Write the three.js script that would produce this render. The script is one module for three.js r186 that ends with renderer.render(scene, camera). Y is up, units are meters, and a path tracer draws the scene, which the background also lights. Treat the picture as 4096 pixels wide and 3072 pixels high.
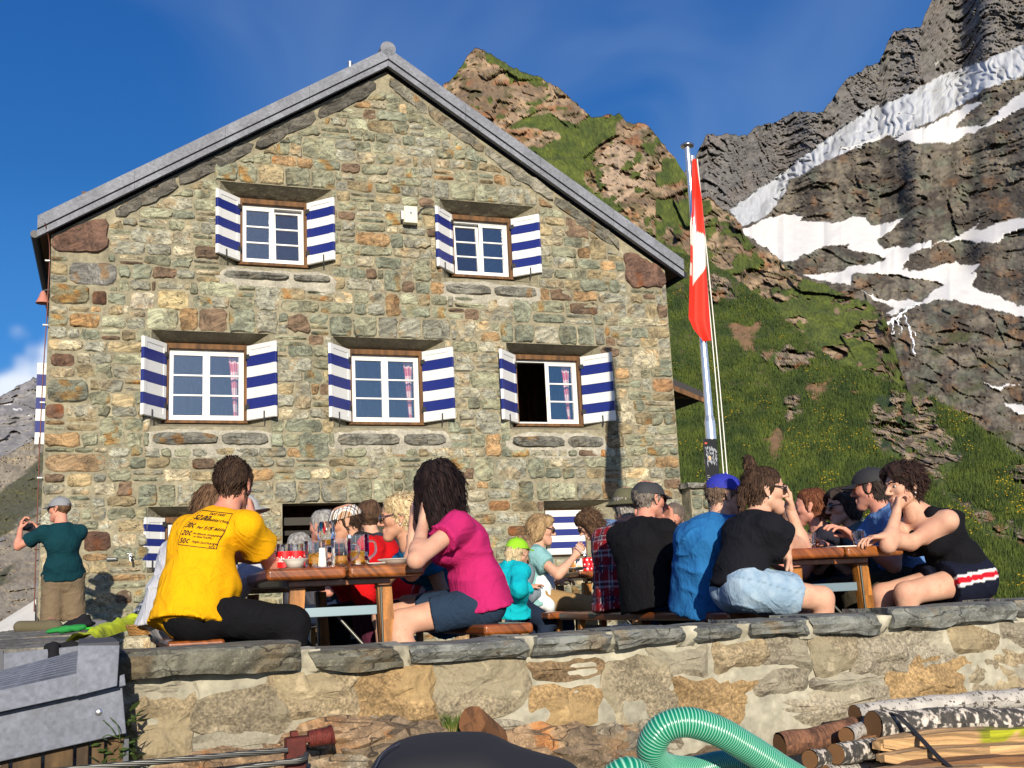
import * as THREE from 'three';
import { mergeGeometries } from 'three/addons/utils/BufferGeometryUtils.js';
import { RoundedBoxGeometry } from 'three/addons/geometries/RoundedBoxGeometry.js';

// ---------------------------------------------------------------- camera, sky, sun, exposure
const scene = new THREE.Scene();
const FPX = 4384;
const camera = new THREE.PerspectiveCamera(2 * Math.atan(1536 / FPX) * 180 / Math.PI, 4 / 3, 0.1, 8000);
camera.position.set(0.882, 0.58, 14);
camera.rotation.set(0.1915, -0.353, -0.047, 'YXZ');
camera.updateMatrixWorld(); camera.updateProjectionMatrix();
const renderer = new THREE.WebGLRenderer({ antialias: true });
renderer.setSize(1024, 768);
renderer.toneMapping = THREE.LinearToneMapping;
renderer.toneMappingExposure = 1.25;
renderer.shadowMap.enabled = true;

const V = (x, y, z) => new THREE.Vector3(x, y, z);
const sunDir = V(-0.2, 0.33, 1).normalize();
const sun = new THREE.DirectionalLight(new THREE.Color(1.0, 0.9, 0.75), 5);
sun.position.copy(sunDir).multiplyScalar(60).add(V(4, 0, 6));
sun.target.position.set(4, 0, 6);
sun.castShadow = true;
sun.shadow.radius = 1;
Object.assign(sun.shadow.camera, { left: -16, right: 16, top: 16, bottom: -16, near: 1, far: 200 });
sun.shadow.mapSize.set(4096, 4096);
scene.add(sun, sun.target);

// ---------------------------------------------------------------- numbers, noise
function rng(seed) { let s = seed >>> 0; return () => { s = (s + 0x6D2B79F5) >>> 0; let t = s; t = Math.imul(t ^ (t >>> 15), t | 1); t ^= t + Math.imul(t ^ (t >>> 7), t | 61); return ((t ^ (t >>> 14)) >>> 0) / 4294967296; }; }
const clamp = (x, a = 0, b = 1) => x < a ? a : x > b ? b : x;
const lerp = (a, b, t) => a + (b - a) * t;
const sstep = (a, b, x) => { const t = clamp((x - a) / (b - a)); return t * t * (3 - 2 * t); };
const h3 = (x, y, z) => { let h = Math.imul(x | 0, 374761393) ^ Math.imul(y | 0, 668265263) ^ Math.imul(z | 0, 2147483647 - 1640531527); h = Math.imul(h ^ (h >>> 13), 1274126177); h ^= h >>> 16; h = Math.imul(h, 2246822519); h ^= h >>> 13; return (h >>> 0) / 4294967296; };
function vn(x, y, z) { // value noise, -1..1
  const xi = Math.floor(x), yi = Math.floor(y), zi = Math.floor(z); let fx = x - xi, fy = y - yi, fz = z - zi;
  fx = fx * fx * (3 - 2 * fx); fy = fy * fy * (3 - 2 * fy); fz = fz * fz * (3 - 2 * fz);
  const a = lerp(lerp(h3(xi, yi, zi), h3(xi + 1, yi, zi), fx), lerp(h3(xi, yi + 1, zi), h3(xi + 1, yi + 1, zi), fx), fy);
  const b = lerp(lerp(h3(xi, yi, zi + 1), h3(xi + 1, yi, zi + 1), fx), lerp(h3(xi, yi + 1, zi + 1), h3(xi + 1, yi + 1, zi + 1), fx), fy);
  return lerp(a, b, fz) * 2 - 1;
}
function fbm(x, y, z, o = 4) { let s = 0, a = 0.5; for (let i = 0; i < o; i++) { s += a * vn(x, y, z); x = x * 2.03 + 11.3; y = y * 2.03 + 3.7; z = z * 2.03 + 7.1; a *= 0.5; } return s; }
function ridged(x, y, z, o = 4) { let s = 0, a = 0.5; for (let i = 0; i < o; i++) { s += a * (1 - 2 * Math.abs(vn(x, y, z))); x = x * 2.07 + 5.1; y = y * 2.07 + 9.2; z = z * 2.07 + 1.3; a *= 0.5; } return s; }
function facet(x, y, z) { // broken rock: every nearest cell carries its own tilted plane
  const xi = Math.floor(x), yi = Math.floor(y), zi = Math.floor(z); let best = 9, r = 0;
  for (let k = -1; k < 2; k++) for (let j = -1; j < 2; j++) for (let i = -1; i < 2; i++) {
    const cx = xi + i, cy = yi + j, cz = zi + k, a = h3(cx, cy, cz), b = h3(cx + 91, cy, cz), c = h3(cx, cy + 57, cz);
    const dx = x - cx - a, dy = y - cy - b, dz = z - cz - c, d = dx * dx + dy * dy + dz * dz;
    if (d < best) { best = d; r = (h3(cx, cy, cz + 33) - 0.5) * 0.45 + dx * (a - 0.5) * 1.6 + dy * (b - 0.5) * 1.6 + dz * (c - 0.5) * 1.6; }
  }
  return r;
}
const s2l = c => { c /= 255; return c <= 0.04045 ? c / 12.92 : Math.pow((c + 0.055) / 1.055, 2.4); };
const lin = (r, g, b, k = 1) => [s2l(r) * k, s2l(g) * k, s2l(b) * k];
const mix3 = (a, b, t) => [lerp(a[0], b[0], t), lerp(a[1], b[1], t), lerp(a[2], b[2], t)];
const mul3 = (a, k) => [a[0] * k, a[1] * k, a[2] * k];

// a pixel of the photograph (4096 x 3072) at a depth, or on a plane, as a point of the place
const ray = (px, py) => V((px - 2048) / FPX, (1536 - py) / FPX, -1).applyQuaternion(camera.quaternion);
const at = (px, py, d) => ray(px, py).multiplyScalar(d).add(camera.position);
const onZ = (px, py, z) => { const r = ray(px, py); return r.multiplyScalar((z - 14) / r.z).add(camera.position); };
const onX = (px, py, x) => { const r = ray(px, py); return r.multiplyScalar((x - 0.882) / r.x).add(camera.position); };
const onY = (px, py, y) => { const r = ray(px, py); return r.multiplyScalar((y - 0.58) / r.y).add(camera.position); };

// ---------------------------------------------------------------- the sky: blue air, thin cirrus, low cumulus
{
  const w = 1536, h = 768, data = new Float32Array(w * h * 4);
  const stops = [[-90, .25, .3, .34], [-3, .33, .45, .55], [0, .40, .56, .74], [6, .17, .42, .78], [13, .08, .28, .67], [22, .038, .165, .47], [32, .022, .112, .375], [60, .016, .082, .30], [90, .013, .07, .27]];
  const cl = ray(70, 1440).normalize(); const cAz = Math.atan2(cl.z, cl.x), cEl = Math.asin(cl.y);
  for (let j = 0; j < h; j++) {
    const el = ((j + 0.5) / h - 0.5) * Math.PI, ed = el * 180 / Math.PI;
    let k = 0; while (k < stops.length - 2 && ed > stops[k + 1][0]) k++;
    const t = clamp((ed - stops[k][0]) / (stops[k + 1][0] - stops[k][0]));
    const base = [1, 2, 3].map(c => [0, 0.62, 0.78, 0.84][c] * lerp(stops[k][c], stops[k + 1][c], t));
    for (let i = 0; i < w; i++) {
      const az = ((i + 0.5) / w - 0.5) * 2 * Math.PI;
      const dx = Math.cos(el) * Math.cos(az), dy = Math.sin(el), dz = Math.cos(el) * Math.sin(az);
      let c = base.slice();
      if (ed > -4) {
        const q = 1 / (dy + 0.25), u = dx * q, v = dz * q;
        const wx = fbm(u * 1.4, v * 1.4, 3, 3) * 1.2;
        let ci = sstep(0.12, 0.75, fbm(u * 2.2 + wx + v * 1.3, v * 0.9 - u * 0.5 + wx, 9, 5) + 0.32 * fbm(u * 0.8, v * 0.8, 20, 3)) * 0.11;
        ci *= sstep(2, 9, ed);
        c = mix3(c, [0.62, 0.74, 0.86], ci);
        // low cumulus ring, and the bank behind the left mountain
        const n = fbm(az * 7, el * 16, 1.7, 5);
        let cu = sstep(0.06, 0.24, n + 0.25 - Math.abs(ed - 3.2) * 0.055) * sstep(14, 5, ed);
        let da = az - cAz; da = Math.atan2(Math.sin(da), Math.cos(da));
        const bank = 0.9 - Math.hypot(da / 0.075, (el - cEl + 0.055 - da * 0.25) / 0.075) + fbm(az * 38, el * 38, 5, 4) * 1.1;
        cu = Math.max(cu * sstep(0.2, 0.5, Math.abs(da)), sstep(0.0, 0.55, bank));
        c = mix3(c, [0.78, 0.82, 0.88], cu * 0.85);
      }
      const sd = dx * sunDir.x + dy * sunDir.y + dz * sunDir.z;
      const g = Math.exp(-(1 - sd) * 28) * 0.55 + Math.exp(-(1 - sd) * 5) * 0.16; // air round the sun
      const o = (j * w + i) * 4; data[o] = c[0] + g; data[o + 1] = c[1] + g * 0.93; data[o + 2] = c[2] + g * 0.8; data[o + 3] = 1;
    }
  }
  const sky = new THREE.DataTexture(data, w, h, THREE.RGBAFormat, THREE.FloatType);
  sky.mapping = THREE.EquirectangularReflectionMapping; sky.magFilter = THREE.LinearFilter; sky.minFilter = THREE.LinearFilter; sky.wrapS = THREE.RepeatWrapping; sky.needsUpdate = true;
  scene.background = sky; scene.environment = sky;
}

// ---------------------------------------------------------------- names, things, parts
const taken = {};
const numbered = n => { if (taken[n] === undefined) { taken[n] = 0; return n; } taken[n]++; return n + '_' + String(taken[n]).padStart(3, '0'); };
function thing(name, label, category, pos = [0, 0, 0], group) {
  const g = new THREE.Group(); g.name = numbered(name); g.position.set(...pos); g.userData = { label, category }; if (group) g.userData.group = group;
  scene.add(g); return g;
}
function mesh(name, geo, m, shadow = true) { const o = new THREE.Mesh(geo, m); o.name = name; o.castShadow = o.receiveShadow = shadow; return o; }
// a part whose geometry is given in world coordinates
function part(t, name, geo, m, label) {
  let p = t, ox = 0, oy = 0, oz = 0; while (p && p !== scene) { ox += p.position.x; oy += p.position.y; oz += p.position.z; p = p.parent; }
  geo.translate(-ox, -oy, -oz); const o = mesh(name, geo, m); if (label) o.userData.label = label; t.add(o); return o;
}
function struct(name, geo, m) { const o = mesh(numbered(name), geo, m); o.userData.kind = 'structure'; scene.add(o); return o; }

// ---------------------------------------------------------------- textures and materials
function tex(size, fn, { srgb = true, repeat = 1, h = size } = {}) {
  const d = new Uint8Array(size * h * 4);
  for (let j = 0; j < h; j++) for (let i = 0; i < size; i++) { const c = fn(i / size, j / h), o = (j * size + i) * 4; d[o] = clamp(c[0]) * 255; d[o + 1] = clamp(c[1]) * 255; d[o + 2] = clamp(c[2]) * 255; d[o + 3] = c[3] === undefined ? 255 : c[3] * 255; }
  const t = new THREE.DataTexture(d, size, h); t.wrapS = t.wrapT = THREE.RepeatWrapping; t.magFilter = THREE.LinearFilter; t.minFilter = THREE.LinearMipmapLinearFilter; t.generateMipmaps = true;
  if (srgb) t.colorSpace = THREE.SRGBColorSpace; t.repeat.set(repeat, repeat); t.needsUpdate = true; return t;
}
function pn(u, v, p, seed) { // tiling value noise of period p, 0..1
  const x = u * p, y = v * p, xi = Math.floor(x), yi = Math.floor(y); let fx = x - xi, fy = y - yi; fx = fx * fx * (3 - 2 * fx); fy = fy * fy * (3 - 2 * fy);
  const m = a => ((a % p) + p) % p;
  return lerp(lerp(h3(m(xi), m(yi), seed), h3(m(xi + 1), m(yi), seed), fx), lerp(h3(m(xi), m(yi + 1), seed), h3(m(xi + 1), m(yi + 1), seed), fx), fy);
}
function pf(u, v, p, seed, o = 4) { let s = 0, a = 0.5, n = 0; for (let i = 0; i < o; i++) { s += a * pn(u, v, p, seed + i * 17); n += a; a *= 0.55; p *= 2; } return s / n; }
function mat(c, rough = 0.9, o = {}) { const m = new (o.clearcoat || o.transmission || o.sheen || o.ior ? THREE.MeshPhysicalMaterial : THREE.MeshStandardMaterial)({ roughness: rough, side: THREE.DoubleSide, ...o }); m.color.setRGB(...c); return m; }
function canvasTex(w, h, draw) { const c = document.createElement('canvas'); c.width = w; c.height = h; draw(c.getContext('2d'), w, h); const t = new THREE.CanvasTexture(c); t.colorSpace = THREE.SRGBColorSpace; t.magFilter = THREE.LinearFilter; return t; }

const bumpRock = tex(512, (u, v) => { const a = pf(u, v, 6, 3, 6), b = Math.abs(pf(u + pn(u, v, 5, 9) * .08, v, 9, 21, 4) - .5) * 2, s = pf(u * .5, v, 24, 8, 3); const k = a * .55 + b * .3 + s * .15; return [k, k, k]; }, { srgb: false });
const bumpCloth = tex(512, (u, v) => { const w = pf(u, v, 4, 201, 3) * .5, a = 1 - Math.abs(pf(u + w * .3, v + w, 5, 203, 3) - .5) * 2, b = 1 - Math.abs(pf(u * 1, v + w * .6, 11, 207, 3) - .5) * 2, f = pn(u, v, 170, 209); const k = .5 * Math.pow(a, 3) + .3 * Math.pow(b, 3) + .1 * f; return [k, k, k]; }, { srgb: false });
const bumpGrain = tex(256, (u, v) => { const k = pf(u, v, 16, 5, 4); return [k, k, k]; }, { srgb: false });
// schist: foliation streaks, quartz flecks; rust and lichen in some
function stoneMap(seed, rust, pale) {
  return tex(512, (u, v) => {
    const w = pn(u, v, 4, seed) * .22, a = pf(u, v, 5, seed, 5), st = pf(u + w, v * 1 + w, 4, seed + 3, 2), f = pn(u * 1 + w, v * 1 + w * 1.6, 8, seed) ;
    const fol = pf(u * .5 + w, v + w, 32, seed + 50, 2), grain = pn(u, v, 160, seed + 4), fl = pn(u, v, 90, seed + 6);
    let k = .76 + .34 * (a - .5) * 2 * .8 + .22 * (fol - .5) * 2 + .16 * (grain - .5) + (fl > .86 ? .22 : 0) + (st > .62 ? .05 : 0);
    const crack = Math.abs(pf(u + w, v * 2 % 1, 5, seed + 30, 3) - .5) < .012 ? .55 : 1;
    k *= crack;
    let r = k, g = k, b = k;
    const ru = sstep(.57, .72, pf(u, v, 4, seed + 70, 4)) * rust; r = lerp(r, r * 1.06, ru); g = lerp(g, g * .82, ru); b = lerp(b, b * .58, ru);
    const pa = sstep(.6, .7, pf(u, v, 7, seed + 90, 4)) * pale; r = lerp(r, .95, pa * .6); g = lerp(g, .93, pa * .6); b = lerp(b, .84, pa * .6);
    return [r, g, b];
  });
}
const stoneMats = [[11, .12, .1], [22, .75, .1], [33, .35, .5], [44, 1, .3]].map(([s, r, p]) => new THREE.MeshStandardMaterial({ vertexColors: true, roughness: .88, side: THREE.DoubleSide, map: stoneMap(s, r, p), bumpMap: bumpRock, bumpScale: .02 }));
function grainMap(seed, k0 = .62, amp = .5, p = 24, tint) { return tex(256, (u, v) => { const a = pf(u, v, 4, seed, 3), g = pf(u, v, p, seed + 5, 4); const k = k0 + amp * (g - .5) + amp * .7 * (a - .5); return tint ? [k * lerp(1, tint[0], a), k * lerp(1, tint[1], a), k * lerp(1, tint[2], a)] : [k, k, k]; }); }
const woodMap = (seed, n = 1) => tex(256, (u, v) => { // grain along v
  const w = pf(u, v, 3, seed, 3) * .25, r = pf(u * 1 + w * .3, v * .12 % 1, 20, seed + 2, 3), l = Math.abs(((u * 9 + w * 5) % 1) - .5), s = pn(u, v * .5, 128, seed + 8);
  const k = .8 + .3 * (r - .5) * 2 + .14 * (l - .25) + .12 * (s - .5); return [k, k * .97, k * .94]; });

// ---------------------------------------------------------------- geometry helpers
function planarUV(g, s = 1, ou = 0, ov = 0, axis) { // uv in metres by the way each face points
  if (!g.attributes.normal) g.computeVertexNormals();
  const p = g.attributes.position, n = g.attributes.normal, uv = new Float32Array(p.count * 2);
  for (let i = 0; i < p.count; i++) {
    const ax = Math.abs(n.getX(i)), ay = Math.abs(n.getY(i)), az = Math.abs(n.getZ(i)); let u, v;
    if (axis ? axis === 'z' : az >= ax && az >= ay) { u = p.getX(i); v = p.getY(i); } else if (axis ? axis === 'x' : ax >= ay) { u = p.getZ(i); v = p.getY(i); } else { u = p.getX(i); v = p.getZ(i); }
    uv[i * 2] = u * s + ou; uv[i * 2 + 1] = v * s + ov;
  }
  g.setAttribute('uv', new THREE.BufferAttribute(uv, 2)); return g;
}
function box(x0, y0, z0, x1, y1, z1, r = 0) {
  const a = x1 - x0, b = y1 - y0, c = z1 - z0; r = Math.min(r, Math.min(a, b, c) * .49);
  const g = r > 0 ? new RoundedBoxGeometry(a, b, c, 2, r) : new THREE.BoxGeometry(a, b, c); g.translate((x0 + x1) / 2, (y0 + y1) / 2, (z0 + z1) / 2); return planarUV(g);
}
function tube(pts, r, seg = 24, rad = 8, closed = false) { const g = new THREE.TubeGeometry(new THREE.CatmullRomCurve3(pts.map(p => p.isVector3 ? p : V(...p)), closed), seg, r, rad, closed); return g; }
function rod(a, b, r, r2 = r, n = 10) { a = a.isVector3 ? a : V(...a); b = b.isVector3 ? b : V(...b); const d = b.clone().sub(a), L = d.length(); const g = new THREE.CylinderGeometry(r2, r, L, n); g.translate(0, L / 2, 0); g.applyQuaternion(new THREE.Quaternion().setFromUnitVectors(V(0, 1, 0), d.normalize())); g.translate(a.x, a.y, a.z); return g; }
const lathe = (pts, n = 20) => new THREE.LatheGeometry(pts.map(p => new THREE.Vector2(...p)), n);
function paint(g, c) { const n = g.attributes.position.count, a = new Float32Array(n * 3); for (let i = 0; i < n; i++) { a[i * 3] = c[0]; a[i * 3 + 1] = c[1]; a[i * 3 + 2] = c[2]; } g.setAttribute('color', new THREE.BufferAttribute(a, 3)); return g; }
function merge(list) { list = list.map(g => { const q = g.index ? g.toNonIndexed() : g; for (const k of Object.keys(q.attributes)) if (!['position', 'normal', 'uv', 'color'].includes(k)) q.deleteAttribute(k); return q; }); return mergeGeometries(list, false); }
function warp(g, f) { const p = g.attributes.position, v = V(0, 0, 0); for (let i = 0; i < p.count; i++) { v.fromBufferAttribute(p, i); f(v, i); p.setXYZ(i, v.x, v.y, v.z); } g.computeVertexNormals(); return g; }
function flat(g) { const q = g.index ? g.toNonIndexed() : g; q.computeVertexNormals(); return q; }
// outline resampled to n even points
function resample(poly, n) { let L = 0; const seg = poly.map((p, i) => { const q = poly[(i + 1) % poly.length]; const l = Math.hypot(q[0] - p[0], q[1] - p[1]); L += l; return l; }); const out = []; let k = 0, acc = 0; for (let i = 0; i < n; i++) { const s = (i / n) * L; while (acc + seg[k] < s && k < seg.length - 1) { acc += seg[k]; k++; } const t = clamp((s - acc) / (seg[k] || 1)); const p = poly[k], q = poly[(k + 1) % poly.length]; out.push([lerp(p[0], q[0], t), lerp(p[1], q[1], t)]); } return out; }
const chaikin = (p, c = .25) => { const o = []; for (let i = 0; i < p.length; i++) { const a = p[i], b = p[(i + 1) % p.length]; o.push([lerp(a[0], b[0], c), lerp(a[1], b[1], c)], [lerp(a[0], b[0], 1 - c), lerp(a[1], b[1], 1 - c)]); } return o; };
const area = p => { let s = 0; for (let i = 0; i < p.length; i++) { const a = p[i], b = p[(i + 1) % p.length]; s += a[0] * b[1] - b[0] * a[1]; } return s / 2; };
function inset(poly, d) { // towards the middle by a distance
  const cx = poly.reduce((s, p) => s + p[0], 0) / poly.length, cy = poly.reduce((s, p) => s + p[1], 0) / poly.length; let w = 0, h = 0; for (const p of poly) { w = Math.max(w, Math.abs(p[0] - cx)); h = Math.max(h, Math.abs(p[1] - cy)); }
  const kx = Math.max(.15, 1 - d / w), ky = Math.max(.15, 1 - d / h); return poly.map(p => [cx + (p[0] - cx) * kx, cy + (p[1] - cy) * ky]);
}
function clipHalf(poly, a, b, c) { const o = []; for (let i = 0; i < poly.length; i++) { const p = poly[i], q = poly[(i + 1) % poly.length], dp = a * p[0] + b * p[1] - c, dq = a * q[0] + b * q[1] - c; if (dp <= 0) o.push(p); if (dp * dq < 0) { const t = dp / (dp - dq); o.push([lerp(p[0], q[0], t), lerp(p[1], q[1], t)]); } } return o; }
// one rough stone facing +Z from an outline in x, y; proud by zf
function stoneGeo(poly, zb, zf, seed, { rough = .014, n = 18, jag = .08, col = [.2, .2, .15], round = 1, tilt = .12, bev = .016, corner = .16 } = {}) {
  let o = poly; for (let i = 0; i < round; i++) o = chaikin(o, corner); o = resample(o, n);
  const cx = o.reduce((s, p) => s + p[0], 0) / n, cy = o.reduce((s, p) => s + p[1], 0) / n; let hw = 0, hh = 0; for (const p of o) { hw = Math.max(hw, Math.abs(p[0] - cx)); hh = Math.max(hh, Math.abs(p[1] - cy)); }
  const js = Math.min(hw, hh) * jag; o = o.map(p => [p[0] + js * vn(p[0] * 23, p[1] * 23, seed), p[1] + js * vn(p[0] * 23, p[1] * 23, seed + 40)]);
  const tx = (h3(seed, 1, 2) - .5) * tilt, ty = (h3(seed, 3, 4) - .5) * tilt;
  const rings = [[0, zb], [0, zf * .3], [bev, zf * .86], [bev + Math.min(hw, hh) * .38, zf], [Math.min(hw, hh) * .8, zf * 1.06]];
  const P = [], col3 = []; rings.forEach(([d, z], k) => { const q = inset(o, d); for (const p of q) { const nz = k >= 2 ? rough * (fbm(p[0] * 7, p[1] * 11, seed, 3) * 2.2) + tx * (p[0] - cx) + ty * (p[1] - cy) : 0; P.push(p[0], p[1], z + nz); } });
  P.push(cx, cy, zf * 1.08 + rough * fbm(cx * 7, cy * 11, seed, 3) * 2); const idx = []; for (let k = 0; k < rings.length - 1; k++) for (let i = 0; i < n; i++) { const a = k * n + i, b = k * n + (i + 1) % n, c = a + n, d = b + n; idx.push(a, b, c, b, d, c); }
  const l = (rings.length - 1) * n; for (let i = 0; i < n; i++) idx.push(l + i, l + (i + 1) % n, rings.length * n);
  let g = new THREE.BufferGeometry(); g.setAttribute('position', new THREE.Float32BufferAttribute(P, 3)); g.setIndex(idx); g = flat(g);
  const k = 1 + (h3(seed, 8, 9) - .5) * .5; planarUV(g, 1.4, h3(seed, 5, 5), h3(seed, 6, 6), 'z'); paint(g, mul3(col, k)); return g;
}
// ================================================================ the land
const matLand = new THREE.MeshStandardMaterial({ vertexColors: true, roughness: 1, side: THREE.DoubleSide });
const pl = (pts, x) => { if (x <= pts[0][0]) return pts[0][1]; for (let i = 1; i < pts.length; i++) if (x <= pts[i][0]) return lerp(pts[i - 1][1], pts[i][1], (x - pts[i - 1][0]) / (pts[i][0] - pts[i - 1][0])); return pts[pts.length - 1][1]; };
const inPoly = (x, y, P) => { let c = false; for (let i = 0, j = P.length - 1; i < P.length; j = i++) { if ((P[i][1] > y) !== (P[j][1] > y) && x < (P[j][0] - P[i][0]) * (y - P[i][1]) / (P[j][1] - P[i][1]) + P[i][0]) c = !c; } return c; };
const q4 = p => p.map(([x, y]) => [2600 + .7234 * x, .7234 * y]);       // outlines measured on three enlarged views of the photograph
const q5 = p => p.map(([x, y]) => [2600 + .6763 * x, 1100 + .6763 * y]);
const qB = p => p.map(([x, y]) => [1400 + .6329 * x, 150 + .6329 * y]);
// a slope from its foot to its ridge; its distance grows along each column as steeply as the ground there lies
function slope(name, { x0, x1, dx, rows, top, bot, d0, grade, relief, color, jag = 6, smooth = 3, still = false }) {
  const nx = Math.round((x1 - x0) / dx) + 1, D = new Float32Array(nx * rows), Y = new Float32Array(nx * rows);
  const G = new Float32Array(nx * rows); // how gently the ground lies, blurred so that neighbouring columns agree
  for (let i = 0; i < nx; i++) { const x = x0 + i * dx, yt = pl(top, x), yb = typeof bot === 'function' ? bot(x) : bot; for (let j = 0; j < rows; j++) G[i * rows + j] = grade(x, lerp(yb, yt, j / (rows - 1))); }
  for (let s = 0; s < (still ? 0 : 90); s++) { const E = G.slice(); for (let i = 0; i < nx; i++) for (let j = 0; j < rows; j++) { const a = Math.max(i - 1, 0), b = Math.min(i + 1, nx - 1); G[i * rows + j] = (E[a * rows + j] + 2 * E[i * rows + j] + E[b * rows + j]) / 4; } }
  for (let i = 0; i < nx; i++) {
    const x = x0 + i * dx, yt = pl(top, x), jg = jag * (fbm(x * .021, 3, 7, 4) * 2 + fbm(x * .09, 5, 1, 3)), yb = typeof bot === 'function' ? bot(x) : bot; let d = typeof d0 === 'function' ? d0(x) : d0;
    for (let j = 0; j < rows; j++) { const t = j / (rows - 1), y = lerp(yb, yt, t); Y[i * rows + j] = y + jg * Math.pow(t, 14); D[i * rows + j] = d; d *= 1 + G[i * rows + j] * Math.abs(yt - yb) / (rows - 1); }
  }
  for (let s = 0; s < smooth * 30; s++) { const E = D.slice(); for (let i = 1; i < nx - 1; i++) for (let j = 0; j < rows; j++) D[i * rows + j] = (E[(i - 1) * rows + j] + 2 * E[i * rows + j] + E[(i + 1) * rows + j]) / 4; }
  const P = new Float32Array(nx * rows * 3), C = new Float32Array(nx * rows * 3);
  for (let i = 0; i < nx; i++) for (let j = 0; j < rows; j++) {
    const k = i * rows + j, x = x0 + i * dx, y = Y[k], r = ray(x, y), p = r.clone().multiplyScalar(D[k]).add(camera.position);
    const w = relief(x, y, p, D[k]); p.addScaledVector(r, w[0]); const c = color(x, y, p, w);
    P[k * 3] = p.x; P[k * 3 + 1] = p.y; P[k * 3 + 2] = p.z; C[k * 3] = c[0]; C[k * 3 + 1] = c[1]; C[k * 3 + 2] = c[2];
  }
  const idx = []; for (let i = 0; i < nx - 1; i++) for (let j = 0; j < rows - 1; j++) { const a = i * rows + j, b = a + rows; idx.push(a, b, a + 1, b, b + 1, a + 1); }
  // the back of the hill falls away behind the ridge
  const n0 = nx * rows, Q = Array.from(P), CC = Array.from(C);
  for (let i = 0; i < nx; i++) { const k = i * rows + rows - 1, r = ray(x0 + i * dx, Y[k]).setY(0); Q.push(P[k * 3] + r.x * D[k] * .3, P[k * 3 + 1] - D[k] * .22, P[k * 3 + 2] + r.z * D[k] * .3); CC.push(C[k * 3], C[k * 3 + 1], C[k * 3 + 2]); if (i < nx - 1) { const a = k, b = k + rows; idx.push(a, b, n0 + i, b, n0 + i + 1, n0 + i); } }
  const g = new THREE.BufferGeometry(); g.setAttribute('position', new THREE.Float32BufferAttribute(Q, 3)); g.setAttribute('color', new THREE.Float32BufferAttribute(CC, 3)); g.setIndex(idx); g.computeVertexNormals();
  const o = struct(name, g, matLand); o.userData.grid = undefined; delete o.userData.grid;
  return { nx, rows, P, D, Y, x0, dx };
}
const wob = (x, y, s, a) => [x + a * fbm(x * s, y * s, 4, 3), y + a * fbm(x * s, y * s, 14, 3)];

// ---- the high mountain: waterfall rocks, snowfield, dark cliff, glacier, grey wall
const SNOW = [
  q4([[500, 1260], [640, 1215], [720, 1190], [850, 1185], [830, 1220], [1010, 1235], [1130, 1200], [1190, 1195], [1230, 1240], [1395, 1205], [1330, 1270], [1250, 1330], [1290, 1370], [1420, 1365], [1560, 1325], [1550, 1365], [1430, 1400], [1430, 1430], [1390, 1490], [1480, 1505], [1560, 1490], [1700, 1445], [1720, 1470], [1830, 1460], [1760, 1520], [1780, 1600], [1900, 1620], [1960, 1659], [1500, 1659], [1640, 1580], [1560, 1560], [1420, 1530], [1300, 1510], [1150, 1510], [1080, 1540], [960, 1545], [850, 1525], [1000, 1510], [1100, 1480], [1290, 1440], [1300, 1420], [1230, 1400], [1100, 1370], [1100, 1350], [1000, 1350], [900, 1390], [850, 1400], [790, 1450], [740, 1440], [700, 1420], [640, 1380], [590, 1340], [540, 1300]]),
  q4([[1560, 1360], [1700, 1300], [1800, 1250], [1840, 1200], [1790, 1275], [1950, 1230], [2068, 1200], [2400, 1160], [2400, 1230], [2068, 1265], [1970, 1290], [1920, 1345], [1800, 1345], [1740, 1330], [1640, 1335]]),
  q5([[890, 0], [1200, 0], [1180, 60], [920, 15]]),
  q5([[1240, 95], [1400, 150], [1600, 155], [1640, 120], [1750, 60], [1740, -10], [1930, -10], [1900, 60], [2000, 110], [2120, 150], [2212, 190], [2500, 260], [2500, 300], [2212, 235], [2000, 200], [1800, 150], [1600, 165], [1480, 220], [1430, 245], [1395, 230], [1450, 185], [1350, 150]]),
  q5([[1970, 645], [2060, 655], [2200, 650], [2060, 675]]), q5([[2090, 755], [2170, 760], [2250, 810], [2190, 825], [2110, 780]]),
  q4([[1350, 765], [1600, 665], [1700, 610], [1840, 555], [1700, 690], [1690, 715], [1850, 690], [2068, 500], [2400, 330], [2400, 420], [2068, 590], [1850, 700], [1690, 775], [1600, 790], [1470, 790]]),
  q4([[1040, 825], [1310, 740], [1290, 762], [1130, 812]]), q4([[1570, 350], [1600, 335], [1585, 365]]), q4([[1705, 330], [1725, 325], [1712, 340]])];
const ICE = q4([[440, 1160], [720, 960], [960, 780], [1130, 660], [1200, 600], [1420, 520], [1600, 420], [1830, 340], [2068, 245], [2400, 120], [2400, 280], [2068, 420], [1880, 480], [1620, 640], [1350, 760], [1310, 745], [1140, 820], [950, 900], [770, 1000], [740, 1080], [640, 1200], [500, 1255]]);
const snowAt = (x, y) => { const [a, b] = wob(x, y, .03, 16); for (const s of SNOW) if (inPoly(a, b, s)) return 1; return 0; };
const iceAt = (x, y) => { const [a, b] = wob(x, y, .05, 10); return inPoly(a, b, ICE) ? 1 : 0; };
const iceTop = q4([[440, 1160], [720, 960], [960, 780], [1130, 660], [1200, 600], [1420, 520], [1600, 420], [1830, 340], [2068, 245], [2400, 120]]);
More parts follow.
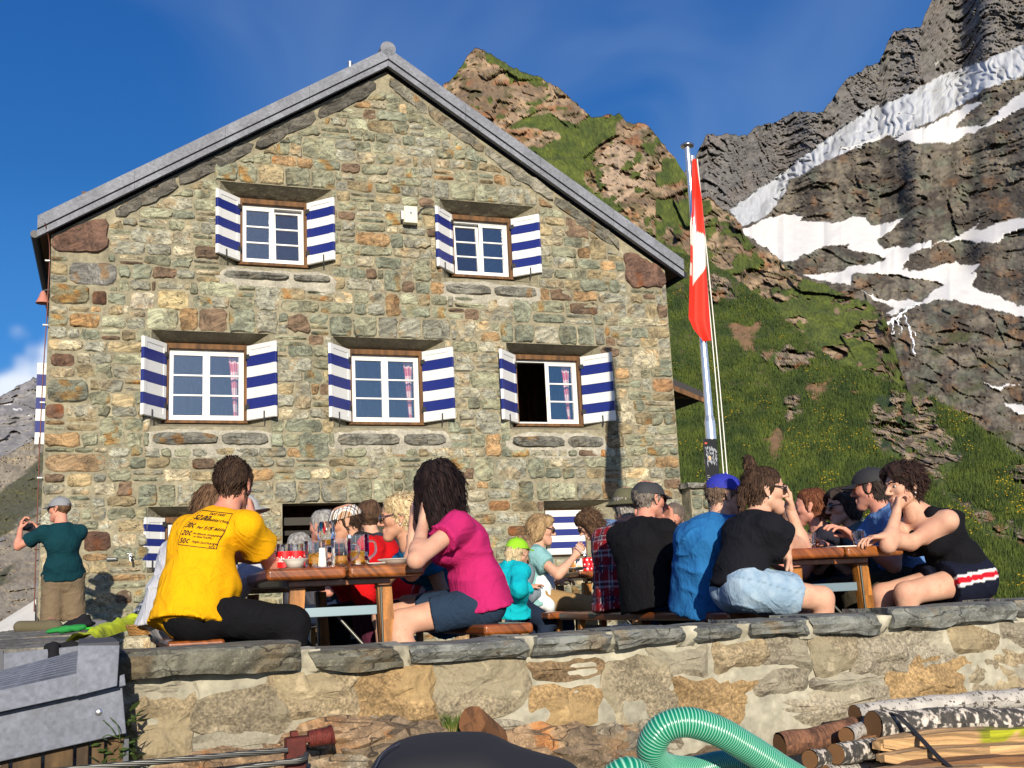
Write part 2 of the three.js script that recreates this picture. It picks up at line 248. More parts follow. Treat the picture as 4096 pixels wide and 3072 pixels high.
slope('mountain', {
  x0: 2700, x1: 4420, dx: 4.3, rows: 470, bot: 1980, d0: 230, jag: 9,
  top: [[2700, 740], [2777, 629], [2824, 535], [2991, 535], [3012, 503], [3106, 499], [3135, 463], [3186, 452], [3294, 452], [3323, 405], [3367, 333], [3403, 300], [3519, 250], [3548, 181], [3577, 134], [3685, 98], [3721, 22], [3800, -140], [3980, -260], [4420, -420]],
  grade: (x, y) => SNOW.some(s => inPoly(x, y, s)) ? .0017 : inPoly(x, y, ICE) ? .0014 : y < pl(iceTop, x) ? .0006 : .00055,
  relief: (x, y, p, d) => {
    const s = d / 700, sn = snowAt(x, y), ic = iceAt(x, y), q = 1 / s;
    if (sn) return [(fbm(p.x * .03, p.y * .03, p.z * .03, 3) * 3 + fbm(p.x * .4, p.y * .4, p.z * .4, 2) * .35) * s, 1, 0];
    if (ic) { const a = (x * .75 + y * .25) * .055 + fbm(x * .012, y * .012, 2, 3) * 4, cr = Math.pow(Math.abs(Math.sin(a * 1.7 + vn(x * .03, y * .06, 3) * 1.5)), 3); return [(cr * 13 * (.4 + .6 * sstep(-.3, .4, fbm(x * .01, y * .01, 8, 2))) + ridged(x * .05, y * .02, 3, 3) * 5) * s, 2, cr]; }
    const hi = y < pl(iceTop, x) ? 1 : 0, a = p.x * .8 + p.y * .6, b = (p.y * .8 - p.x * .6) * 1.5, z = p.z * .3; // beds rising to the right
    const v = fbm(a * .012, b * .012, z * .012, 4) * 14 + facet(a * .035, b * .035, z * .03) * 9 + facet(a * .1 + 7, b * .1, z * .08) * 8 + facet(a * .26, b * .26 + 3, z * .2) * 4.6 + facet(a * .62, b * .62, z * .5) * 2.1 + fbm(a * .5, b * .5, z * .4, 3) * 1.6;
    return [-v * s * (hi ? 1.1 : .8), 0, hi];
  },
  color: (x, y, p, w) => {
    if (w[1] === 1) { const k = .93 + .08 * fbm(x * .05, y * .12, 3, 3) - .06 * sstep(.25, .5, fbm(x * .02, y * .03, 6, 4)); return [.72 * k, .7 * k, .66 * k]; }
    if (w[1] === 2) { const dirt = sstep(-.05, .4, fbm(x * .03 + y * .01, y * .014, 5, 4)) * .5 + .15 * vn(x * .22, y * .05, 2); return mix3([.52, .54, .56], [.22, .225, .23], clamp(dirt + .2)); }
    const n = fbm(x * .012, y * .018, 2, 5), st = fbm(x * .06 + y * .02, y * .14, 9, 3), vs = sstep(.05, .4, fbm(x * .05, y * .009, 31, 4));
    let c = mix3(lin(150, 140, 122, .48), lin(94, 84, 72, .48), sstep(-.25, .3, n + st * .5)); c = mix3(c, lin(160, 120, 82, .48), sstep(.14, .4, fbm(x * .016, y * .022, 40, 4)) * .6); c = mix3(c, lin(130, 136, 116, .48), sstep(.1, .4, fbm(x * .02, y * .02, 140, 4)) * .6);
    if (w[2]) c = mix3(c, lin(150, 146, 142, .5), .75); else { c = mix3(c, lin(70, 62, 54, .5), vs * .5); }
    if (y > 1330) c = mix3(c, lin(86, 92, 48, .5), sstep(.02, .3, fbm(x * .012, y * .02, 77, 4) + (y - 1600) * .0008) * .8);
    return mul3(c, 1 + .75 * fbm(x * .09, y * .13, 50, 4));
  },
});
// ---- the waterfall over the rounded rock
{
  const fallMat = mat([.82, .84, .86], .35);
  const strips = [[[1580, 172], [1520, 205], [1470, 245], [1425, 270], [1395, 300]], [[1430, 262], [1445, 300], [1432, 345]], [[1475, 250], [1470, 290], [1490, 330], [1470, 350]], [[1500, 240], [1525, 290], [1540, 340], [1556, 400], [1568, 470]], [[1450, 255], [1400, 290], [1388, 330]], [[1520, 280], [1550, 330], [1575, 370]], [[1540, 350], [1562, 420]]];
  const gs = []; strips.forEach((s, k) => { const pts = q5(s).map(([x, y]) => at(x, y, 300 + (1300 - y) * .1)); const wds = [1.5, .7, .5, .8, .4, .4, .4][k] * .5; const t = tube(pts, wds * .5, 30, 6); warp(t, v => { v.x += vn(v.x * 1.2, v.y * 1.2, k) * .7 + vn(v.x * 4, v.y * 4, k) * .2; v.y += vn(v.x * 2, v.y * 2, k + 9) * .4; }); gs.push(t); });
  struct('waterfall', merge(gs), fallMat);
}
// ---- the brown ridge behind the hut
const gB = [[[860, 75], [1000, 160], [1230, 240], [1180, 290], [1020, 310], [960, 200]], [[1000, 560], [1150, 470], [1290, 480], [1420, 560], [1540, 490], [1720, 490], [1640, 640], [1500, 760], [1500, 900], [1560, 980], [1700, 1080], [1760, 1160], [1900, 1330], [2100, 1300], [2200, 1500], [1900, 1600], [1690, 1350], [1500, 1130], [1180, 860], [1180, 760], [1260, 660], [1340, 610]], [[1150, 420], [1220, 430], [1180, 470], [1120, 450]]].map(qB);
const paleB = qB([[1680, 640], [1880, 760], [1870, 930], [1700, 1050], [1600, 960], [1560, 800], [1620, 700]]);
slope('ridge', {
  x0: 1640, x1: 3720, dx: 5, rows: 300, still: true, bot: 1700, d0: 105, jag: 9,
  top: [[1640, 520], [1764, 353], [1805, 308], [1868, 232], [1900, 197], [1938, 194], [1989, 232], [2033, 261], [2153, 296], [2242, 353], [2368, 460], [2438, 460], [2476, 463], [2501, 489], [2596, 504], [2634, 555], [2697, 625], [2745, 702], [2810, 781], [2839, 785], [2889, 832], [2962, 883], [2976, 933], [3034, 991], [3106, 1034], [3200, 1114], [3323, 1150], [3450, 1200], [3530, 1250], [3560, 1330], [3600, 1480], [3660, 1640], [3720, 1690]],
  grade: (x, y) => .00055,
  relief: (x, y, p) => {
    const [a, b] = wob(x, y, .02, 40); let gr = 0; for (const s of gB) if (inPoly(a, b, s)) gr = 1; if (!gr && x > 2620 && fbm(x * .011, y * .017, 61, 4) > .12 - (y - 900) * .0005) gr = 1; if (!gr && fbm(x * .02, y * .03, 66, 4) > .27) gr = 1;
    const xx = p.x * .75 + p.y * .66, yy = (p.y * .75 - p.x * .66) * 1.5, zz = p.z * .3; const v0 = fbm(p.x * .03, p.y * .03, zz * .03, 3) * 4.5 + facet(xx * .1, yy * .1, zz * .1) * 2.6, v = v0 + facet(xx * .3, yy * .3, zz * .25) * 1.9 + facet(xx * .75, yy * .75, zz * .6) * 1.0 + fbm(p.x * 1.6, p.y * 1.6, zz * 1.6, 2) * .3;
    return [-(gr ? v0 + .25 + fbm(p.x * .4, p.y * .4, zz * .4, 4) * .9 + vn(p.x * 1.6, p.y * 1.6, zz * 1.6) * .2 : v), gr, v];
  },
  color: (x, y, p, w) => {
    if (w[1]) return mul3(mix3(lin(112, 124, 42, .5), lin(76, 94, 26, .5), .5 + fbm(x * .03, y * .04, 5, 4)), 1 + .5 * vn(x * .2, y * .2, 3));
    const n = fbm(x * .014, y * .02, 2, 5), f = facet(p.x * .4, (p.y + p.x * .6) * .6, p.z * .4); let c = mix3(lin(196, 168, 134, .6), lin(146, 122, 96, .6), sstep(-.3, .3, n)); c = mix3(c, lin(172, 112, 68, .6), sstep(.12, .4, fbm(x * .02 + y * .013, y * .03, 31, 4)) * .7); c = mix3(c, lin(100, 92, 82, .6), sstep(.1, .4, f) * .6);
    if (inPoly(...wob(x, y, .03, 25), paleB)) c = mix3(c, lin(206, 180, 152, .62), .75);
    c = mix3(c, lin(84, 88, 40, .5), sstep(.05, .3, fbm(x * .035, y * .05, 90, 4)) * .6);
    return mul3(c, 1 + .4 * fbm(x * .12, y * .12, 50, 3));
  },
});
// ---- the green slope beside the hut
const soilA = [[[465, 270], [540, 285], [620, 270], [640, 320], [610, 440], [540, 430], [500, 380]], [[760, 900], [810, 930], [790, 1060], [740, 1110], [710, 1080], [720, 1010], [660, 980], [700, 960]], [[920, 670], [1010, 660], [1080, 570], [1060, 640], [1010, 740], [950, 710]], [[655, 435], [740, 440], [720, 500]]].map(q5);
const rockA = [[[660, 430], [740, 470], [850, 430], [970, 480], [930, 560], [800, 580], [730, 520]], [[1290, 860], [1340, 730], [1460, 690], [1640, 690], [1720, 800], [1690, 870], [1800, 960], [1870, 1050], [1850, 1130], [1760, 1200], [1800, 1280], [2000, 1400], [2212, 1490], [2500, 1560], [2500, 1680], [2212, 1610], [2000, 1560], [1850, 1420], [1650, 1200], [1500, 1110], [1350, 1060], [1300, 980]], [[2080, 1120], [2212, 1100], [2500, 1180], [2500, 1400], [2212, 1330]], [[790, 740], [880, 700], [900, 830], [800, 860]], [[1170, 680], [1230, 690], [1210, 730]], [[350, 20], [480, 20], [500, 150], [400, 160]]].map(q5);
const grassGrid = slope('green_slope', {
  x0: 2480, x1: 4420, dx: 5, rows: 330, still: true, bot: 2560, d0: x => 17 + (x - 2480) * .001, jag: 7,
  top: [[2480, 980], [2640, 1000], [2720, 1010], [2820, 1030], [2979, 1134], [3067, 1208], [3182, 1316], [3276, 1404], [3364, 1458], [3445, 1479], [3614, 1567], [3750, 1600], [3885, 1688], [3953, 1742], [4096, 1844], [4420, 2060]],
  grade: () => .00125,
  relief: (x, y, p, d) => {
    const [a, b] = wob(x, y, .02, 34); let rk = 0, so = 0; for (const s of rockA) if (inPoly(a, b, s)) rk = 1; for (const s of soilA) if (inPoly(a, b, s)) so = 1; if (rk && fbm(x * .022, y * .03, 40, 3) > .16) rk = 0;
    const s = d / 45, base = fbm(p.x * .06, p.y * .06, p.z * .06, 3) * 3.4, yy = p.y - p.x * .5;
    if (rk) return [(base + fbm(p.x * .5, p.y * .5, p.z * .5, 3) * .55 - (facet(p.x * .35, yy * .45, p.z * .2) * 1.5 + facet(p.x * .9, yy * 1.2, p.z * .5) * .8 + facet(p.x * 2.4, yy * 3, p.z * 1.2) * .35)) * s, 1, 0];
    return [(base + fbm(p.x * .5, p.y * .5, p.z * .5, 3) * .55 + vn(p.x * 2.2, p.y * 2.2, p.z * 2.2) * .1) * s + so * .25, so ? 2 : 0, 0];
  },
  color: (x, y, p, w) => {
    if (w[1] === 1) { const f = facet(p.x * .9, (p.y - p.x * .5) * 1.5, p.z * .9); let c = mix3(lin(190, 166, 136, .6), lin(120, 104, 88, .6), sstep(-.3, .35, f + fbm(x * .03, y * .03, 7, 3) * .5)); c = mix3(c, lin(176, 118, 62, .6), sstep(.12, .35, fbm(x * .025, y * .03, 17, 4)) * .75); return mul3(c, 1 + .5 * fbm(x * .13, y * .13, 3, 3)); }
    if (w[1] === 2) return mul3(lin(164, 126, 86, .55), 1 + .4 * fbm(x * .1, y * .1, 3, 3));
    let c = mix3(lin(94, 114, 32, .48), lin(52, 76, 18, .48), sstep(-.3, .35, fbm(x * .013, y * .018, 5, 4))); c = mix3(c, lin(128, 124, 48, .5), sstep(.18, .42, fbm(x * .02, y * .03, 25, 4)) * .5); c = mix3(c, lin(140, 118, 84, .5), sstep(.22, .38, fbm(x * .022, y * .03, 95, 4)) * .7);
    return mul3(c, 1 + .55 * fbm(x * .1, y * .1, 3, 4));
  },
});
// grass tufts and yellow flowers on it
{
  const R = rng(77), blade = (a, h, w) => { const g = new THREE.BufferGeometry(); const c = Math.cos(a), s = Math.sin(a); g.setAttribute('position', new THREE.Float32BufferAttribute([-w * c, 0, -w * s, w * c, 0, w * s, h * .4 * s + c * .02, h, h * .4 * c], 3)); g.computeVertexNormals(); return g; };
  const tuft = merge([0, 1, 2, 3, 4].map(k => { const b = blade(k * 1.3, .07 + .03 * (k % 3), .012); b.translate(Math.cos(k * 2.4) * .05, 0, Math.sin(k * 2.4) * .05); return b; }));
  const N = 90000, im = new THREE.InstancedMesh(tuft, mat([1, 1, 1], .9), N), M = new THREE.Matrix4(), q = new THREE.Quaternion(), col = new THREE.Color(); let n = 0;
  const flowers = []; const G = grassGrid;
  for (let t = 0; t < 380000 && n < N; t++) {
    const i = Math.floor(R() * (G.nx - 1)), j = Math.floor(Math.pow(R(), 1.3) * (G.rows - 1)), k = i * G.rows + j; const x = G.x0 + i * G.dx, y = G.Y[k]; if (y > 2420 || x > 4250) continue;
    const [a, b] = wob(x, y, .02, 34); let bare = 0; for (const s of rockA) if (inPoly(a, b, s)) bare = 1; for (const s of soilA) if (inPoly(a, b, s)) bare = 1; if (bare && R() > .06) continue;
    const jx = (R() - .5) * .3, jz = (R() - .5) * .3, p = V(G.P[k * 3] + jx, G.P[k * 3 + 1] - .02, G.P[k * 3 + 2] + jz), s = (.7 + R() * 1.1) * lerp(1, 1.9, clamp((G.D[k] - 20) / 80));
    q.setFromAxisAngle(V(0, 1, 0), R() * 6.28); M.compose(p, q, V(s, s * (.7 + R() * .7), s)); im.setMatrixAt(n, M);
    const c = mix3(lin(110, 128, 38, .48), lin(54, 80, 20, .48), clamp(.5 + fbm(x * .02, y * .03, 5, 3) + (R() - .5) * .7)); im.setColorAt(n, col.setRGB(...c)); n++;
    const fd = fbm(x * .012, y * .016, 133, 3) + (y > 2000 ? .1 : 0); if (R() < sstep(.05, .4, fd) * .085) flowers.push(p.clone().add(V(0, .17 * s, 0)), s);
  }
  im.count = n; im.name = 'meadow_grass'; im.userData = { kind: 'stuff', label: 'green meadow grass growing on the slope beside the hut', category: 'grass' }; im.castShadow = im.receiveShadow = true; scene.add(im);
  const fg = new THREE.IcosahedronGeometry(.015, 0); fg.scale(1, .6, 1); const fm = new THREE.InstancedMesh(fg, mat(lin(235, 190, 30, .8), .7), flowers.length / 2);
  for (let i = 0; i < flowers.length / 2; i++) { M.compose(flowers[i * 2], q, V(1, 1, 1).multiplyScalar(flowers[i * 2 + 1])); fm.setMatrixAt(i, M); }
  fm.name = 'meadow_flowers'; fm.userData = { kind: 'stuff', label: 'tiny yellow flowers dotted over the green meadow slope', category: 'flowers' }; fm.castShadow = fm.receiveShadow = true; scene.add(fm);
}
// ---- left: far grey mountain, scree hillside
slope('far_mountain', {
  x0: -420, x1: 330, dx: 5, rows: 110, still: true, bot: 1930, d0: 850, jag: 7, top: [[-420, 1700], [-150, 1640], [0, 1583], [60, 1548], [100, 1535], [130, 1512], [165, 1508], [240, 1530], [330, 1560]], grade: () => .0008,
  relief: (x, y, p) => [-(ridged(p.x * .01, p.y * .008, p.z * .01, 4) * 26 + facet(p.x * .04, p.y * .05, p.z * .04) * 12 + facet(p.x * .12, p.y * .14, p.z * .12) * 4), 0],
  color: (x, y) => { const [a, b] = wob(x, y, .05, 14); if (inPoly(a, b, [[20, 1618], [42, 1612], [40, 1624]]) || inPoly(a, b, [[50, 1630], [80, 1636], [78, 1643], [56, 1638]]) || inPoly(a, b, [[112, 1655], [122, 1655], [118, 1662]])) return [.8, .78, .75]; return mul3(mix3(lin(176, 172, 170, .62), lin(146, 143, 141, .62), .5 + fbm(x * .02, y * .03, 4, 4)), 1 + .4 * fbm(x * .1, y * .1, 50, 3)); },
});
slope('scree_hillside', {
  x0: -420, x1: 420, dx: 4, rows: 260, still: true, bot: 2760, d0: 26, jag: 6, top: [[-420, 1960], [-100, 1860], [0, 1825], [60, 1800], [120, 1768], [180, 1738], [300, 1690], [420, 1640]], grade: (x, y) => .0017,
  relief: (x, y, p, d) => { const s = d / 50; return [(fbm(p.x * .08, p.y * .08, p.z * .08, 3) * 2 - facet(p.x * .8, p.y * .9, p.z * .5) * .5 - facet(p.x * 2.2, p.y * 2.4, p.z * 1.4) * .28 - facet(p.x * 5, p.y * 5, p.z * 3) * .12) * s, 0]; },
  color: (x, y) => { const v = y + x * .62; let c = mix3(lin(206, 190, 160, .62), lin(166, 152, 128, .62), .5 + fbm(x * .03, y * .04, 3, 4)); const gr = sstep(.1, .28, fbm(x * .004, v * .016, 7, 4) + (v > 1960 && v < 2040 ? .25 : 0)); c = mix3(c, lin(92, 96, 48, .5), gr * .85); c = mix3(c, lin(190, 186, 176, .58), sstep(.2, .4, fbm(x * .012 + 5, v * .03, 17, 4)) * (y > 2150 ? .8 : .2)); return mul3(c, 1 + .5 * fbm(x * .15, y * .15, 50, 3)); },
});
// ---- the ground all round, and the terrace floor
{
  const gm = mat(lin(140, 124, 98, .6), 1, { map: grainMap(5, .75, .6, 16), bumpMap: bumpRock, bumpScale: .05 });
  const g = new THREE.PlaneGeometry(5000, 5000); g.rotateX(-Math.PI / 2); g.translate(0, -1.15, 0); planarUV(g, .5); struct('ground', g, gm);
  const f = merge([box(-.05, -.4, -.3, 9.6, 0, 9.32)]); const fm = mat(lin(150, 145, 132, .6), .95, { map: grainMap(8, .75, .5, 20), bumpMap: bumpRock, bumpScale: .03 }); struct('terrace_floor', f, fm);
}
// ================================================================ the stone hut
const STONES = [[lin(164, 164, 136, .98), 26], [lin(172, 171, 152, .98), 20], [lin(146, 150, 128, .98), 16], [lin(170, 154, 118, .98), 13], [lin(176, 144, 102, .98), 7], [lin(128, 106, 84, .98), 6], [lin(200, 190, 160, .98), 8], [lin(180, 176, 154, .98), 12], [lin(216, 202, 166, .98), 3]];
const pickStone = r => { let t = r * STONES.reduce((s, a) => s + a[1], 0); for (const [c, w] of STONES) { t -= w; if (t <= 0) return c; } return STONES[0][0]; };
const stoneMat = (c, r) => c[0] > c[2] * 2.2 ? stoneMats[r < .7 ? 0 : 1] : c[0] > .4 ? stoneMats[2] : stoneMats[r < .45 ? 0 : r < .75 ? 1 : r < .9 ? 2 : 3];
const WX0 = .086, WX1 = 8.555, AX = 4.365, RAKE = .636, EAVE = 5.16; // wall edges, ridge, roof pitch, foot of the roof edge
const rakeY = x => 7.95 - Math.abs(x - AX) * RAKE;                        // underside of the roof edge board
const OPEN = [ // [x0, x1 outer] [y0, y1 outer], inner x0..x1, y0..y1 of the timber frame
  { id: 'ul', ox: [2.1, 3.57], oy: [4.95, 6.1], ix: [2.36, 3.285], iy: [5.06, 5.985], sp: [866, 1338, 905], w: .79, h: .77 },
  { id: 'ur', ox: [5.09, 6.51], oy: [4.95, 6.1], ix: [5.305, 6.235], iy: [5.06, 5.985], sp: [1747, 2169, 985], w: .79, h: .77 },
  { id: 'll', ox: [1.28, 2.73], oy: [2.84, 4.06], ix: [1.45, 2.49], iy: [2.925, 3.96], sp: [567, 1106, 1530], w: .9, h: .88 },
  { id: 'lm', ox: [3.55, 5.09], oy: [2.84, 4.06], ix: [3.8, 4.84], iy: [2.925, 3.96], sp: [1318, 1816, 1540], w: .9, h: .88 },
  { id: 'lr', ox: [5.98, 7.41], oy: [2.84, 4.06], ix: [6.165, 7.205], iy: [2.925, 3.96], sp: [2005, 2454, 1560], w: .9, h: .88 },
  { id: 'gl', ox: [1.27, 2.3], oy: [1.06, 1.85], ix: [1.46, 2.1], iy: [1.1, 1.74], w: .54, h: .54 },
  { id: 'gr', ox: [6.42, 7.46], oy: [1.06, 1.85], ix: [6.5, 7.14], iy: [1.1, 1.74], w: .54, h: .54 },
  { id: 'door', ox: [2.88, 4.2], oy: [0, 1.865], ix: [2.88, 4.2], iy: [0, 1.865] }];
const hut = thing('stone_hut', 'stone mountain hut with grey gable roof and blue striped shutters', 'house', [AX, 0, 0]);
const mortarMap = tex(512, (u, v) => { const a = pf(u, v, 5, 71, 5), g = pf(u, v, 40, 77, 3), s = sstep(.55, .75, pf(u, v, 3, 88, 4)); const k = .74 + .26 * (a - .5) + .22 * (g - .5) + .1 * s; return [k, k * .985, k * .95]; });
const palePoint = mat(lin(214, 211, 198, .95), .95, { map: mortarMap, bumpMap: bumpRock, bumpScale: .02 });
const mortar = mat(lin(182, 176, 152, .96), .95, { map: mortarMap, bumpMap: bumpRock, bumpScale: .03 });
const darkIn = mat(lin(150, 112, 74, .7), .8, { map: woodMap(35) }), matTimber = mat(lin(128, 92, 54, .9), .8, { map: woodMap(31) });
// --- walls with openings
{
  const s = new THREE.Shape(); s.moveTo(WX0, 0); s.lineTo(WX1, 0); s.lineTo(WX1, rakeY(WX1) - .02); s.lineTo(AX, rakeY(AX) - .02); s.lineTo(WX0, rakeY(WX0) - .02); s.closePath();
  for (const o of OPEN) { const h = new THREE.Path(); h.moveTo(o.ox[0], o.oy[0] + (o.id === 'door' ? .01 : 0)); h.lineTo(o.ox[0], o.oy[1]); h.lineTo(o.ox[1], o.oy[1]); h.lineTo(o.ox[1], o.oy[0] + (o.id === 'door' ? .01 : 0)); h.closePath(); s.holes.push(h); }
  const g = new THREE.ExtrudeGeometry(s, { depth: .34, bevelEnabled: false }); g.translate(0, 0, -.34); planarUV(g, .8);
  var frontWall = part(hut, 'wall', g, mortar);
  const rv = []; for (const o of OPEN) { // splayed reveals round each opening
    if (o.id === 'door') { rv.push(box(o.ox[0] - .03, 0, -.7, o.ox[0] - .002, o.oy[1], -.342), box(o.ox[1] + .002, 0, -.7, o.ox[1] + .03, o.oy[1], -.342)); continue; }
    const A = [[o.ox[0], o.oy[0]], [o.ox[1], o.oy[0]], [o.ox[1], o.oy[1]], [o.ox[0], o.oy[1]]], B = [[o.ix[0], o.iy[0]], [o.ix[1], o.iy[0]], [o.ix[1], o.iy[1]], [o.ix[0], o.iy[1]]];
    for (let k = 0; k < 4; k++) { const a = A[k], b = A[(k + 1) % 4], c = B[k], d = B[(k + 1) % 4], n = 8, P = [], idx = []; for (let i = 0; i <= n; i++) for (let j = 0; j <= 3; j++) { const x = lerp(lerp(a[0], b[0], i / n), lerp(c[0], d[0], i / n), j / 3), y = lerp(lerp(a[1], b[1], i / n), lerp(c[1], d[1], i / n), j / 3), e = j > 0 && j < 3 ? .012 * fbm(x * 6, y * 6, k, 3) : 0; P.push(x + e, y + e, -.003 - .327 * j / 3); } for (let i = 0; i < n; i++) for (let j = 0; j < 3; j++) { const q = i * 4 + j; idx.push(q, q + 1, q + 4, q + 1, q + 5, q + 4); } const r = new THREE.BufferGeometry(); r.setAttribute('position', new THREE.Float32BufferAttribute(P, 3)); r.setIndex(idx); rv.push(planarUV(flat(r), 1)); }
  }
  part(hut, 'window_reveal', merge(rv), mortar);
  const side = merge([box(WX0 + .002, 0, -8, WX0 + .3, rakeY(WX0) - .02, -.343), box(WX1 - .3, 0, -8, WX1 - .002, rakeY(WX1) - .02, -.343), box(WX0 + .303, 0, -8, WX1 - .303, rakeY(WX0) - .02, -7.7)]); part(hut, 'side_wall', planarUV(side, .8), mortar);
  part(hut, 'interior', merge([box(WX0 + .32, 2.2, -7.6, WX1 - .32, 2.3, -.5), box(WX0 + .32, 4.55, -7.6, WX1 - .32, 4.65, -.5), box(WX0 + .32, .02, -3.2, WX1 - .32, 6.4, -3.1), box(WX0 + .32, 5.9, -3.08, WX1 - .32, 6.0, -.5), box(2.6, 0, -3, 2.7, 2.2, -.62), box(4.4, 0, -3, 4.5, 2.2, -.62)]), darkIn);
}
// --- roof: slabs, two-step edge boards, ridge cap, soffit
{
  const eter = mat(lin(150, 154, 164, .85), .7, { map: grainMap(61, .82, .3, 40), bumpMap: bumpGrain, bumpScale: .002 }), dark = eter;
  const dir = s => V(s, -RAKE, 0).normalize();
  const quad = (s, u0, u1, v0, v1, z0, z1) => { // board along the rake: u along the slope from the ridge, v down from its top
    const d = dir(s), pts = []; for (const z of [z0, z1]) for (const [u, v] of [[u0, v0], [u1, v0], [u1, v1], [u0, v1]]) { const k = u / Math.abs(d.x); void k; pts.push([AX + d.x * u, 8.2 + d.y * u - v, z]); }
    const g = new THREE.BufferGeometry(); g.setAttribute('position', new THREE.Float32BufferAttribute(pts.flat(), 3)); g.setIndex([0, 1, 2, 0, 2, 3, 4, 6, 5, 4, 7, 6, 0, 4, 5, 0, 5, 1, 3, 2, 6, 3, 6, 7, 1, 5, 6, 1, 6, 2, 0, 3, 7, 0, 7, 4]); const q = flat(g); return planarUV(q, 1);
  };
  const L = 4.43 * Math.hypot(1, RAKE);
  for (const s of [-1, 1]) {
    const slab = part(hut, 'roof', quad(s, 0, L, -.004, .1, -8.3, .13), eter); // thin slab; its boards are pieces of it
    const n = 4; for (let k = 0; k < n; k++) { part(slab, 'edge_board', quad(s, L * k / n + .002, L * (k + 1) / n - .002, -.012, .15, .132, .17), eter); part(slab, 'edge_board', quad(s, L * k / n + .002, L * (k + 1) / n - .002, .168, .25, .12, .15), eter); }
    part(slab, 'edge_gap', quad(s, 0, L, .1, .24, .06, .118), dark);
    part(slab, 'soffit', quad(s, 4.2 * Math.hypot(1, RAKE), L - .02, .105, .2, -8.2, .058), mat(lin(120, 92, 66, .8), .9));
    const e = dir(s).multiplyScalar(L).add(V(AX, 8.2, 0)); part(slab, 'gutter', rod([e.x + s * .03, e.y - .2, -8.2], [e.x + s * .03, e.y - .2, .1], .05, .05, 10), mat([.03, .03, .033], .5, { metalness: .6 }));
  }
  const cap = rod([AX, 8.2, -8.3], [AX, 8.2, .17], .11, .11, 16); part(hut, 'ridge_cap', cap, eter);
  const fp = onZ(1400, 262, -1.6), fl = thing('chimney_flue', 'short shiny steel flue rising above the left half of the hut roof', 'flue', [fp.x, fp.y - .5, -1.6]), steel = mat([.6, .6, .6], .3, { metalness: .9 });
  part(fl, 'pipe', rod([fp.x, fp.y - .5, -1.6], [fp.x, fp.y + .03, -1.6], .042, .042, 16), steel); part(fl, 'collar', rod([fp.x, fp.y + .028, -1.6], [fp.x, fp.y + .05, -1.6], .047, .047, 16), steel);
}
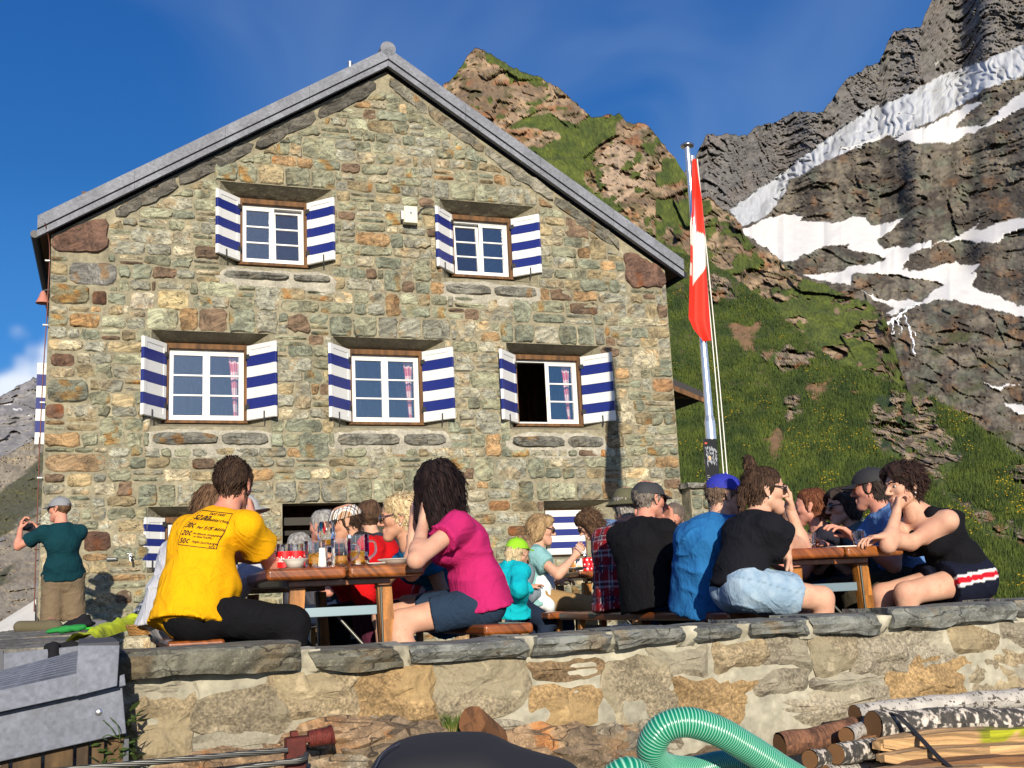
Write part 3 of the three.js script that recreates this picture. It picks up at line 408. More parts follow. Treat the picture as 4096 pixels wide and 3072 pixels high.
// --- stones
const hutStones = [];
function addStone(poly, col, seed, o = {}) { if (poly.length < 3 || Math.abs(area(poly)) < .0045) return; if (area(poly) < 0) poly = poly.slice().reverse(); const g = stoneGeo(poly, -.012, o.zf ?? (.01 + .022 * h3(seed, 2, 7)), seed, { col, ...o }); hutStones.push({ g, m: stoneMat(col, h3(seed, 11, 3)), a: Math.abs(area(poly)) }); }
const rect = (x0, y0, x1, y1) => [[x0, y0], [x1, y0], [x1, y1], [x0, y1]];
{
  const R = rng(4242); let seed = 1;
  const special = []; const blocked = OPEN.map(o => [o.ox[0], o.oy[0], o.ox[1], o.oy[1]]);
  // stones of the lintels, slabs under the sills, the two brown kneelers, the raking slabs
  const lint = [[2.02, 3.62, 6.1, 6.38], [5.0, 6.56, 6.1, 6.36], [1.22, 2.84, 4.06, 4.36], [3.5, 5.18, 4.06, 4.36], [5.9, 7.5, 4.06, 4.34], [1.15, 2.42, 1.85, 2.14], [2.78, 4.32, 1.865, 2.16], [6.32, 7.56, 1.85, 2.1]];
  for (const [a, b, y0, y1] of lint) { blocked.push([a, y0, b, y1]); let x = a; while (x < b - .06) { let w = .2 + R() * .2; if (x + w > b - .14) w = b - x; const c = R() < .75 ? pickStone(R() * .55) : pickStone(R()); special.push([inset(rect(x, y0, x + w, y1 + (R() - .5) * .04), .011), c, { jag: .1, rough: .014, corner: .07, zf: .02 + R() * .014 }]); x += w; } }
  const sill = [[2.12, 3.56, 4.77, 4.89], [5.1, 6.5, 4.72, 4.88], [1.28, 2.74, 2.6, 2.77], [3.56, 5.08, 2.6, 2.77], [5.98, 7.4, 2.58, 2.75]];
  for (const [a, b, y0, y1] of sill) { blocked.push([a, y0 - .02, b, y1 + .16]); const m = lerp(a, b, .5 + (R() - .3) * .25); for (const [p, q] of [[a, m], [m, b]]) special.push([inset(rect(p + .02, y0, q - .02, y1), .008), lin(136, 134, 122, .9), { jag: .14, rough: .02, zf: .055, n: 22 }]); }
  for (const s of [-1, 1]) { // kneeler at the eaves
    const xe = s < 0 ? WX0 : WX1, xi = xe - s * .66; special.push([s < 0 ? [[xe, 5.0], [xi, 5.02], [xi, rakeY(xi) - .14], [xe + .3, rakeY(xe + .3) - .07], [xe, rakeY(xe) - .03]] : [[xi, 4.95], [xe, 5.0], [xe, rakeY(xe) - .03], [xi, rakeY(xi) - .12]], lin(122, 92, 76, .9), { jag: .08, zf: .045, n: 26 }]);
    blocked.push([Math.min(xe, xi), 4.95, Math.max(xe, xi), 5.6]);
    let u = .72; while (u < 4.1) { const w = Math.min(.75 + R() * .35, 4.16 - u), x0 = xe - s * u, x1 = xe - s * (u + w), t = .05, h = .2; const P = [[x0 - s * .012, rakeY(x0) - t], [x1 + s * .012, rakeY(x1) - t], [x1 + s * .012, rakeY(x1) - t - h], [x0 - s * .012, rakeY(x0) - t - h]]; special.push([P, R() < .12 ? lin(104, 60, 46, .9) : s < 0 ? lin(112, 108, 98, .9) : lin(146, 142, 126, .9), { jag: .09, rough: .02, n: 24, zf: .03 }]); u += w; }
  }
  // a few stones that catch the eye in the photograph
  const sig = [[333, 2123, 445, 2208, lin(104, 74, 56, .95)], [178, 1815, 425, 1890, lin(172, 144, 108, .95)], [265, 1893, 370, 1948, lin(214, 190, 142, .95)], [185, 1520, 355, 1608, lin(132, 134, 116, .95)], [275, 1055, 470, 1135, lin(156, 154, 146, .95)], [365, 1165, 430, 1220, lin(116, 82, 58, .95)], [190, 1140, 360, 1215, lin(140, 134, 104, .95)], [630, 1165, 755, 1240, lin(204, 186, 138, .95)], [520, 1170, 620, 1240, lin(206, 196, 172, .95)], [275, 1255, 400, 1310, lin(178, 140, 92, .95)], [1700, 1930, 1860, 1990, lin(138, 142, 118, .95)], [2030, 2100, 2110, 2145, lin(168, 126, 84, .95)], [1955, 2000, 2040, 2045, lin(174, 128, 82, .95)], [180, 1615, 260, 1675, lin(128, 96, 76, .95)], [200, 1415, 300, 1465, lin(128, 98, 78, .95)], [2650, 1130, 2700, 1200, lin(170, 166, 150, .95)], [2610, 1515, 2700, 1568, lin(172, 132, 92, .95)]];
  for (const [a, b, c, d, col] of sig) { const p = onZ(a, d, 0), q = onZ(c, b, 0); const x0 = Math.max(p.x, WX0), x1 = Math.min(q.x, WX1); special.push([inset(rect(x0, p.y, x1, q.y), .006), col, { jag: .09 }]); blocked.push([x0 - .012, p.y - .012, x1 + .012, q.y + .012]); }
  // pale repointing smeared round the sill slabs
  sill.forEach(([a, b, y0, y1], i) => { const pts = []; for (let k = 0; k < 26; k++) { const t = k / 26 * 6.283, c = Math.cos(t), s = Math.sin(t), e = .04 + .05 * h3(i, k, 3); pts.push([(a + b) / 2 + Math.sign(c) * Math.pow(Math.abs(c), .5) * ((b - a) / 2 + e), (y0 + y1) / 2 - .02 + Math.sign(s) * Math.pow(Math.abs(s), .5) * ((y1 - y0) / 2 + e * (s < 0 ? 1.7 : .8))]); } const g = stoneGeo(pts, -.01, .012, 5000 + i, { n: 44, jag: .12, rough: .004, tilt: 0, bev: .02 }); g.deleteAttribute('color'); part(frontWall, 'pointing', g, palePoint); });
  for (const [P, c, o] of special) addStone(P, c, seed++, o);
  // courses
  const keys = [0, .16, .34, .52, .7, .88, 1.06, 1.22, 1.38, 1.54, 1.7, 1.85, 2.0, 2.15, 2.31, 2.45, 2.58, 2.77, 2.95, 3.1, 3.27, 3.42, 3.6, 3.75, 3.9, 4.06, 4.21, 4.36, 4.53, 4.7, 4.88, 5.02, 5.2, 5.35, 5.52, 5.67, 5.83, 5.96, 6.1, 6.24, 6.38, 6.54, 6.7, 6.85, 7.02, 7.16, 7.32, 7.48, 7.62, 7.8];
  const yAt = (k, x) => keys[k] + (k > 0 ? .034 * fbm(x * .9, k * 3.1, 5, 2) * 2 + .012 * vn(x * 6, k, 2) : 0);
  const free = (x0, y0, x1, y1) => { // remove what lies inside a blocked rectangle: returns the pieces left of the cell
    let cells = [[x0, y0, x1, y1]];
    for (const [bx0, by0, bx1, by1] of blocked) { const out = []; for (const [a, b, c, d] of cells) { if (c <= bx0 || a >= bx1 || d <= by0 || b >= by1) { out.push([a, b, c, d]); continue; } if (a < bx0) out.push([a, b, bx0, d]); if (c > bx1) out.push([bx1, b, c, d]); const m0 = Math.max(a, bx0), m1 = Math.min(c, bx1); if (by0 - b > .05) out.push([m0, b, m1, by0]); if (d - by1 > .05) out.push([m0, by1, m1, d]); } cells = out; }
    return cells;
  };
  const used = {};
  for (let k = 0; k < keys.length - 1; k++) {
    let x = WX0; while (x < WX1 - .05) {
      const h = keys[k + 1] - keys[k]; let w = h * (.75 + Math.pow(R(), 1.5) * 2.1) + .05; if (x + w > WX1 - .12) w = WX1 - x; if (x === WX0) w = .3 + R() * .35;
      let top = k + 1; // some stones stand two courses high
      if (R() < (x === WX0 ? .5 : .12) && k < keys.length - 2 && w > .2 && w < .62) { const y1 = keys[k + 2]; if (free(x, keys[k], x + w, y1).length === 1 && !blocked.some(b => x < b[2] && x + w > b[0] && keys[k] < b[3] && y1 > b[1])) { top = k + 2; } }
      const y0 = keys[k], y1 = keys[top];
      for (const [a, b, c, d] of free(x, y0, x + w, y1)) {
        if (c - a < .055 || d - b < .05) continue; const full = b === y0 && d === y1, wy = (kk, xx) => yAt(kk, xx);
        let P = full && !blocked.some(B => a < B[2] + .03 && c > B[0] - .03 && b < B[3] + .05 && d > B[1] - .05) ? [[a, wy(k, a)], [c, wy(k, c)], [c, wy(top, c)], [a, wy(top, a)]] : rect(a, b, c, d);
        const sl = (R() - .5) * .05; P = P.map((p, i) => [p[0] + (i === 1 || i === 2 ? (i === 1 ? sl : -sl) * (c < WX1 - .02 ? .6 : 0) : 0), p[1]]);
        for (const s of [-1, 1]) P = clipHalf(P, s * RAKE, 1, 7.95 + s * RAKE * AX - .275);
        if (P.length < 3) continue; const split = c - a > .22 && d - b > .13 && R() < .2;
        if (split) { const m = lerp(b, d, .45 + R() * .1); for (const Q of [clipHalf(P, 0, 1, m - .004), clipHalf(P, 0, -1, -m - .004)]) addStone(inset(Q, .011), pickStone(R()), seed++); continue; }
        addStone(inset(P, .006 + R() * .006), pickStone(R()), seed++, { jag: .14 + R() * .14, corner: .05 + R() * .13 });
      }
      if (top === k + 2) blocked.push([x, keys[k + 1], x + w, keys[k + 2]]);
      x += w;
    }
  }
  hutStones.sort((a, b) => b.a - a.a); const rest = {};
  hutStones.forEach((s, i) => { if (i < 296) part(frontWall, 'stone', s.g, s.m); else (rest[stoneMats.indexOf(s.m)] ??= []).push(s.g); });
  for (const k in rest) { const o = part(frontWall, 'small_stones', merge(rest[k]), stoneMats[k]); o.userData.kind = 'stuff'; }
}
// --- windows, frames, shutters
const white = mat(lin(240, 240, 236, .8), .45), blue = mat(lin(30, 44, 128, .75), .4), glass = mat([1, 1, 1], .02, { transmission: 1, thickness: 0, ior: 2.33 }), iron = mat([.06, .06, .06], .6, { metalness: .5 });
const gingham = mat([1, 1, 1], .9, { map: tex(64, (u, v) => { const a = (u * 4 % 1) < .5, b = (v * 4 % 1) < .5; return a && b ? [.72, .18, .22] : a || b ? [.86, .6, .62] : [.93, .9, .88]; }) });
function casement(parent, x0, x1, y0, y1, z, bars = 2, tilt = 0, swing = 0) {
  const g = new THREE.Group(); g.name = 'casement'; parent.add(g); const f = .042, add = (n, geo, m) => { const o = mesh(n, geo, m); g.add(o); };
  const w = x1 - x0, h = y1 - y0; // local: hinge corner at origin
  add('frame', merge([box(0, 0, -.02, w, f, .02, .004), box(0, h - f, -.02, w, h, .02, .004), box(0, f, -.019, f, h - f, .019), box(w - f, f, -.019, w, h - f, .019)]), white);
  for (let k = 1; k <= bars; k++) add('glazing_bar', box(f, f + (h - 2 * f) * k / (bars + 1) - .011, -.014, w - f, f + (h - 2 * f) * k / (bars + 1) + .011, .016, .003), white);
  for (let k = 0; k <= bars; k++) { const p = new THREE.PlaneGeometry(w - 2 * f + .01, (h - 2 * f) / (bars + 1) - .022 + .01); p.translate(w / 2, f + (h - 2 * f) * (k + .5) / (bars + 1), .004); const p2 = p.clone(); p2.translate(0, 0, -.012); add('pane', merge([p, p2]), glass); }
  g.position.set(x0 - AX, y0, z); g.rotation.set(tilt, swing, 0); return g;
}
function shutterTurn(hx, y, z, side, w, px, py) { let best = 0, bd = 1e9; for (let a = .74; a < 1.6; a += .01) { const p = V(hx + side * w * Math.cos(a), y, z + w * Math.sin(a)).project(camera), d = Math.abs((p.x + 1) * 2048 - px); if (d < bd) { bd = d; best = a; } } void py; return best; }
function shutter(parent, hx, y0, y1, side, ang, w = .46, hz = -.13) { // side -1: hinged at its right edge on the left jamb; ang from the wall plane
  const g = new THREE.Group(); g.name = 'shutter'; parent.add(g); const n = 7, hh = (y1 - y0) / n, add = (nm, geo, m) => { g.add(mesh(nm, geo, m)); };
  const X = (a, b) => side < 0 ? [-b, -a] : [a, b]; const [a, b] = X(0, w);
  for (let k = 0; k < n; k++) { const e = .004; add('board', box(a, hh * k + (k ? .0008 : 0), -.016, b, hh * (k + 1), .016, .002), k % 2 ? blue : white); void e; }
  // raised rim boards over the stripes
  for (let k = 0; k < n; k++) { const m = k % 2 ? blue : white; for (const [p, q] of [X(.008, .066), X(w - .066, w - .008)]) add('rim_board', box(p, hh * k + .001 + (k === 0 ? .006 : 0), .0165, q, hh * (k + 1) - (k === 6 ? .006 : 0), .024), m); }
  const [c, d] = X(.068, w - .068); add('rim_board', box(c, .006, .0165, d, .062, .024), white); add('rim_board', box(c, n * hh - .062, .0165, d, n * hh - .006, .024), white);
  const [p, q] = X(w * .62, w * .62 + .014); add('stay_hook', box(p, -.05, .026, q, .09, .038), iron);
  for (const t of [.15, .82]) { const [u, v] = X(-.012, .05); add('hinge', box(u, n * hh * t, .0245, v, n * hh * t + .06, .033), iron); }
  g.position.set(hx - AX, y0, hz); g.rotation.y = side < 0 ? ang : -ang; return g;
}
for (const o of OPEN) {
  if (o.id === 'door') continue; const wz = -.345, tf = -.25, ground = o.id[0] === 'g';
  const win = new THREE.Group(); win.name = 'window'; hut.add(win); const t = .052, [x0, x1] = o.ix, [y0, y1] = o.iy;
  win.add(mesh('timber_frame', (g => { g.translate(-AX, 0, 0); return g; })(merge([box(x0, y1 - .07, wz - .08, x1, y1, tf, .006), box(x0, y0, wz - .08, x1, y0 + .04, tf, .006), box(x0, y0 + .04, wz - .08, x0 + t, y1 - .07, tf - .002), box(x1 - t, y0 + .04, wz - .08, x1, y1 - .07, tf - .002)])), matTimber));
  const a = x0 + t, b = x1 - t, c = y0 + .04, d = y1 - .07, f = .03;
  win.add(mesh('frame', (g => { g.translate(-AX, 0, 0); return g; })(merge([box(a, c, wz - .05, b, c + f, wz + .03), box(a, d - f, wz - .05, b, d, wz + .03), box(a, c + f, wz - .05, a + f * .6, d - f, wz + .029), box(b - f * .6, c + f, wz - .05, b, d - f, wz + .029)])), white));
  if (!ground) {
    const m = (a + b) / 2, L = a + f * .6, Rr = b - f * .6, lo = c + f, hi = d - f;
    const openL = o.id === 'lr'; if (!openL) casement(hut, L, m - .002, lo, hi, wz, 2, o.id === 'ur' ? -.09 : 0); else { const g = casement(hut, L, m - .002, lo, hi, wz - .03, 2, 0, 1.45); void g; }
    casement(hut, m + .002, Rr, lo, hi, wz, 2, o.id === 'ul' ? -.09 : 0);
    win.add(mesh('mullion', (g => { g.translate(-AX, 0, 0); return g; })(box(m - .018, lo, wz + .021, m + .018, hi, wz + .036, .003)), white));
    win.add(mesh('handle', (g => { g.translate(-AX, 0, 0); return g; })(box(m - .006, lo + .3, wz + .037, m + .006, lo + .37, wz + .052, .003)), mat([.4, .38, .34], .4, { metalness: .6 })));
    if (o.id[0] === 'l') { const cg = new THREE.PlaneGeometry(.14, hi - lo, 10, 8); warp(cg, v => { const tt = (v.y / (hi - lo) + .5); v.x *= .35 + .65 * Math.pow(tt, 2); v.x += .03 * (1 - tt); v.z += .018 * Math.sin(v.x * 90); }); cg.translate(Rr - .1 - AX, (lo + hi) / 2, wz - .1); win.add(mesh('curtain', cg, gingham)); }
    const sy0 = y0 + .03, sy1 = y1 - .02; const sw2 = o.id[0] === 'u' ? .44 : .49, hz = tf + .025, ym = (sy0 + sy1) / 2;
    shutter(hut, x0 + .01, sy0, sy1, -1, shutterTurn(x0 + .01, ym, hz, -1, sw2, o.sp[0]), sw2, hz); shutter(hut, x1 - .01, sy0, sy1, 1, shutterTurn(x1 - .01, ym, hz, 1, sw2, o.sp[1]), sw2, hz);
  } else {
    casement(hut, a + .02, b - .02, c + f, d - f, wz, 1);
    if (o.id === 'gl') shutter(hut, x0 + .01, y0 + .02, y1 - .01, -1, .75, .33, tf + .03); else shutter(hut, x0 + .02, y0 + .02, y1 - .01, 1, 0, .58, tf + .03);
  }
}
{ // the shutter of a side window, seen edge-on past the left corner
  const s = shutter(hut, WX0 - .02, 2.78, 3.85, -1, 0, .16); s.position.z = -1.2; s.rotation.y = .15;
  // dark serving hatch: beam and counter
  part(hut, 'hatch_beam', box(2.9, 1.62, -.5, 4.18, 1.72, -.42), mat(lin(70, 66, 60, .6), .8)); part(hut, 'hatch_board', box(2.9, 1.5, -.62, 4.18, 1.56, -.56), mat(lin(56, 50, 46, .6), .8)); part(hut, 'hatch_counter', box(2.9, .9, -.6, 4.18, .96, -.1), matTimber);
}
// --- things fixed to the wall
{
  const bx = thing('wall_box', 'small cream electronic box on the hut wall between the upper windows', 'box', [4.63, 5.66, 0]); const cream = mat(lin(232, 226, 198, .85), .5);
  part(bx, 'housing', box(4.53, 5.66, .06, 4.72, 5.9, .16, .012), cream); part(bx, 'bracket', box(4.5, 5.72, .02, 4.53, 5.84, .12), mat([.5, .5, .5], .4, { metalness: .7 }));
  const logo = new THREE.CircleGeometry(.014, 14); logo.translate(4.625, 5.8, .1615); part(bx, 'emblem', logo, blue); part(bx, 'print', box(4.603, 5.763, .1605, 4.647, 5.769, .1615), mat([.3, .3, .3], .8));
  part(bx, 'cable', tube([[4.72, 5.72, .08], [4.76, 5.86, .05], [4.88, 5.95, .04], [5.1, 5.95, .03]], .008, 24, 6), iron);
  const tp = thing('water_tap', 'small chrome water tap sticking out of the hut wall', 'tap', [1.08, 1.2, .03]); const chrome = mat([.7, .7, .7], .2, { metalness: 1 });
  part(tp, 'pipe', rod([1.08, 1.255, .02], [1.08, 1.26, .16], .017, .017, 10), chrome); part(tp, 'spout', tube([[1.08, 1.26, .15], [1.08, 1.25, .19], [1.08, 1.2, .2]], .013, 10, 8), chrome); part(tp, 'handle', box(1.05, 1.28, .09, 1.11, 1.295, .11, .005), chrome);
  const sg = thing('wall_sign', 'tiny dark sign plate on the hut wall beside the tap', 'sign', [.87, 1.22, .04]);
  part(sg, 'plate', box(.81, 1.222, .038, .935, 1.258, .046), mat([.04, .05, .05], .6)); const lt = []; for (let k = 0; k < 10; k++) lt.push(box(.823 + k * .01, 1.236, .0462, .829 + k * .01, 1.245, .0472)); part(sg, 'lettering', merge(lt), mat([.7, .7, .66], .7));
  const lm = thing('copper_lamp', 'dull pink copper cone lamp hanging at the left corner of the hut', 'lamp', [-.02, 4.4, -.3]); const lg = lathe([[.012, .16], [.03, .14], [.05, .08], [.085, 0], [.08, 0], [.045, .08]], 18); lg.translate(-.0, 4.42, -.3); part(lm, 'shade', lg, mat(lin(186, 124, 108, .9), .6)); part(lm, 'arm', rod([0, 4.58, -.3], [.12, 4.62, -.3], .012), iron);
  const cd = thing('lightning_cable', 'thin reddish lightning cable running down the left corner of the hut', 'cable', [.05, 0, .03]); const cu = mat(lin(120, 70, 54, .8), .5, { metalness: .4 });
  part(cd, 'wire', tube([[.02, 5.3, .2], [.07, 5.1, .06], [.075, 4.4, .055], [.05, 3.2, .05], [.045, 2, .05], [.05, .5, .05]], .007, 60, 5), cu); for (const y of [4.86, 4.05, 3.1, 2.2]) part(cd, 'clip', box(.03, y, .02, .085, y + .014, .065), mat([.7, .7, .66], .5));
  // low annex roof and boundary wall past the right corner
  const an = thing('annex_roof', 'dark lean-to roof of the annex past the right corner of the hut', 'roof', [8.6, 2.5, -2]);
  const P0 = onZ(2690, 1490, -.6), P1 = onZ(2826, 1572, -.6), P2 = onZ(2696, 1640, -.6);
  const pr = new THREE.Shape([new THREE.Vector2(WX1 - .05, P0.y + .04), new THREE.Vector2(P1.x, P1.y), new THREE.Vector2(P1.x, P1.y - .09), new THREE.Vector2(WX1 - .05, P0.y - .07)]); const pg = new THREE.ExtrudeGeometry(pr, { depth: 2.6, bevelEnabled: false }); pg.translate(0, 0, -3.2);
  part(an, 'roofing', pg, mat([.035, .033, .034], .9)); part(an, 'edge_board', (() => { const s = new THREE.Shape([new THREE.Vector2(WX1 + .02, P0.y - .09), new THREE.Vector2(P1.x - .01, P1.y - .1), new THREE.Vector2(P1.x - .01, P1.y - .17), new THREE.Vector2(WX1 + .02, P0.y - .18)]); const g = new THREE.ExtrudeGeometry(s, { depth: .04, bevelEnabled: false }); g.translate(0, 0, -.62); return planarUV(g); })(), matTimber);
  for (const z of [-.9, -1.7, -2.6]) part(an, 'rafter', box(WX1 + .1, P0.y - .35, z, P1.x - .12, P0.y - .25, z + .09), matTimber); void P2;
}
// ================================================================ the terrace wall in front
const WZ = 9.6; // face of the wall; its coping reaches a little further
const matCope = mat([1, 1, 1], .9, { vertexColors: true, map: stoneMap(57, .4, .12), bumpMap: bumpRock, bumpScale: .03 });
const pale = mat(lin(210, 207, 190, .95), .95, { map: mortarMap, bumpMap: bumpRock, bumpScale: .02 });
function slab(x0, x1, y0, y1, z0, z1, seed, col, jag = 1) { // a split schist slab: layered rough edges
  const nx = Math.max(6, Math.round((x1 - x0) / .035)), ny = 5, nz = 6; let g = new THREE.BoxGeometry(x1 - x0, y1 - y0, z1 - z0, nx, ny, nz); g.translate((x0 + x1) / 2, (y0 + y1) / 2, (z0 + z1) / 2);
  const q = (a, b, c) => { const lay = Math.round(b * 60 + fbm(a * 3, seed, c * 3, 2) * 1.5); return lay; };
  warp(g, v => { const ex = Math.min(v.x - x0, x1 - v.x), fz = v.z > z1 - .01 ? 1 : 0, bz = v.z < z0 + .01 ? 1 : 0, ty = (v.y - y0) / (y1 - y0), lay = q(v.x, v.y, v.z); const a = fbm(v.x * 5, v.y * 9, v.z * 5 + seed, 3) * .03 + (h3(lay, seed, Math.floor(v.x * 5)) - .5) * .02 + vn(v.x * 26, v.y * 50, seed) * .008; if (fz) v.z += (a - .02 * Math.abs(ty - .55) * 2) * jag; if (bz) v.z -= a; const e = Math.max(0, .05 - ex); v.z -= fz * e * .5; if (ex < .001) v.x += fbm(v.y * 12, v.z * 8, seed, 3) * .04; if (ty > .99) v.y += fbm(v.x * 4, v.z * 4, seed + 5, 3) * .012 - fz * .006; if (ty < .01) v.y += fbm(v.x * 5, v.z * 3, seed + 9, 3) * .035 * jag; });
  g = flat(g); planarUV(g, 1.3, h3(seed, 1, 1), h3(seed, 2, 2)); return paint(g, mul3(col, .9 + .25 * h3(seed, 4, 4)));
}
const terraceWall = thing('terrace_wall', 'low rubble stone wall with slate coping in front of the diners', 'wall', [3.5, -1.15, 9.4]);
{
  let g = new THREE.BoxGeometry(8.1, 1.515, .3, 150, 34, 1); g.translate(.93 + 4.05, -1.15 + .7575, WZ - .15); // mortar body with a hand-smeared face
  warp(g, v => { if (v.z > WZ - .05) v.z += fbm(v.x * 2.2, v.y * 3, 4, 4) * .035 + vn(v.x * 11, v.y * 11, 3) * .006 + .004; if (v.x < .95) v.x += fbm(v.y * 4, v.z, 2, 3) * .06; });
  part(terraceWall, 'wall', planarUV(g, .9), pale);
  const T = [lin(184, 170, 142, .94), lin(194, 184, 160, .94), lin(184, 178, 162, .94), lin(168, 144, 112, .94), lin(194, 190, 176, .94), lin(196, 168, 124, .94)];
  const granite = new THREE.MeshStandardMaterial({ vertexColors: true, roughness: .92, side: THREE.DoubleSide, bumpMap: bumpRock, bumpScale: .03, map: tex(512, (u, v) => { const a = pf(u, v, 4, 301, 5), g = pn(u, v, 130, 305), g2 = pn(u, v, 70, 309), s = sstep(.56, .68, pf(u, v, 3, 320, 5)), w = sstep(.66, .72, pf(u, v, 9, 330, 4)); let k = .74 + .3 * (a - .5) + .26 * (g - .5) + .2 * (g2 - .5); return [lerp(k, .8, s * .75) + w * .12, lerp(k * .97, .79, s * .75) + w * .12, lerp(k * .92, .75, s * .75) + w * .12]; }) });
  const S = [[519, 2704, 772, 2792, 4], [513, 2805, 747, 3033, 0], [772, 2780, 1133, 2925, 1], [1114, 2697, 1392, 2868, 0], [633, 2944, 1139, 3060, 4], [1420, 2697, 1705, 2887, 5], [1737, 2653, 2091, 2868, 1], [1623, 2596, 2091, 2650, 2], [2142, 2666, 2376, 2710, 3], [2148, 2748, 2395, 2919, 5], [2446, 2653, 2680, 2894, 1], [2613, 2604, 2816, 2685, 2], [2864, 2577, 3033, 2658, 0], [3046, 2570, 3222, 2652, 2], [3249, 2550, 3405, 2685, 1], [3422, 2550, 3601, 2692, 2], [3614, 2530, 3797, 2631, 4], [3817, 2516, 3986, 2611, 0], [3993, 2510, 4150, 2570, 2], [2728, 2712, 3067, 2909, 5], [3067, 2760, 3547, 2895, 2], [3581, 2652, 3878, 2834, 5], [3892, 2631, 3986, 2787, 1], [3990, 2591, 4200, 2773, 0], [3040, 2679, 3222, 2753, 2], [3250, 2700, 3560, 2752, 4], [1150, 2890, 1500, 2980, 2], [1710, 2890, 2080, 2960, 4], [2410, 2900, 2700, 3000, 2], [1500, 2905, 1700, 2990, 0]];
  S.forEach(([a, b, c, d, k], i) => { const p = onZ(a, d, WZ), q = onZ(c, b, WZ); const e = .022; let pts = [[p.x - e, p.y - e], [lerp(p.x, q.x, .3 + .4 * h3(i, 1, 7)), p.y - e * 1.4], [q.x + e, p.y - e], [q.x + e * 1.3, lerp(p.y, q.y, .5)], [q.x + e, q.y + e], [lerp(p.x, q.x, .3 + .4 * h3(i, 2, 7)), q.y + e * 1.3], [p.x - e, q.y + e], [p.x - e * 1.2, lerp(p.y, q.y, .5)]].map(([x, y], j) => [x + (h3(i, j, 5) - .5) * .06, y + (h3(i, j, 6) - .5) * .05]); const gg = stoneGeo(pts, -.05, .014 + .02 * h3(i, 2, 2), 900 + i, { col: mul3(T[k], .92), rough: .024, n: 36, jag: .16, round: 1, tilt: .06, bev: .035, corner: .14 }); gg.translate(0, 0, WZ); part(terraceWall, 'stone', gg, granite); });
  // coping slabs, mortar between them
  const J = [470, 1205, 1258, 1603, 1636, 2100, 2142, 2440, 2478, 2750, 2790, 2985, 3015, 3236, 3282, 3552, 3590, 4090, 4110, 4500]; const zf = x => lerp(9.7, 9.66, clamp(x / 4096));
  for (let i = 0; i < J.length; i += 2) { const a = onZ(J[i], 2540, 9.67).x, b = onZ(J[i + 1], 2500, 9.67).x, th = [.095, .075, .075, .078, .074, .07, .074, .09, .1, .1][i / 2]; const top = (i === 0 ? .452 : i < 8 ? .412 : i < 14 ? .419 : i < 16 ? .433 : .447) + (h3(i, 3, 1) - .5) * .014; part(terraceWall, 'coping_slab', slab(a, b, top - th, top, 9.27, zf(J[i]) - .01 + h3(i, 7, 7) * .03, 40 + i, i < 4 ? lin(126, 124, 108, .95) : lin(134, 136, 128, .95)), matCope);
    if (i + 2 < J.length) { const c = onZ(J[i + 2], 2500, 9.67).x; let m = new THREE.BoxGeometry(c - b + .05, .085, .36, 6, 5, 5); m.translate((b + c) / 2, .372, 9.465); warp(m, v => { v.z += (v.z > 9.6 ? fbm(v.x * 14, v.y * 14, i, 3) * .05 - .012 - Math.max(0, .375 - v.y) * .6 : 0); v.x += fbm(v.y * 16, v.z * 9, i + 4, 3) * .03; v.y += fbm(v.x * 8, v.z * 8, i, 3) * .012; }); part(terraceWall, 'coping_mortar', planarUV(m, 1), pale); } }
}
// side parapet running back to the hut
const sideWall = thing('side_parapet', 'low side wall topped with flat slabs where the man kneels', 'wall', [.3, -1.15, 5]);
{
  part(sideWall, 'wall', planarUV(box(-.12, -1.1, .32, .72, .395, 8.9), .8), pale); let z = 8.95; for (let k = 0; z > .4; k++) { const w = 1.1 + h3(k, 5, 6) * .9, z0 = Math.max(.32, z - w); const s = slab(0, z - z0 - .02, .38, .46 + h3(k, 2, 9) * .012, -.46, .5, 70 + k, lin(138, 134, 122, .9)); s.rotateY(Math.PI / 2); s.translate(.3, 0, z); part(sideWall, 'coping_slab', s, matCope); z = z0; }
}
// boundary wall stub past the right corner
{
  const bw = thing('boundary_wall', 'stub of stone wall with a grey capstone past the right hut corner', 'wall', [8.8, 0, .2]);
  part(bw, 'wall', planarUV(box(8.56, 0, -.1, 9.0, 1.98, .25), .8), mortar); const R = rng(9); let y = .1, sd = 700; while (y < 1.9) { const h = .14 + R() * .1; let x = 8.57; while (x < 8.95) { const w = Math.min(.14 + R() * .2, 8.99 - x); if (w < .05) break; const g = stoneGeo(inset(rect(x, y, x + w, Math.min(y + h, 1.95)), .01), -.01, .03, sd++, { col: pickStone(R()) }); g.translate(0, 0, .25); part(bw, 'stone', g, stoneMats[sd % 4]); x += w; } y += h; }
  const s = slab(8.5, 9.08, 1.98, 2.05, -.15, .34, 15, lin(150, 148, 138, .9)); part(bw, 'capstone', s, matCope);
}
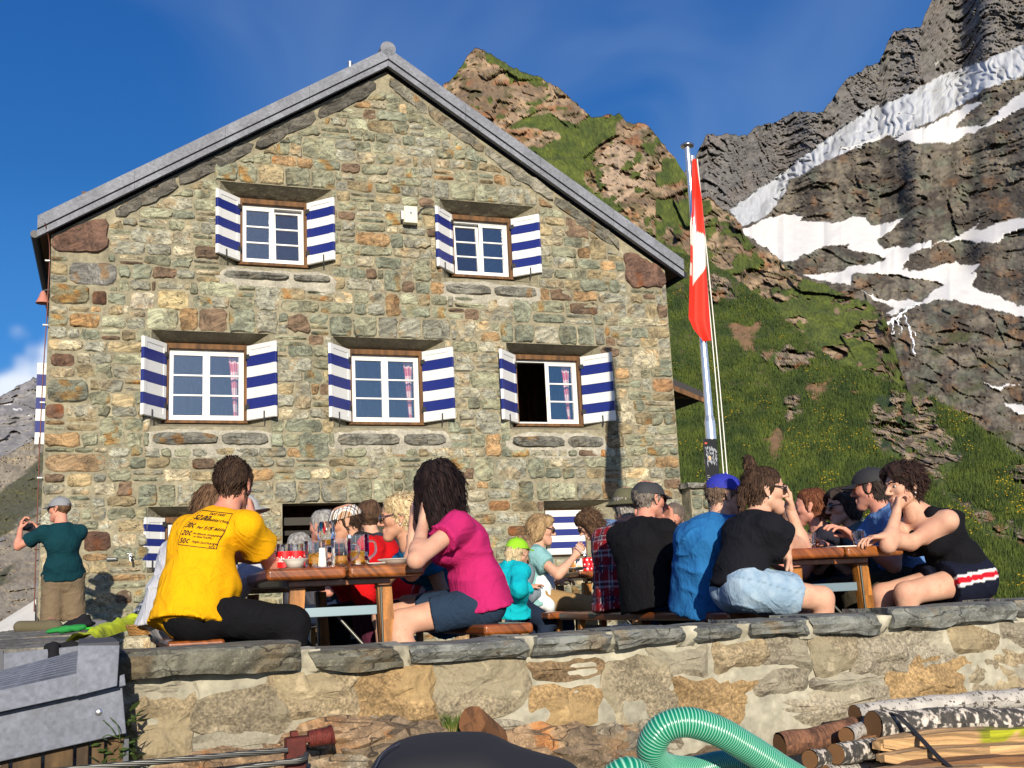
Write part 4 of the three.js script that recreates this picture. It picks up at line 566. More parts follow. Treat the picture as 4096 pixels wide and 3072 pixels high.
// ================================================================ grey clad shed roof, bottom left
{
  const Z0 = 9.86, sh = thing('clad_shed', 'low shed clad in grey fibre cement panels at the left end of the terrace wall', 'shed', [.3, -1.15, 9.6]);
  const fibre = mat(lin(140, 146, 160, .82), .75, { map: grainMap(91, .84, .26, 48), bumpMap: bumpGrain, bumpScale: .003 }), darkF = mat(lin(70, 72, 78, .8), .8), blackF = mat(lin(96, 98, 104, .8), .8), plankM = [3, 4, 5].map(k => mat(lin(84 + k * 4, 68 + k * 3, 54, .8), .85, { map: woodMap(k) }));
  const pan = (name, pts, z, th, m) => { const s = new THREE.Shape(pts.map(([x, y]) => { const p = onZ(x, y, z); return new THREE.Vector2(p.x, p.y); })); const g = new THREE.ExtrudeGeometry(s, { depth: th, bevelEnabled: true, bevelSize: .002, bevelThickness: .002, bevelSegments: 1 }); g.translate(0, 0, z - th); return part(sh, name, planarUV(g, 1.5), m); };
  const ex = (x, y0, x1, y1, X) => y0 + (y1 - y0) * (X - x) / (x1 - x);
  pan('lower_panel', [[-330, ex(0, 3044, 502, 2931, -330)], [502, 2931], [486, 2746], [-330, ex(0, 2854, 486, 2746, -330)]], Z0, .02, fibre);
  pan('fascia_panel', [[-330, ex(0, 2846, 300, 2781, -330)], [300, 2781], [306, 2696], [-330, ex(0, 2763, 306, 2696, -330)]], Z0 + .05, .02, fibre);
  pan('corner_panel', [[302, 2783], [466, 2742], [476, 2584], [314, 2584]], Z0 + .056, .02, fibre);
  pan('edge_return', [[478, 2745], [500, 2740], [496, 2700], [478, 2706]], Z0 + .02, .02, fibre);
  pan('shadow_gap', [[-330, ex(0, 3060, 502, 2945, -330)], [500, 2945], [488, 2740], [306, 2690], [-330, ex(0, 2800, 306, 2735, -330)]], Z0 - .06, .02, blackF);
  // corrugated roofing behind the fascia, ridges running along it
  { const a0 = onZ(-330, ex(0, 2763, 306, 2696, -330), Z0 + .04), a1 = onZ(306, 2696, Z0 + .04), b0 = onZ(-330, ex(0, 2690, 306, 2606, -330), 9.2), b1 = onZ(330, 2604, 9.2); const n = 72, m = 6, P = [], idx = []; for (let j = 0; j <= n; j++) for (let i = 0; i <= m; i++) { const t = j / n, s = i / m; P.push(lerp(lerp(a0.x, a1.x, s), lerp(b0.x, b1.x, s), t), lerp(lerp(a0.y, a1.y, s), lerp(b0.y, b1.y, s), t) + .013 * Math.sin(t * Math.PI * 2 * 9), lerp(lerp(a0.z, a1.z, s), lerp(b0.z, b1.z, s), t)); } for (let j = 0; j < n; j++) for (let i = 0; i < m; i++) { const a = j * (m + 1) + i; idx.push(a, a + 1, a + m + 1, a + 1, a + m + 2, a + m + 1); } const g = new THREE.BufferGeometry(); g.setAttribute('position', new THREE.Float32BufferAttribute(P, 3)); g.setIndex(idx); g.computeVertexNormals(); part(sh, 'corrugated_sheet', planarUV(g, 1.2), fibre); }
  pan('flashing', [[16, 2690], [312, 2640], [312, 2586], [16, 2616]], 9.16, .02, fibre); pan('flashing', [[-330, 2740], [12, 2700], [12, 2606], [-330, 2640]], 9.14, .02, blackF);
  { const a = onZ(314, 2582, Z0 + .056), b = onZ(476, 2582, Z0 + .056), c = onY(521, 2512, a.y), d = onY(421, 2521, a.y); const zc = 9.0; void c; void d; const s = new THREE.Shape([[a.x, a.z], [b.x, b.z], [b.x - .02, zc], [a.x - .02, zc]].map(p => new THREE.Vector2(p[0], -p[1]))); const g = new THREE.ExtrudeGeometry(s, { depth: .02, bevelEnabled: false }); g.rotateX(-Math.PI / 2); g.translate(0, a.y - .014, 0); part(sh, 'top_panel', planarUV(g, 1.5), darkF); }
  const xs = [-330, -220, -110, -10, 38, 168, 296, 357, 420, 500]; for (let k = 0; k < xs.length - 1; k++) { const top = ex(0, 3050, 502, 2938, (xs[k] + xs[k + 1]) / 2) - 14; const p = onZ(xs[k], 3300, Z0 - .05), q = onZ(xs[k + 1], top, Z0 - .05); part(sh, 'plank', box(p.x + .0015, -1.15, Z0 - .075, q.x - .0015, q.y, Z0 - .05 + .004 * (k % 2), .004), plankM[k % 3]); }
  const q = onZ(395, 2849, Z0 + .004); const scr = lathe([[0, .006], [.007, .006], [.0125, .002], [.013, 0]], 14); scr.rotateX(Math.PI / 2); scr.translate(q.x, q.y, Z0 + .001); part(sh, 'screw', scr, mat([.6, .6, .6], .3, { metalness: .9 }));
  part(sh, 'side_board', box(onZ(500, 2900, Z0).x - .004, -1.15, 9.62, onZ(500, 2900, Z0).x + .014, .16, Z0 - .03), blackF);
}
// ================================================================ flag, pole, information panel
{
  const PX = 6.72, PZ = 4.07, f = thing('flag_pole', 'tall silver flag pole with round top beside the hut', 'flag pole', [PX, 0, PZ]); const alu = mat([.78, .78, .78], .28, { metalness: .85 });
  part(f, 'pole', merge([rod([PX, 0, PZ], [PX, 2.28, PZ], .056, .056, 20), rod([PX, 2.28, PZ], [PX, 2.34, PZ], .056, .042, 20), rod([PX, 2.34, PZ], [PX, 5.32, PZ], .042, .031, 20)]), alu);
  const cap = lathe([[0, .05], [.05, .045], [.075, .025], [.07, .006], [.03, -.01], [.03, -.03]], 24); cap.translate(PX, 5.33, PZ); part(f, 'finial', cap, mat([.4, .4, .4], .3, { metalness: .9 }));
  const top = onZ(2766, 612, PZ), lines = [[2842, 1990, 2788, 1000], [2862, 1990, 2800, 1000]]; void lines; for (const k of [0, 1]) part(f, 'halyard', tube([[PX + .07 + k * .035, 5.2, PZ + .01], [PX + .1 + k * .04, 3, PZ + .02], [PX + .1 + k * .045, .9, PZ + .02]], .0065, 20, 5), mat([.75, .74, .68], .8)); part(f, 'pulley', box(PX + .035, 5.16, PZ - .02, PX + .075, 5.24, PZ + .02, .008), alu); void top;
  // the flag hangs in folds from its hoist: white cross on red, hidden in part by the folds
  const fl = thing('hanging_flag', 'red flag with a white cross hanging limp in folds on the pole', 'flag', [PX, 3.0, PZ]);
const n = 60, m = 120, P = [], C = [], idx = [], red = lin(236, 48, 26, .9), wht = lin(240, 228, 216, .9);
  const Ly = [[0, 2772], [.3, 2764], [.36, 2756], [.62, 2747], [.88, 2744], [.94, 2764], [1, 2800]], Ry = [[0, 2778], [.28, 2802], [.41, 2813], [.63, 2821], [.78, 2830], [1, 2842]];
  for (let j = 0; j <= m; j++) for (let i = 0; i <= n; i++) { const u = i / n, v = j / m, py = 636 + v * 730, L = pl(Ly, v), Rr = pl(Ry, v), px = lerp(L - 3, Rr + 5, u), p = onZ(px, py, PZ + .05); // the hanging cloth, doubled over at its left
    const f = Math.sin(u * 7.5 + v * 2 + .4) * .035 * sstep(0, .25, v) + Math.sin(u * 15 + v * 5) * .008; P.push(p.x, p.y, p.z + f + .05 * (1 - u) * sstep(.3, .6, v));
    const t = 872 + 85 * u, b = u < .28 ? 985 : 1180 - 120 * u, strip = u < .2 && py > 1060 && py < 1105; C.push(...((py > t && py < b) || strip ? wht : red)); }
  for (let j = 0; j < m; j++) for (let i = 0; i < n; i++) { const a = j * (n + 1) + i; idx.push(a, a + n + 1, a + 1, a + 1, a + n + 1, a + n + 2); }
  const g = new THREE.BufferGeometry(); g.setAttribute('position', new THREE.Float32BufferAttribute(P, 3)); g.setAttribute('color', new THREE.Float32BufferAttribute(C, 3)); g.setIndex(idx); g.computeVertexNormals(); part(fl, 'cloth', g, mat([1, 1, 1], .75, { vertexColors: true }));
  const ip = thing('information_panel', 'narrow black information panel with small print fixed to the flag pole', 'sign', [PX - .03, 0, PZ + .08]); const c0 = onZ(2812, 1755, PZ + .08), c1 = onZ(2866, 1755, PZ + .08);
  const pt = canvasTex(256, 1024, (c, w, h) => { c.fillStyle = '#0b0b0c'; c.fillRect(0, 0, w, h); c.fillStyle = '#c05030'; c.fillRect(14, 22, 50, 12); c.fillStyle = '#8d9196'; for (let k = 0; k < 40; k++) { c.beginPath(); c.ellipse(20 + (k * 53) % 216, 60 + (k * 37) % 120, 9 + k % 17, 5 + k % 8, k * .7, 0, 7); c.fill(); } c.fillStyle = '#15161a'; for (let k = 0; k < 26; k++) { c.beginPath(); c.ellipse(20 + (k * 67) % 220, 66 + (k * 41) % 140, 6 + k % 9, 3 + k % 6, k, 0, 7); c.fill(); } c.fillStyle = '#d8a878'; c.fillRect(70, 118, 44, 26); const R = rng(3); for (let y = 250; y < 1000; y += 13) for (const x of [16, 138]) { if (R() < .16) { if (R() < .3) { c.fillStyle = '#b84a2c'; c.fillRect(x, y, 60, 9); } continue; } c.fillStyle = '#9b9b96'; c.fillRect(x, y, 40 + R() * 62, 4); } });
  const bd = box(c0.x, .55, PZ + .072, c1.x, c0.y, PZ + .084, .003), fc = new THREE.PlaneGeometry(c1.x - c0.x - .006, c0.y - .56); fc.translate((c0.x + c1.x) / 2, (c0.y + .55) / 2, PZ + .0855); part(ip, 'board', bd, mat([.015, .015, .016], .5)); part(ip, 'print', fc, mat([1, 1, 1], .5, { map: pt })); part(ip, 'clamp', box(c0.x + .02, c0.y - .25, PZ + .03, c1.x - .02, c0.y - .21, PZ + .071), alu);
}
// ================================================================ tables and benches
const varnish = [mat(lin(168, 96, 44, .85), .32, { map: woodMap(12), clearcoat: .5, clearcoatRoughness: .25 }), mat(lin(182, 110, 52, .85), .32, { map: woodMap(14), clearcoat: .5, clearcoatRoughness: .25 })], legWood = mat(lin(204, 138, 62, .85), .45, { map: woodMap(16) }), zinc = mat(lin(150, 172, 180, .8), .4, { metalness: .5 }), greySteel = mat(lin(120, 120, 112, .7), .4, { metalness: .7 });
const uvAlong = g => { const p = g.attributes.position, uv = g.attributes.uv; for (let i = 0; i < p.count; i++) uv.setXY(i, p.getX(i) * 2.5 + p.getY(i) * 2.5, p.getZ(i) * .8); return g; };
function table(x0, x1, zf, label, len = 2.25, yt = .757) {
  const t = thing('table', label, 'table', [(x0 + x1) / 2, 0, zf - len / 2], 'wooden terrace tables'), m = (x0 + x1) / 2, g = .006;
  part(t, 'top_plank', uvAlong(box(x0, yt - .055, zf - len, m - g, yt, zf, .018)), varnish[0]); part(t, 'top_plank', uvAlong(box(m + g, yt - .055, zf - len, x1, yt, zf, .018)), varnish[1]);
  for (const e of [0, 1]) { const z = e ? zf - len + .32 : zf - .16; part(t, 'batten', box(x0 + .12, yt - .085, z - .05, x1 - .14, yt - .057, z + .03, .004), varnish[1]); for (const s of [-1, 1]) { const lx = m + s * .21; const lg = new THREE.BoxGeometry(.07, yt - .09, .05); lg.translate(lx, (yt - .09) / 2, z - .02); warp(lg, v => { v.x += s * (yt - .09 - v.y) * .06; }); part(t, 'leg', planarUV(lg, 2), legWood); } part(t, 'crossbar', box(m - .175, yt - .23, z - .03, m + .175, yt - .185, z - .012, .003), zinc); part(t, 'brace', rod([m - .03, yt - .2, z - .1], [m + .2, .28, z - .03], .008), greySteel); part(t, 'foot_wire', rod([m - .21, .3, z - .02], [m + .22, .31, z - .02], .006), mat([.7, .7, .7], .3, { metalness: .9 })); part(t, 'leg_rail', rod([m + .2, .1, z + .012], [m + .19, yt - .1, z + .012], .006), greySteel); }
  return t;
}
function bench(x, zf, label, len = 2.25, w = .25, rot = 0, y = .455) {
  const t = thing('bench', label, 'bench', [x, 0, zf - len / 2], 'wooden terrace benches'); part(t, 'seat', uvAlong(box(x - w / 2, y - .05, zf - len, x + w / 2, y, zf, .016)), varnish[0]);
  for (const z of [zf - .3, zf - len + .3]) { for (const s of [-1, 1]) part(t, 'leg', box(x + s * .08 - .02, 0, z - .025, x + s * .08 + .02, y - .051, z + .025, .004), legWood); part(t, 'crossbar', box(x - .06, y - .12, z - .01, x + .06, y - .09, z + .01), zinc); } t.rotation.y = rot; return t;
}
table(1.55, 2.3, 8.82, 'wooden plank table with beer mugs between the yellow and pink shirts');
table(4.12, 4.86, 9.14, 'wooden plank table with small glasses before the woman in black tank top');
table(4.42, 5.12, 5.75, 'wooden table behind with red spotted mugs before the woman in pale teal', 2.1);
bench(1.24, 8.83, 'bench under the man in the yellow taxi shirt'); bench(2.66, 8.98, 'bench under the woman in the pink shirt');
bench(3.97, 8.98, 'long bench under the denim shorts, blue shirt and black shirt backs', 2.3); bench(5.26, 9.2, 'bench under the woman in the black tank top', 2.3);
bench(4.02, 6.35, 'bench under the woman in pale teal with white jacket tied round her waist', 2.0); bench(2.55, 6.3, 'bench under the grey haired diners behind the left table', 2.0);
// ================================================================ what stands on the tables
const clear = mat([.98, .99, .99], .02, { transmission: 1, thickness: .01, ior: 1.5 }), beer = mat(lin(250, 196, 60), .05, { transmission: .6, thickness: .04, ior: 1.34, attenuationColor: new THREE.Color(.95, .66, .12), attenuationDistance: .08 }), china = mat(lin(240, 236, 224, .85), .3, { clearcoat: .4 }), cutl = mat([.7, .7, .7], .22, { metalness: 1 });
const put = (geo, p) => { geo.translate(p.x, p.y, p.z); return geo; };
const TT = .7575, spot = (px, py, x, y = TT) => { const z = x < 3 ? 8.76 - (x - 1.6) * .3 : 9.06 - (x - 4.3) * .5, q = onZ(px, py, z); return V(q.x, y, q.z); }; // near the front edges
function mug(px, x, label, fill, h = .125, r = .041) { const p = spot(px, 2280, x), t = thing('beer_mug', label, 'beer mug', [p.x, p.y, p.z], 'glass beer mugs on the left table'); const w = lathe([[.004, .004], [r - .006, .004], [r - .002, .014], [r + .001, .03], [r - .003, .05], [r + .001, .07], [r, .09], [r, h], [r + .003, h], [r + .003, .09], [r + .004, .07], [r, .05], [r + .004, .03], [r + .002, .01], [r - .004, 0], [.002, 0]], 14); part(t, 'glass', put(flat(w), p), clear); const l = lathe([[0, .016], [r - .005, .016], [r - .004, .03], [r - .006, .05], [r - .004, fill], [0, fill]], 20); part(t, 'beer', put(l, p), beer); part(t, 'handle', put(tube([[r, h * .8, 0], [r + .03, h * .78, 0], [r + .036, h * .45, 0], [r, h * .22, 0]], .006, 16, 8), p), clear); return t; }
mug(1262, 1.95, 'wide glass beer mug beside the two red glasses', .07, .13, .05); mug(1366, 1.8, 'shorter beer mug in the middle of the left table', .055, .135, .047); mug(1434, 2.0, 'tallest beer mug, nearest the red jacket', .08, .155, .05);
function tumbler(p, label, tx, group, r = .038, h = .125) { const t = thing('printed_glass', label, 'glass', [p.x, p.y, p.z], group); part(t, 'glass', put(lathe([[0, .004], [r * .84, .004], [r, h], [r + .002, h], [r * .84 + .002, 0], [0, 0]], 20), p), clear); const lb = new THREE.CylinderGeometry(r * .965 + .0035, r * .87 + .0035, h * .62, 28, 1, true); lb.translate(0, h * .4, 0); part(t, 'label', put(lb, p), mat([1, 1, 1], .5, { map: tx })); return t; }
const cola = canvasTex(512, 128, (c, w, h) => { c.fillStyle = '#d8121c'; c.fillRect(0, 0, w, h); c.fillStyle = '#fff'; c.font = 'italic bold 58px serif'; for (const x of [10, 266]) c.fillText('Coca-Cola', x, 84, 226); });
tumbler(spot(1140, 2290, 2.3), 'red printed soft drink glass next to the yellow shirt man\'s elbow', cola, 'red printed glasses on the left table'); tumbler(spot(1183, 2290, 2.3), 'red printed soft drink glass beside the wide beer mug', cola, 'red printed glasses on the left table');
{ const p = spot(1308, 2270, 2.35), t = thing('wine_glass', 'tall wine glass with a little white wine on the left table', 'wine glass', [p.x, p.y, p.z]); part(t, 'glass', put(lathe([[0, .002], [.034, .002], [.006, .012], [.004, .05], [.004, .095], [.02, .115], [.04, .14], [.046, .165], [.042, .2], [.034, .23]], 24), p), clear); part(t, 'wine', put(lathe([[0, .106], [.018, .116], [.0375, .14], [0, .14]], 20), p), beer);
  const q = spot(1290, 2290, 1.8), s = thing('salt_shaker', 'white ceramic salt shaker between the beer mugs', 'salt shaker', [q.x, q.y, q.z]); part(s, 'body', put(lathe([[0, 0], [.02, 0], [.019, .02], [.0145, .09], [.012, .094], [0, .095]], 18), q), china); }
function plate(p, label, r = .12, h = .022, name = 'plate') { const t = thing(name, label, name, [p.x, p.y, p.z]); part(t, 'rim', put(lathe([[0, .003], [r * .6, .003], [r * .72, h * .7], [r, h], [r, h + .005], [r * .7, h * .7 + .005], [r * .58, .008], [0, .008]], 28), p), china); return t; }
plate(spot(1180, 2300, 1.7), 'deep white bowl at the left table edge beside the bare elbow', .062, .04, 'bowl'); plate(spot(1585, 2270, 1.95), 'large white plate at the right end of the left table', .09, .028); plate(spot(1510, 2270, 2.1), 'flat white saucer under the fork on the left table', .07, .012, 'saucer');
for (const [px, x, lb] of [[1560, 2.02, 'fork lying by the saucer near the red jacket'], [1335, 1.8, 'knife lying before the shortest beer mug']]) { const p = spot(px, 2290, x), t = thing('cutlery', lb, 'cutlery', [p.x, p.y, p.z]); part(t, 'handle', put(box(-.1, .001, -.004, .03, .005, .004, .001), p), cutl); part(t, 'head', put(box(.031, .001, -.009, .08, .004, .009, .001), p), cutl); t.rotation.y = .3; }
// right table
function shot(px, x, label) { const p = spot(px, 2200, x), t = thing('drinking_glass', label, 'glass', [p.x, p.y, p.z], 'plain glasses on the right table'); part(t, 'glass', put(lathe([[0, .012], [.026, .012], [.034, .085], [.036, .085], [.03, .03], [.028, 0], [0, 0]], 14), p), clear); part(t, 'water', put(lathe([[0, .013], [.0255, .013], [.029, .035], [0, .035]], 14), p), clear); }
shot(3438, 4.4, 'short clear glass beside the propped elbow'); shot(3243, 4.5, 'clear glass half hidden behind the raised forearm');
{ const p = spot(3345, 2200, 4.5), t = thing('phone', 'dark phone lying flat on the right table', 'phone', [p.x, p.y, p.z]); part(t, 'body', put(box(-.07, 0, -.036, .07, .009, .036, .003), p), mat([.02, .02, .022], .3)); part(t, 'screen', put(box(-.066, .0093, -.032, .066, .01, .032), p), mat([.01, .01, .012], .08)); t.rotation.y = .35;
  const q = spot(3355, 2205, 4.42), s = thing('paper_pad', 'thin white pad under the dark phone', 'paper', [q.x, q.y, q.z]); part(s, 'sheet', put(box(-.09, 0, -.05, .08, .005, .05), V(q.x, q.y, q.z + .06)), china);
  const w = spot(3148, 2205, 4.62), b = thing('water_bottle', 'clear plastic water bottle with a blue cap behind the raised hand', 'bottle', [w.x, w.y, w.z]); part(b, 'bottle', put(lathe([[0, 0], [.036, .002], [.037, .06], [.034, .08], [.037, .1], [.037, .16], [.014, .21], [.014, .225]], 20), w), clear); part(b, 'cap', put(lathe([[0, .245], [.015, .245], [.016, .226], [0, .226]], 16), w), blue); part(b, 'water', put(lathe([[0, .004], [.034, .004], [.0345, .12], [0, .12]], 16), w), clear);
  const mz = spot(3500, 2205, 4.66), mg = thing('magazine', 'open magazine lying under the folded forearms', 'magazine', [mz.x, mz.y, mz.z]); part(mg, 'pages', put(box(-.12, 0, -.08, .1, .006, .08, .002), mz), mat([.55, .56, .58], .5)); }
// far table
{ const dots = canvasTex(256, 128, (c, w, h) => { c.fillStyle = '#d01420'; c.fillRect(0, 0, w, h); c.fillStyle = '#f4efe8'; for (let i = 0; i < 6; i++) for (let j = 0; j < 3; j++) { c.beginPath(); c.arc(22 + i * 43 + (j % 2) * 20, 22 + j * 42, 9, 0, 7); c.fill(); } }); const T3 = .7575;
  const p = at(2352, 2290, 9.0), m = thing('spotted_mug', 'red mug with white dots on the table behind', 'mug', [p.x, T3, p.z]); p.y = T3; const bd = new THREE.CylinderGeometry(.042, .04, .11, 28, 1, true); bd.translate(0, .055, 0); part(m, 'body', put(bd, p), mat([1, 1, 1], .35, { map: dots })); part(m, 'base', put(lathe([[0, .002], [.039, .002], [.039, .004], [0, .005]], 20), p), china); part(m, 'handle', put(tube([[-.04, .09, 0], [-.068, .085, 0], [-.07, .04, 0], [-.04, .025, 0]], .007, 14, 8), p), mat(lin(208, 20, 32, .8), .35));
  const q = at(2386, 2290, 9.1); q.y = T3; tumbler(q, 'red printed glass beside the spotted mug on the table behind', cola, undefined, .036, .12); const j = at(2300, 2290, 9.2); j.y = T3; const jr = thing('amber_jar', 'round amber jar behind the raised fork', 'jar', [j.x, j.y, j.z]); part(jr, 'body', put(lathe([[0, 0], [.05, 0], [.056, .02], [.056, .08], [.046, .115], [.046, .12], [0, .12]], 24), j), mat(lin(196, 130, 40, .9), .3, { clearcoat: .5 })); part(jr, 'dot', put(new THREE.SphereGeometry(.008, 8, 6), V(j.x + .02, j.y + .06, j.z + .052)), china);
  const c = at(2318, 2290, 8.85); c.y = T3; const cd = thing('menu_card', 'small white standing card on the table behind', 'card', [c.x, c.y, c.z]); part(cd, 'card', put(box(-.028, 0, -.004, .028, .1, .004), c), china); part(cd, 'figure', put(box(-.018, .03, .0042, .018, .045, .005), c), mat([.5, .42, .2], .8)); plate((s => { s.y = T3; return s; })(at(2302, 2310, 8.6)), 'white plate of salad before the woman in pale teal', .1, .02); }
// ================================================================ soft shapes: a distance field on a grid, meshed
class Field {
  constructor(lo, hi, h) { this.h = h; this.lo = lo.clone().addScalar(-3 * h); const s = hi.clone().addScalar(3 * h).sub(this.lo); this.n = [Math.ceil(s.x / h) + 1, Math.ceil(s.y / h) + 1, Math.ceil(s.z / h) + 1]; this.d = new Float32Array(this.n[0] * this.n[1] * this.n[2]).fill(1); }
  // tapered capsule a-b; sq = [axis, factor]: thinner or wider along an axis; flat ends: ca / cb
  cap(a, b, ra, rb, k = .02, o = {}) {
    const { h, lo, n, d } = this, m = Math.max(ra, rb) * Math.max(1, o.s || 1) + k + 2.5 * h, sub = o.sub;
    const mn = [0, 1, 2].map(c => { const q = 'xyz'[c]; return Math.max(1, Math.floor((Math.min(a[q], b[q]) - m - lo[q]) / h)); }), mx = [0, 1, 2].map(c => { const q = 'xyz'[c]; return Math.min(n[c] - 2, Math.ceil((Math.max(a[q], b[q]) + m - lo[q]) / h)); });
    const ux = b.x - a.x, uy = b.y - a.y, uz = b.z - a.z, L2 = ux * ux + uy * uy + uz * uz || 1e-9, L = Math.sqrt(L2), ax = o.ax, s = o.s || 1, is = 1 / s - 1, sc = Math.min(1, s);
    for (let z = mn[2]; z <= mx[2]; z++) for (let y = mn[1]; y <= mx[1]; y++) { let i = (z * n[1] + y) * n[0] + mn[0]; const pz = lo.z + z * h - a.z, py = lo.y + y * h - a.y; for (let x = mn[0]; x <= mx[0]; x++, i++) {
      const px = lo.x + x * h - a.x; const t0 = (px * ux + py * uy + pz * uz) / L2, t = t0 < 0 ? 0 : t0 > 1 ? 1 : t0; let vx = px - ux * t, vy = py - uy * t, vz = pz - uz * t; if (ax) { const c = (vx * ax.x + vy * ax.y + vz * ax.z) * is; vx += ax.x * c; vy += ax.y * c; vz += ax.z * c; }
      let v = (Math.sqrt(vx * vx + vy * vy + vz * vz) - (ra + (rb - ra) * t)) * sc; if (o.cb && (t0 - 1) * L > v) v = (t0 - 1) * L; if (o.ca && -t0 * L > v) v = -t0 * L;
      const e = d[i]; if (sub) { const w = -v, q = Math.max(k - Math.abs(e - w), 0) / (k || 1); d[i] = Math.max(e, w) + q * q * k * .25; } else { const q = Math.max(k - Math.abs(e - v), 0) / (k || 1); d[i] = Math.min(e, v) - q * q * k * .25; }
    } } return this;
  }
  each(f, band = .06) { const { h, lo, n, d } = this; let i = 0; for (let z = 0; z < n[2]; z++) for (let y = 0; y < n[1]; y++) for (let x = 0; x < n[0]; x++, i++) if (d[i] < band && d[i] > -band) d[i] = f(d[i], lo.x + x * h, lo.y + y * h, lo.z + z * h); return this; }
  cut(p, nrm) { const c = nrm.dot(p); return this.each((d, x, y, z) => Math.max(d, nrm.x * x + nrm.y * y + nrm.z * z - c), .9); } // keeps what lies behind the plane
  mesh() {
    const { h, lo, n, d } = this, [nx, ny, nz] = n, id = new Int32Array(d.length).fill(-1), P = [], idx = []; const off = [0, 1, nx, nx + 1, nx * ny, nx * ny + 1, nx * ny + nx, nx * ny + nx + 1], E = [[0, 1], [0, 2], [0, 4], [1, 3], [1, 5], [2, 3], [2, 6], [3, 7], [4, 5], [4, 6], [5, 7], [6, 7]];
    for (let z = 0; z < nz - 1; z++) for (let y = 0; y < ny - 1; y++) for (let x = 0; x < nx - 1; x++) { const i = (z * ny + y) * nx + x; let m = 0; for (let c = 0; c < 8; c++) if (d[i + off[c]] < 0) m |= 1 << c; if (m === 0 || m === 255) continue; let sx = 0, sy = 0, sz = 0, k = 0; for (const [a, b] of E) { const va = d[i + off[a]], vb = d[i + off[b]]; if ((va < 0) === (vb < 0)) continue; const t = va / (va - vb); sx += (a & 1) + ((b & 1) - (a & 1)) * t; sy += (a >> 1 & 1) + ((b >> 1 & 1) - (a >> 1 & 1)) * t; sz += (a >> 2) + ((b >> 2) - (a >> 2)) * t; k++; } id[i] = P.length / 3; P.push(lo.x + (x + sx / k) * h, lo.y + (y + sy / k) * h, lo.z + (z + sz / k) * h); }
    const st = [1, nx, nx * ny]; for (let z = 1; z < nz - 1; z++) for (let y = 1; y < ny - 1; y++) for (let x = 1; x < nx - 1; x++) { const i = (z * ny + y) * nx + x, s = d[i] < 0; for (let a = 0; a < 3; a++) { if (s === (d[i + st[a]] < 0)) continue; const b = st[(a + 1) % 3], c = st[(a + 2) % 3], q = [id[i], id[i - b], id[i - b - c], id[i - c]]; if (q.some(v => v < 0)) continue; if (s) idx.push(q[0], q[1], q[2], q[0], q[2], q[3]); else idx.push(q[0], q[2], q[1], q[0], q[3], q[2]); } }
    const g = new THREE.BufferGeometry(); g.setAttribute('position', new THREE.Float32BufferAttribute(P, 3)); g.setIndex(idx); g.computeVertexNormals(); return g;
  }
}
const boundsOf = (pts, r) => { const b = new THREE.Box3(); for (const p of pts) b.expandByPoint(p); return [b.min.addScalar(-r), b.max.addScalar(r)]; };
const colorBy = (g, f) => { const p = g.attributes.position, c = new Float32Array(p.count * 3), v = V(0, 0, 0); for (let i = 0; i < p.count; i++) { v.fromBufferAttribute(p, i); const q = f(v, i); c[i * 3] = q[0]; c[i * 3 + 1] = q[1]; c[i * 3 + 2] = q[2]; } g.setAttribute('color', new THREE.BufferAttribute(c, 3)); return g; };
// two-bone limb: elbow or knee between root and end, bent towards the hint
function ik(a, e, l1, l2, hint) { const d = e.clone().sub(a); let L = d.length(); const mx = (l1 + l2) * .995; if (L > mx) { d.multiplyScalar(mx / L); L = mx; e = a.clone().add(d); } d.normalize(); const x = clamp((l1 * l1 - l2 * l2 + L * L) / (2 * L), -l1, l1), h = Math.sqrt(Math.max(0, l1 * l1 - x * x)); const p = hint.clone().addScaledVector(d, -hint.dot(d)); if (p.lengthSq() < 1e-6) p.set(0, -1, 0).addScaledVector(d, d.y); p.normalize(); return [a.clone().addScaledVector(d, x).addScaledVector(p, h), e]; }
const yawDir = deg => V(Math.sin(deg * Math.PI / 180), 0, Math.cos(deg * Math.PI / 180));
// a hand: palm of four bones, four bent fingers, a thumb from the side of the palm
function handBones(w, dir, nrm, right, curl, s = 1) {
  dir = dir.clone().normalize(); nrm = nrm.clone().addScaledVector(dir, -nrm.dot(dir)).normalize(); const sd = new THREE.Vector3().crossVectors(dir, nrm).multiplyScalar(right ? 1 : -1); // towards the thumb
  const B = [], F = [[.03, .092, [.042, .026, .02], .0088], [.01, .096, [.046, .029, .021], .009], [-.011, .091, [.043, .027, .02], .0086], [-.03, .082, [.034, .021, .018], .0078]];
  F.forEach(([o, l, seg, r], k) => { let p = w.clone().addScaledVector(sd, o * .6 * s).addScaledVector(dir, .012 * s), q = w.clone().addScaledVector(sd, o * s).addScaledVector(dir, l * s); B.push([p, q, .0155 * s, .0125 * s]); let a = curl * .55 + k * .05, v = dir.clone(); const side = sd.clone().multiplyScalar(o * 2.2); for (const L of seg) { v = dir.clone().multiplyScalar(Math.cos(a)).addScaledVector(nrm, Math.sin(a)).add(side).normalize(); const e = q.clone().addScaledVector(v, L * s); B.push([q, e, r * s, r * .92 * s, 1]); q = e; a += curl * (.95 + k * .04); } });
  let p = w.clone().addScaledVector(sd, .026 * s).addScaledVector(dir, .028 * s), v = dir.clone().multiplyScalar(.72).addScaledVector(sd, .6).addScaledVector(nrm, .35 + curl * .3).normalize(), q = p.clone().addScaledVector(v, .045 * s); B.push([p, q, .0135 * s, .0115 * s]); v = dir.clone().multiplyScalar(.85).addScaledVector(sd, .2 - curl * .3).addScaledVector(nrm, .2 + curl * .6).normalize(); B.push([q, q.clone().addScaledVector(v, .038 * s), .0105 * s, .009 * s, 1]);
  return B;
}
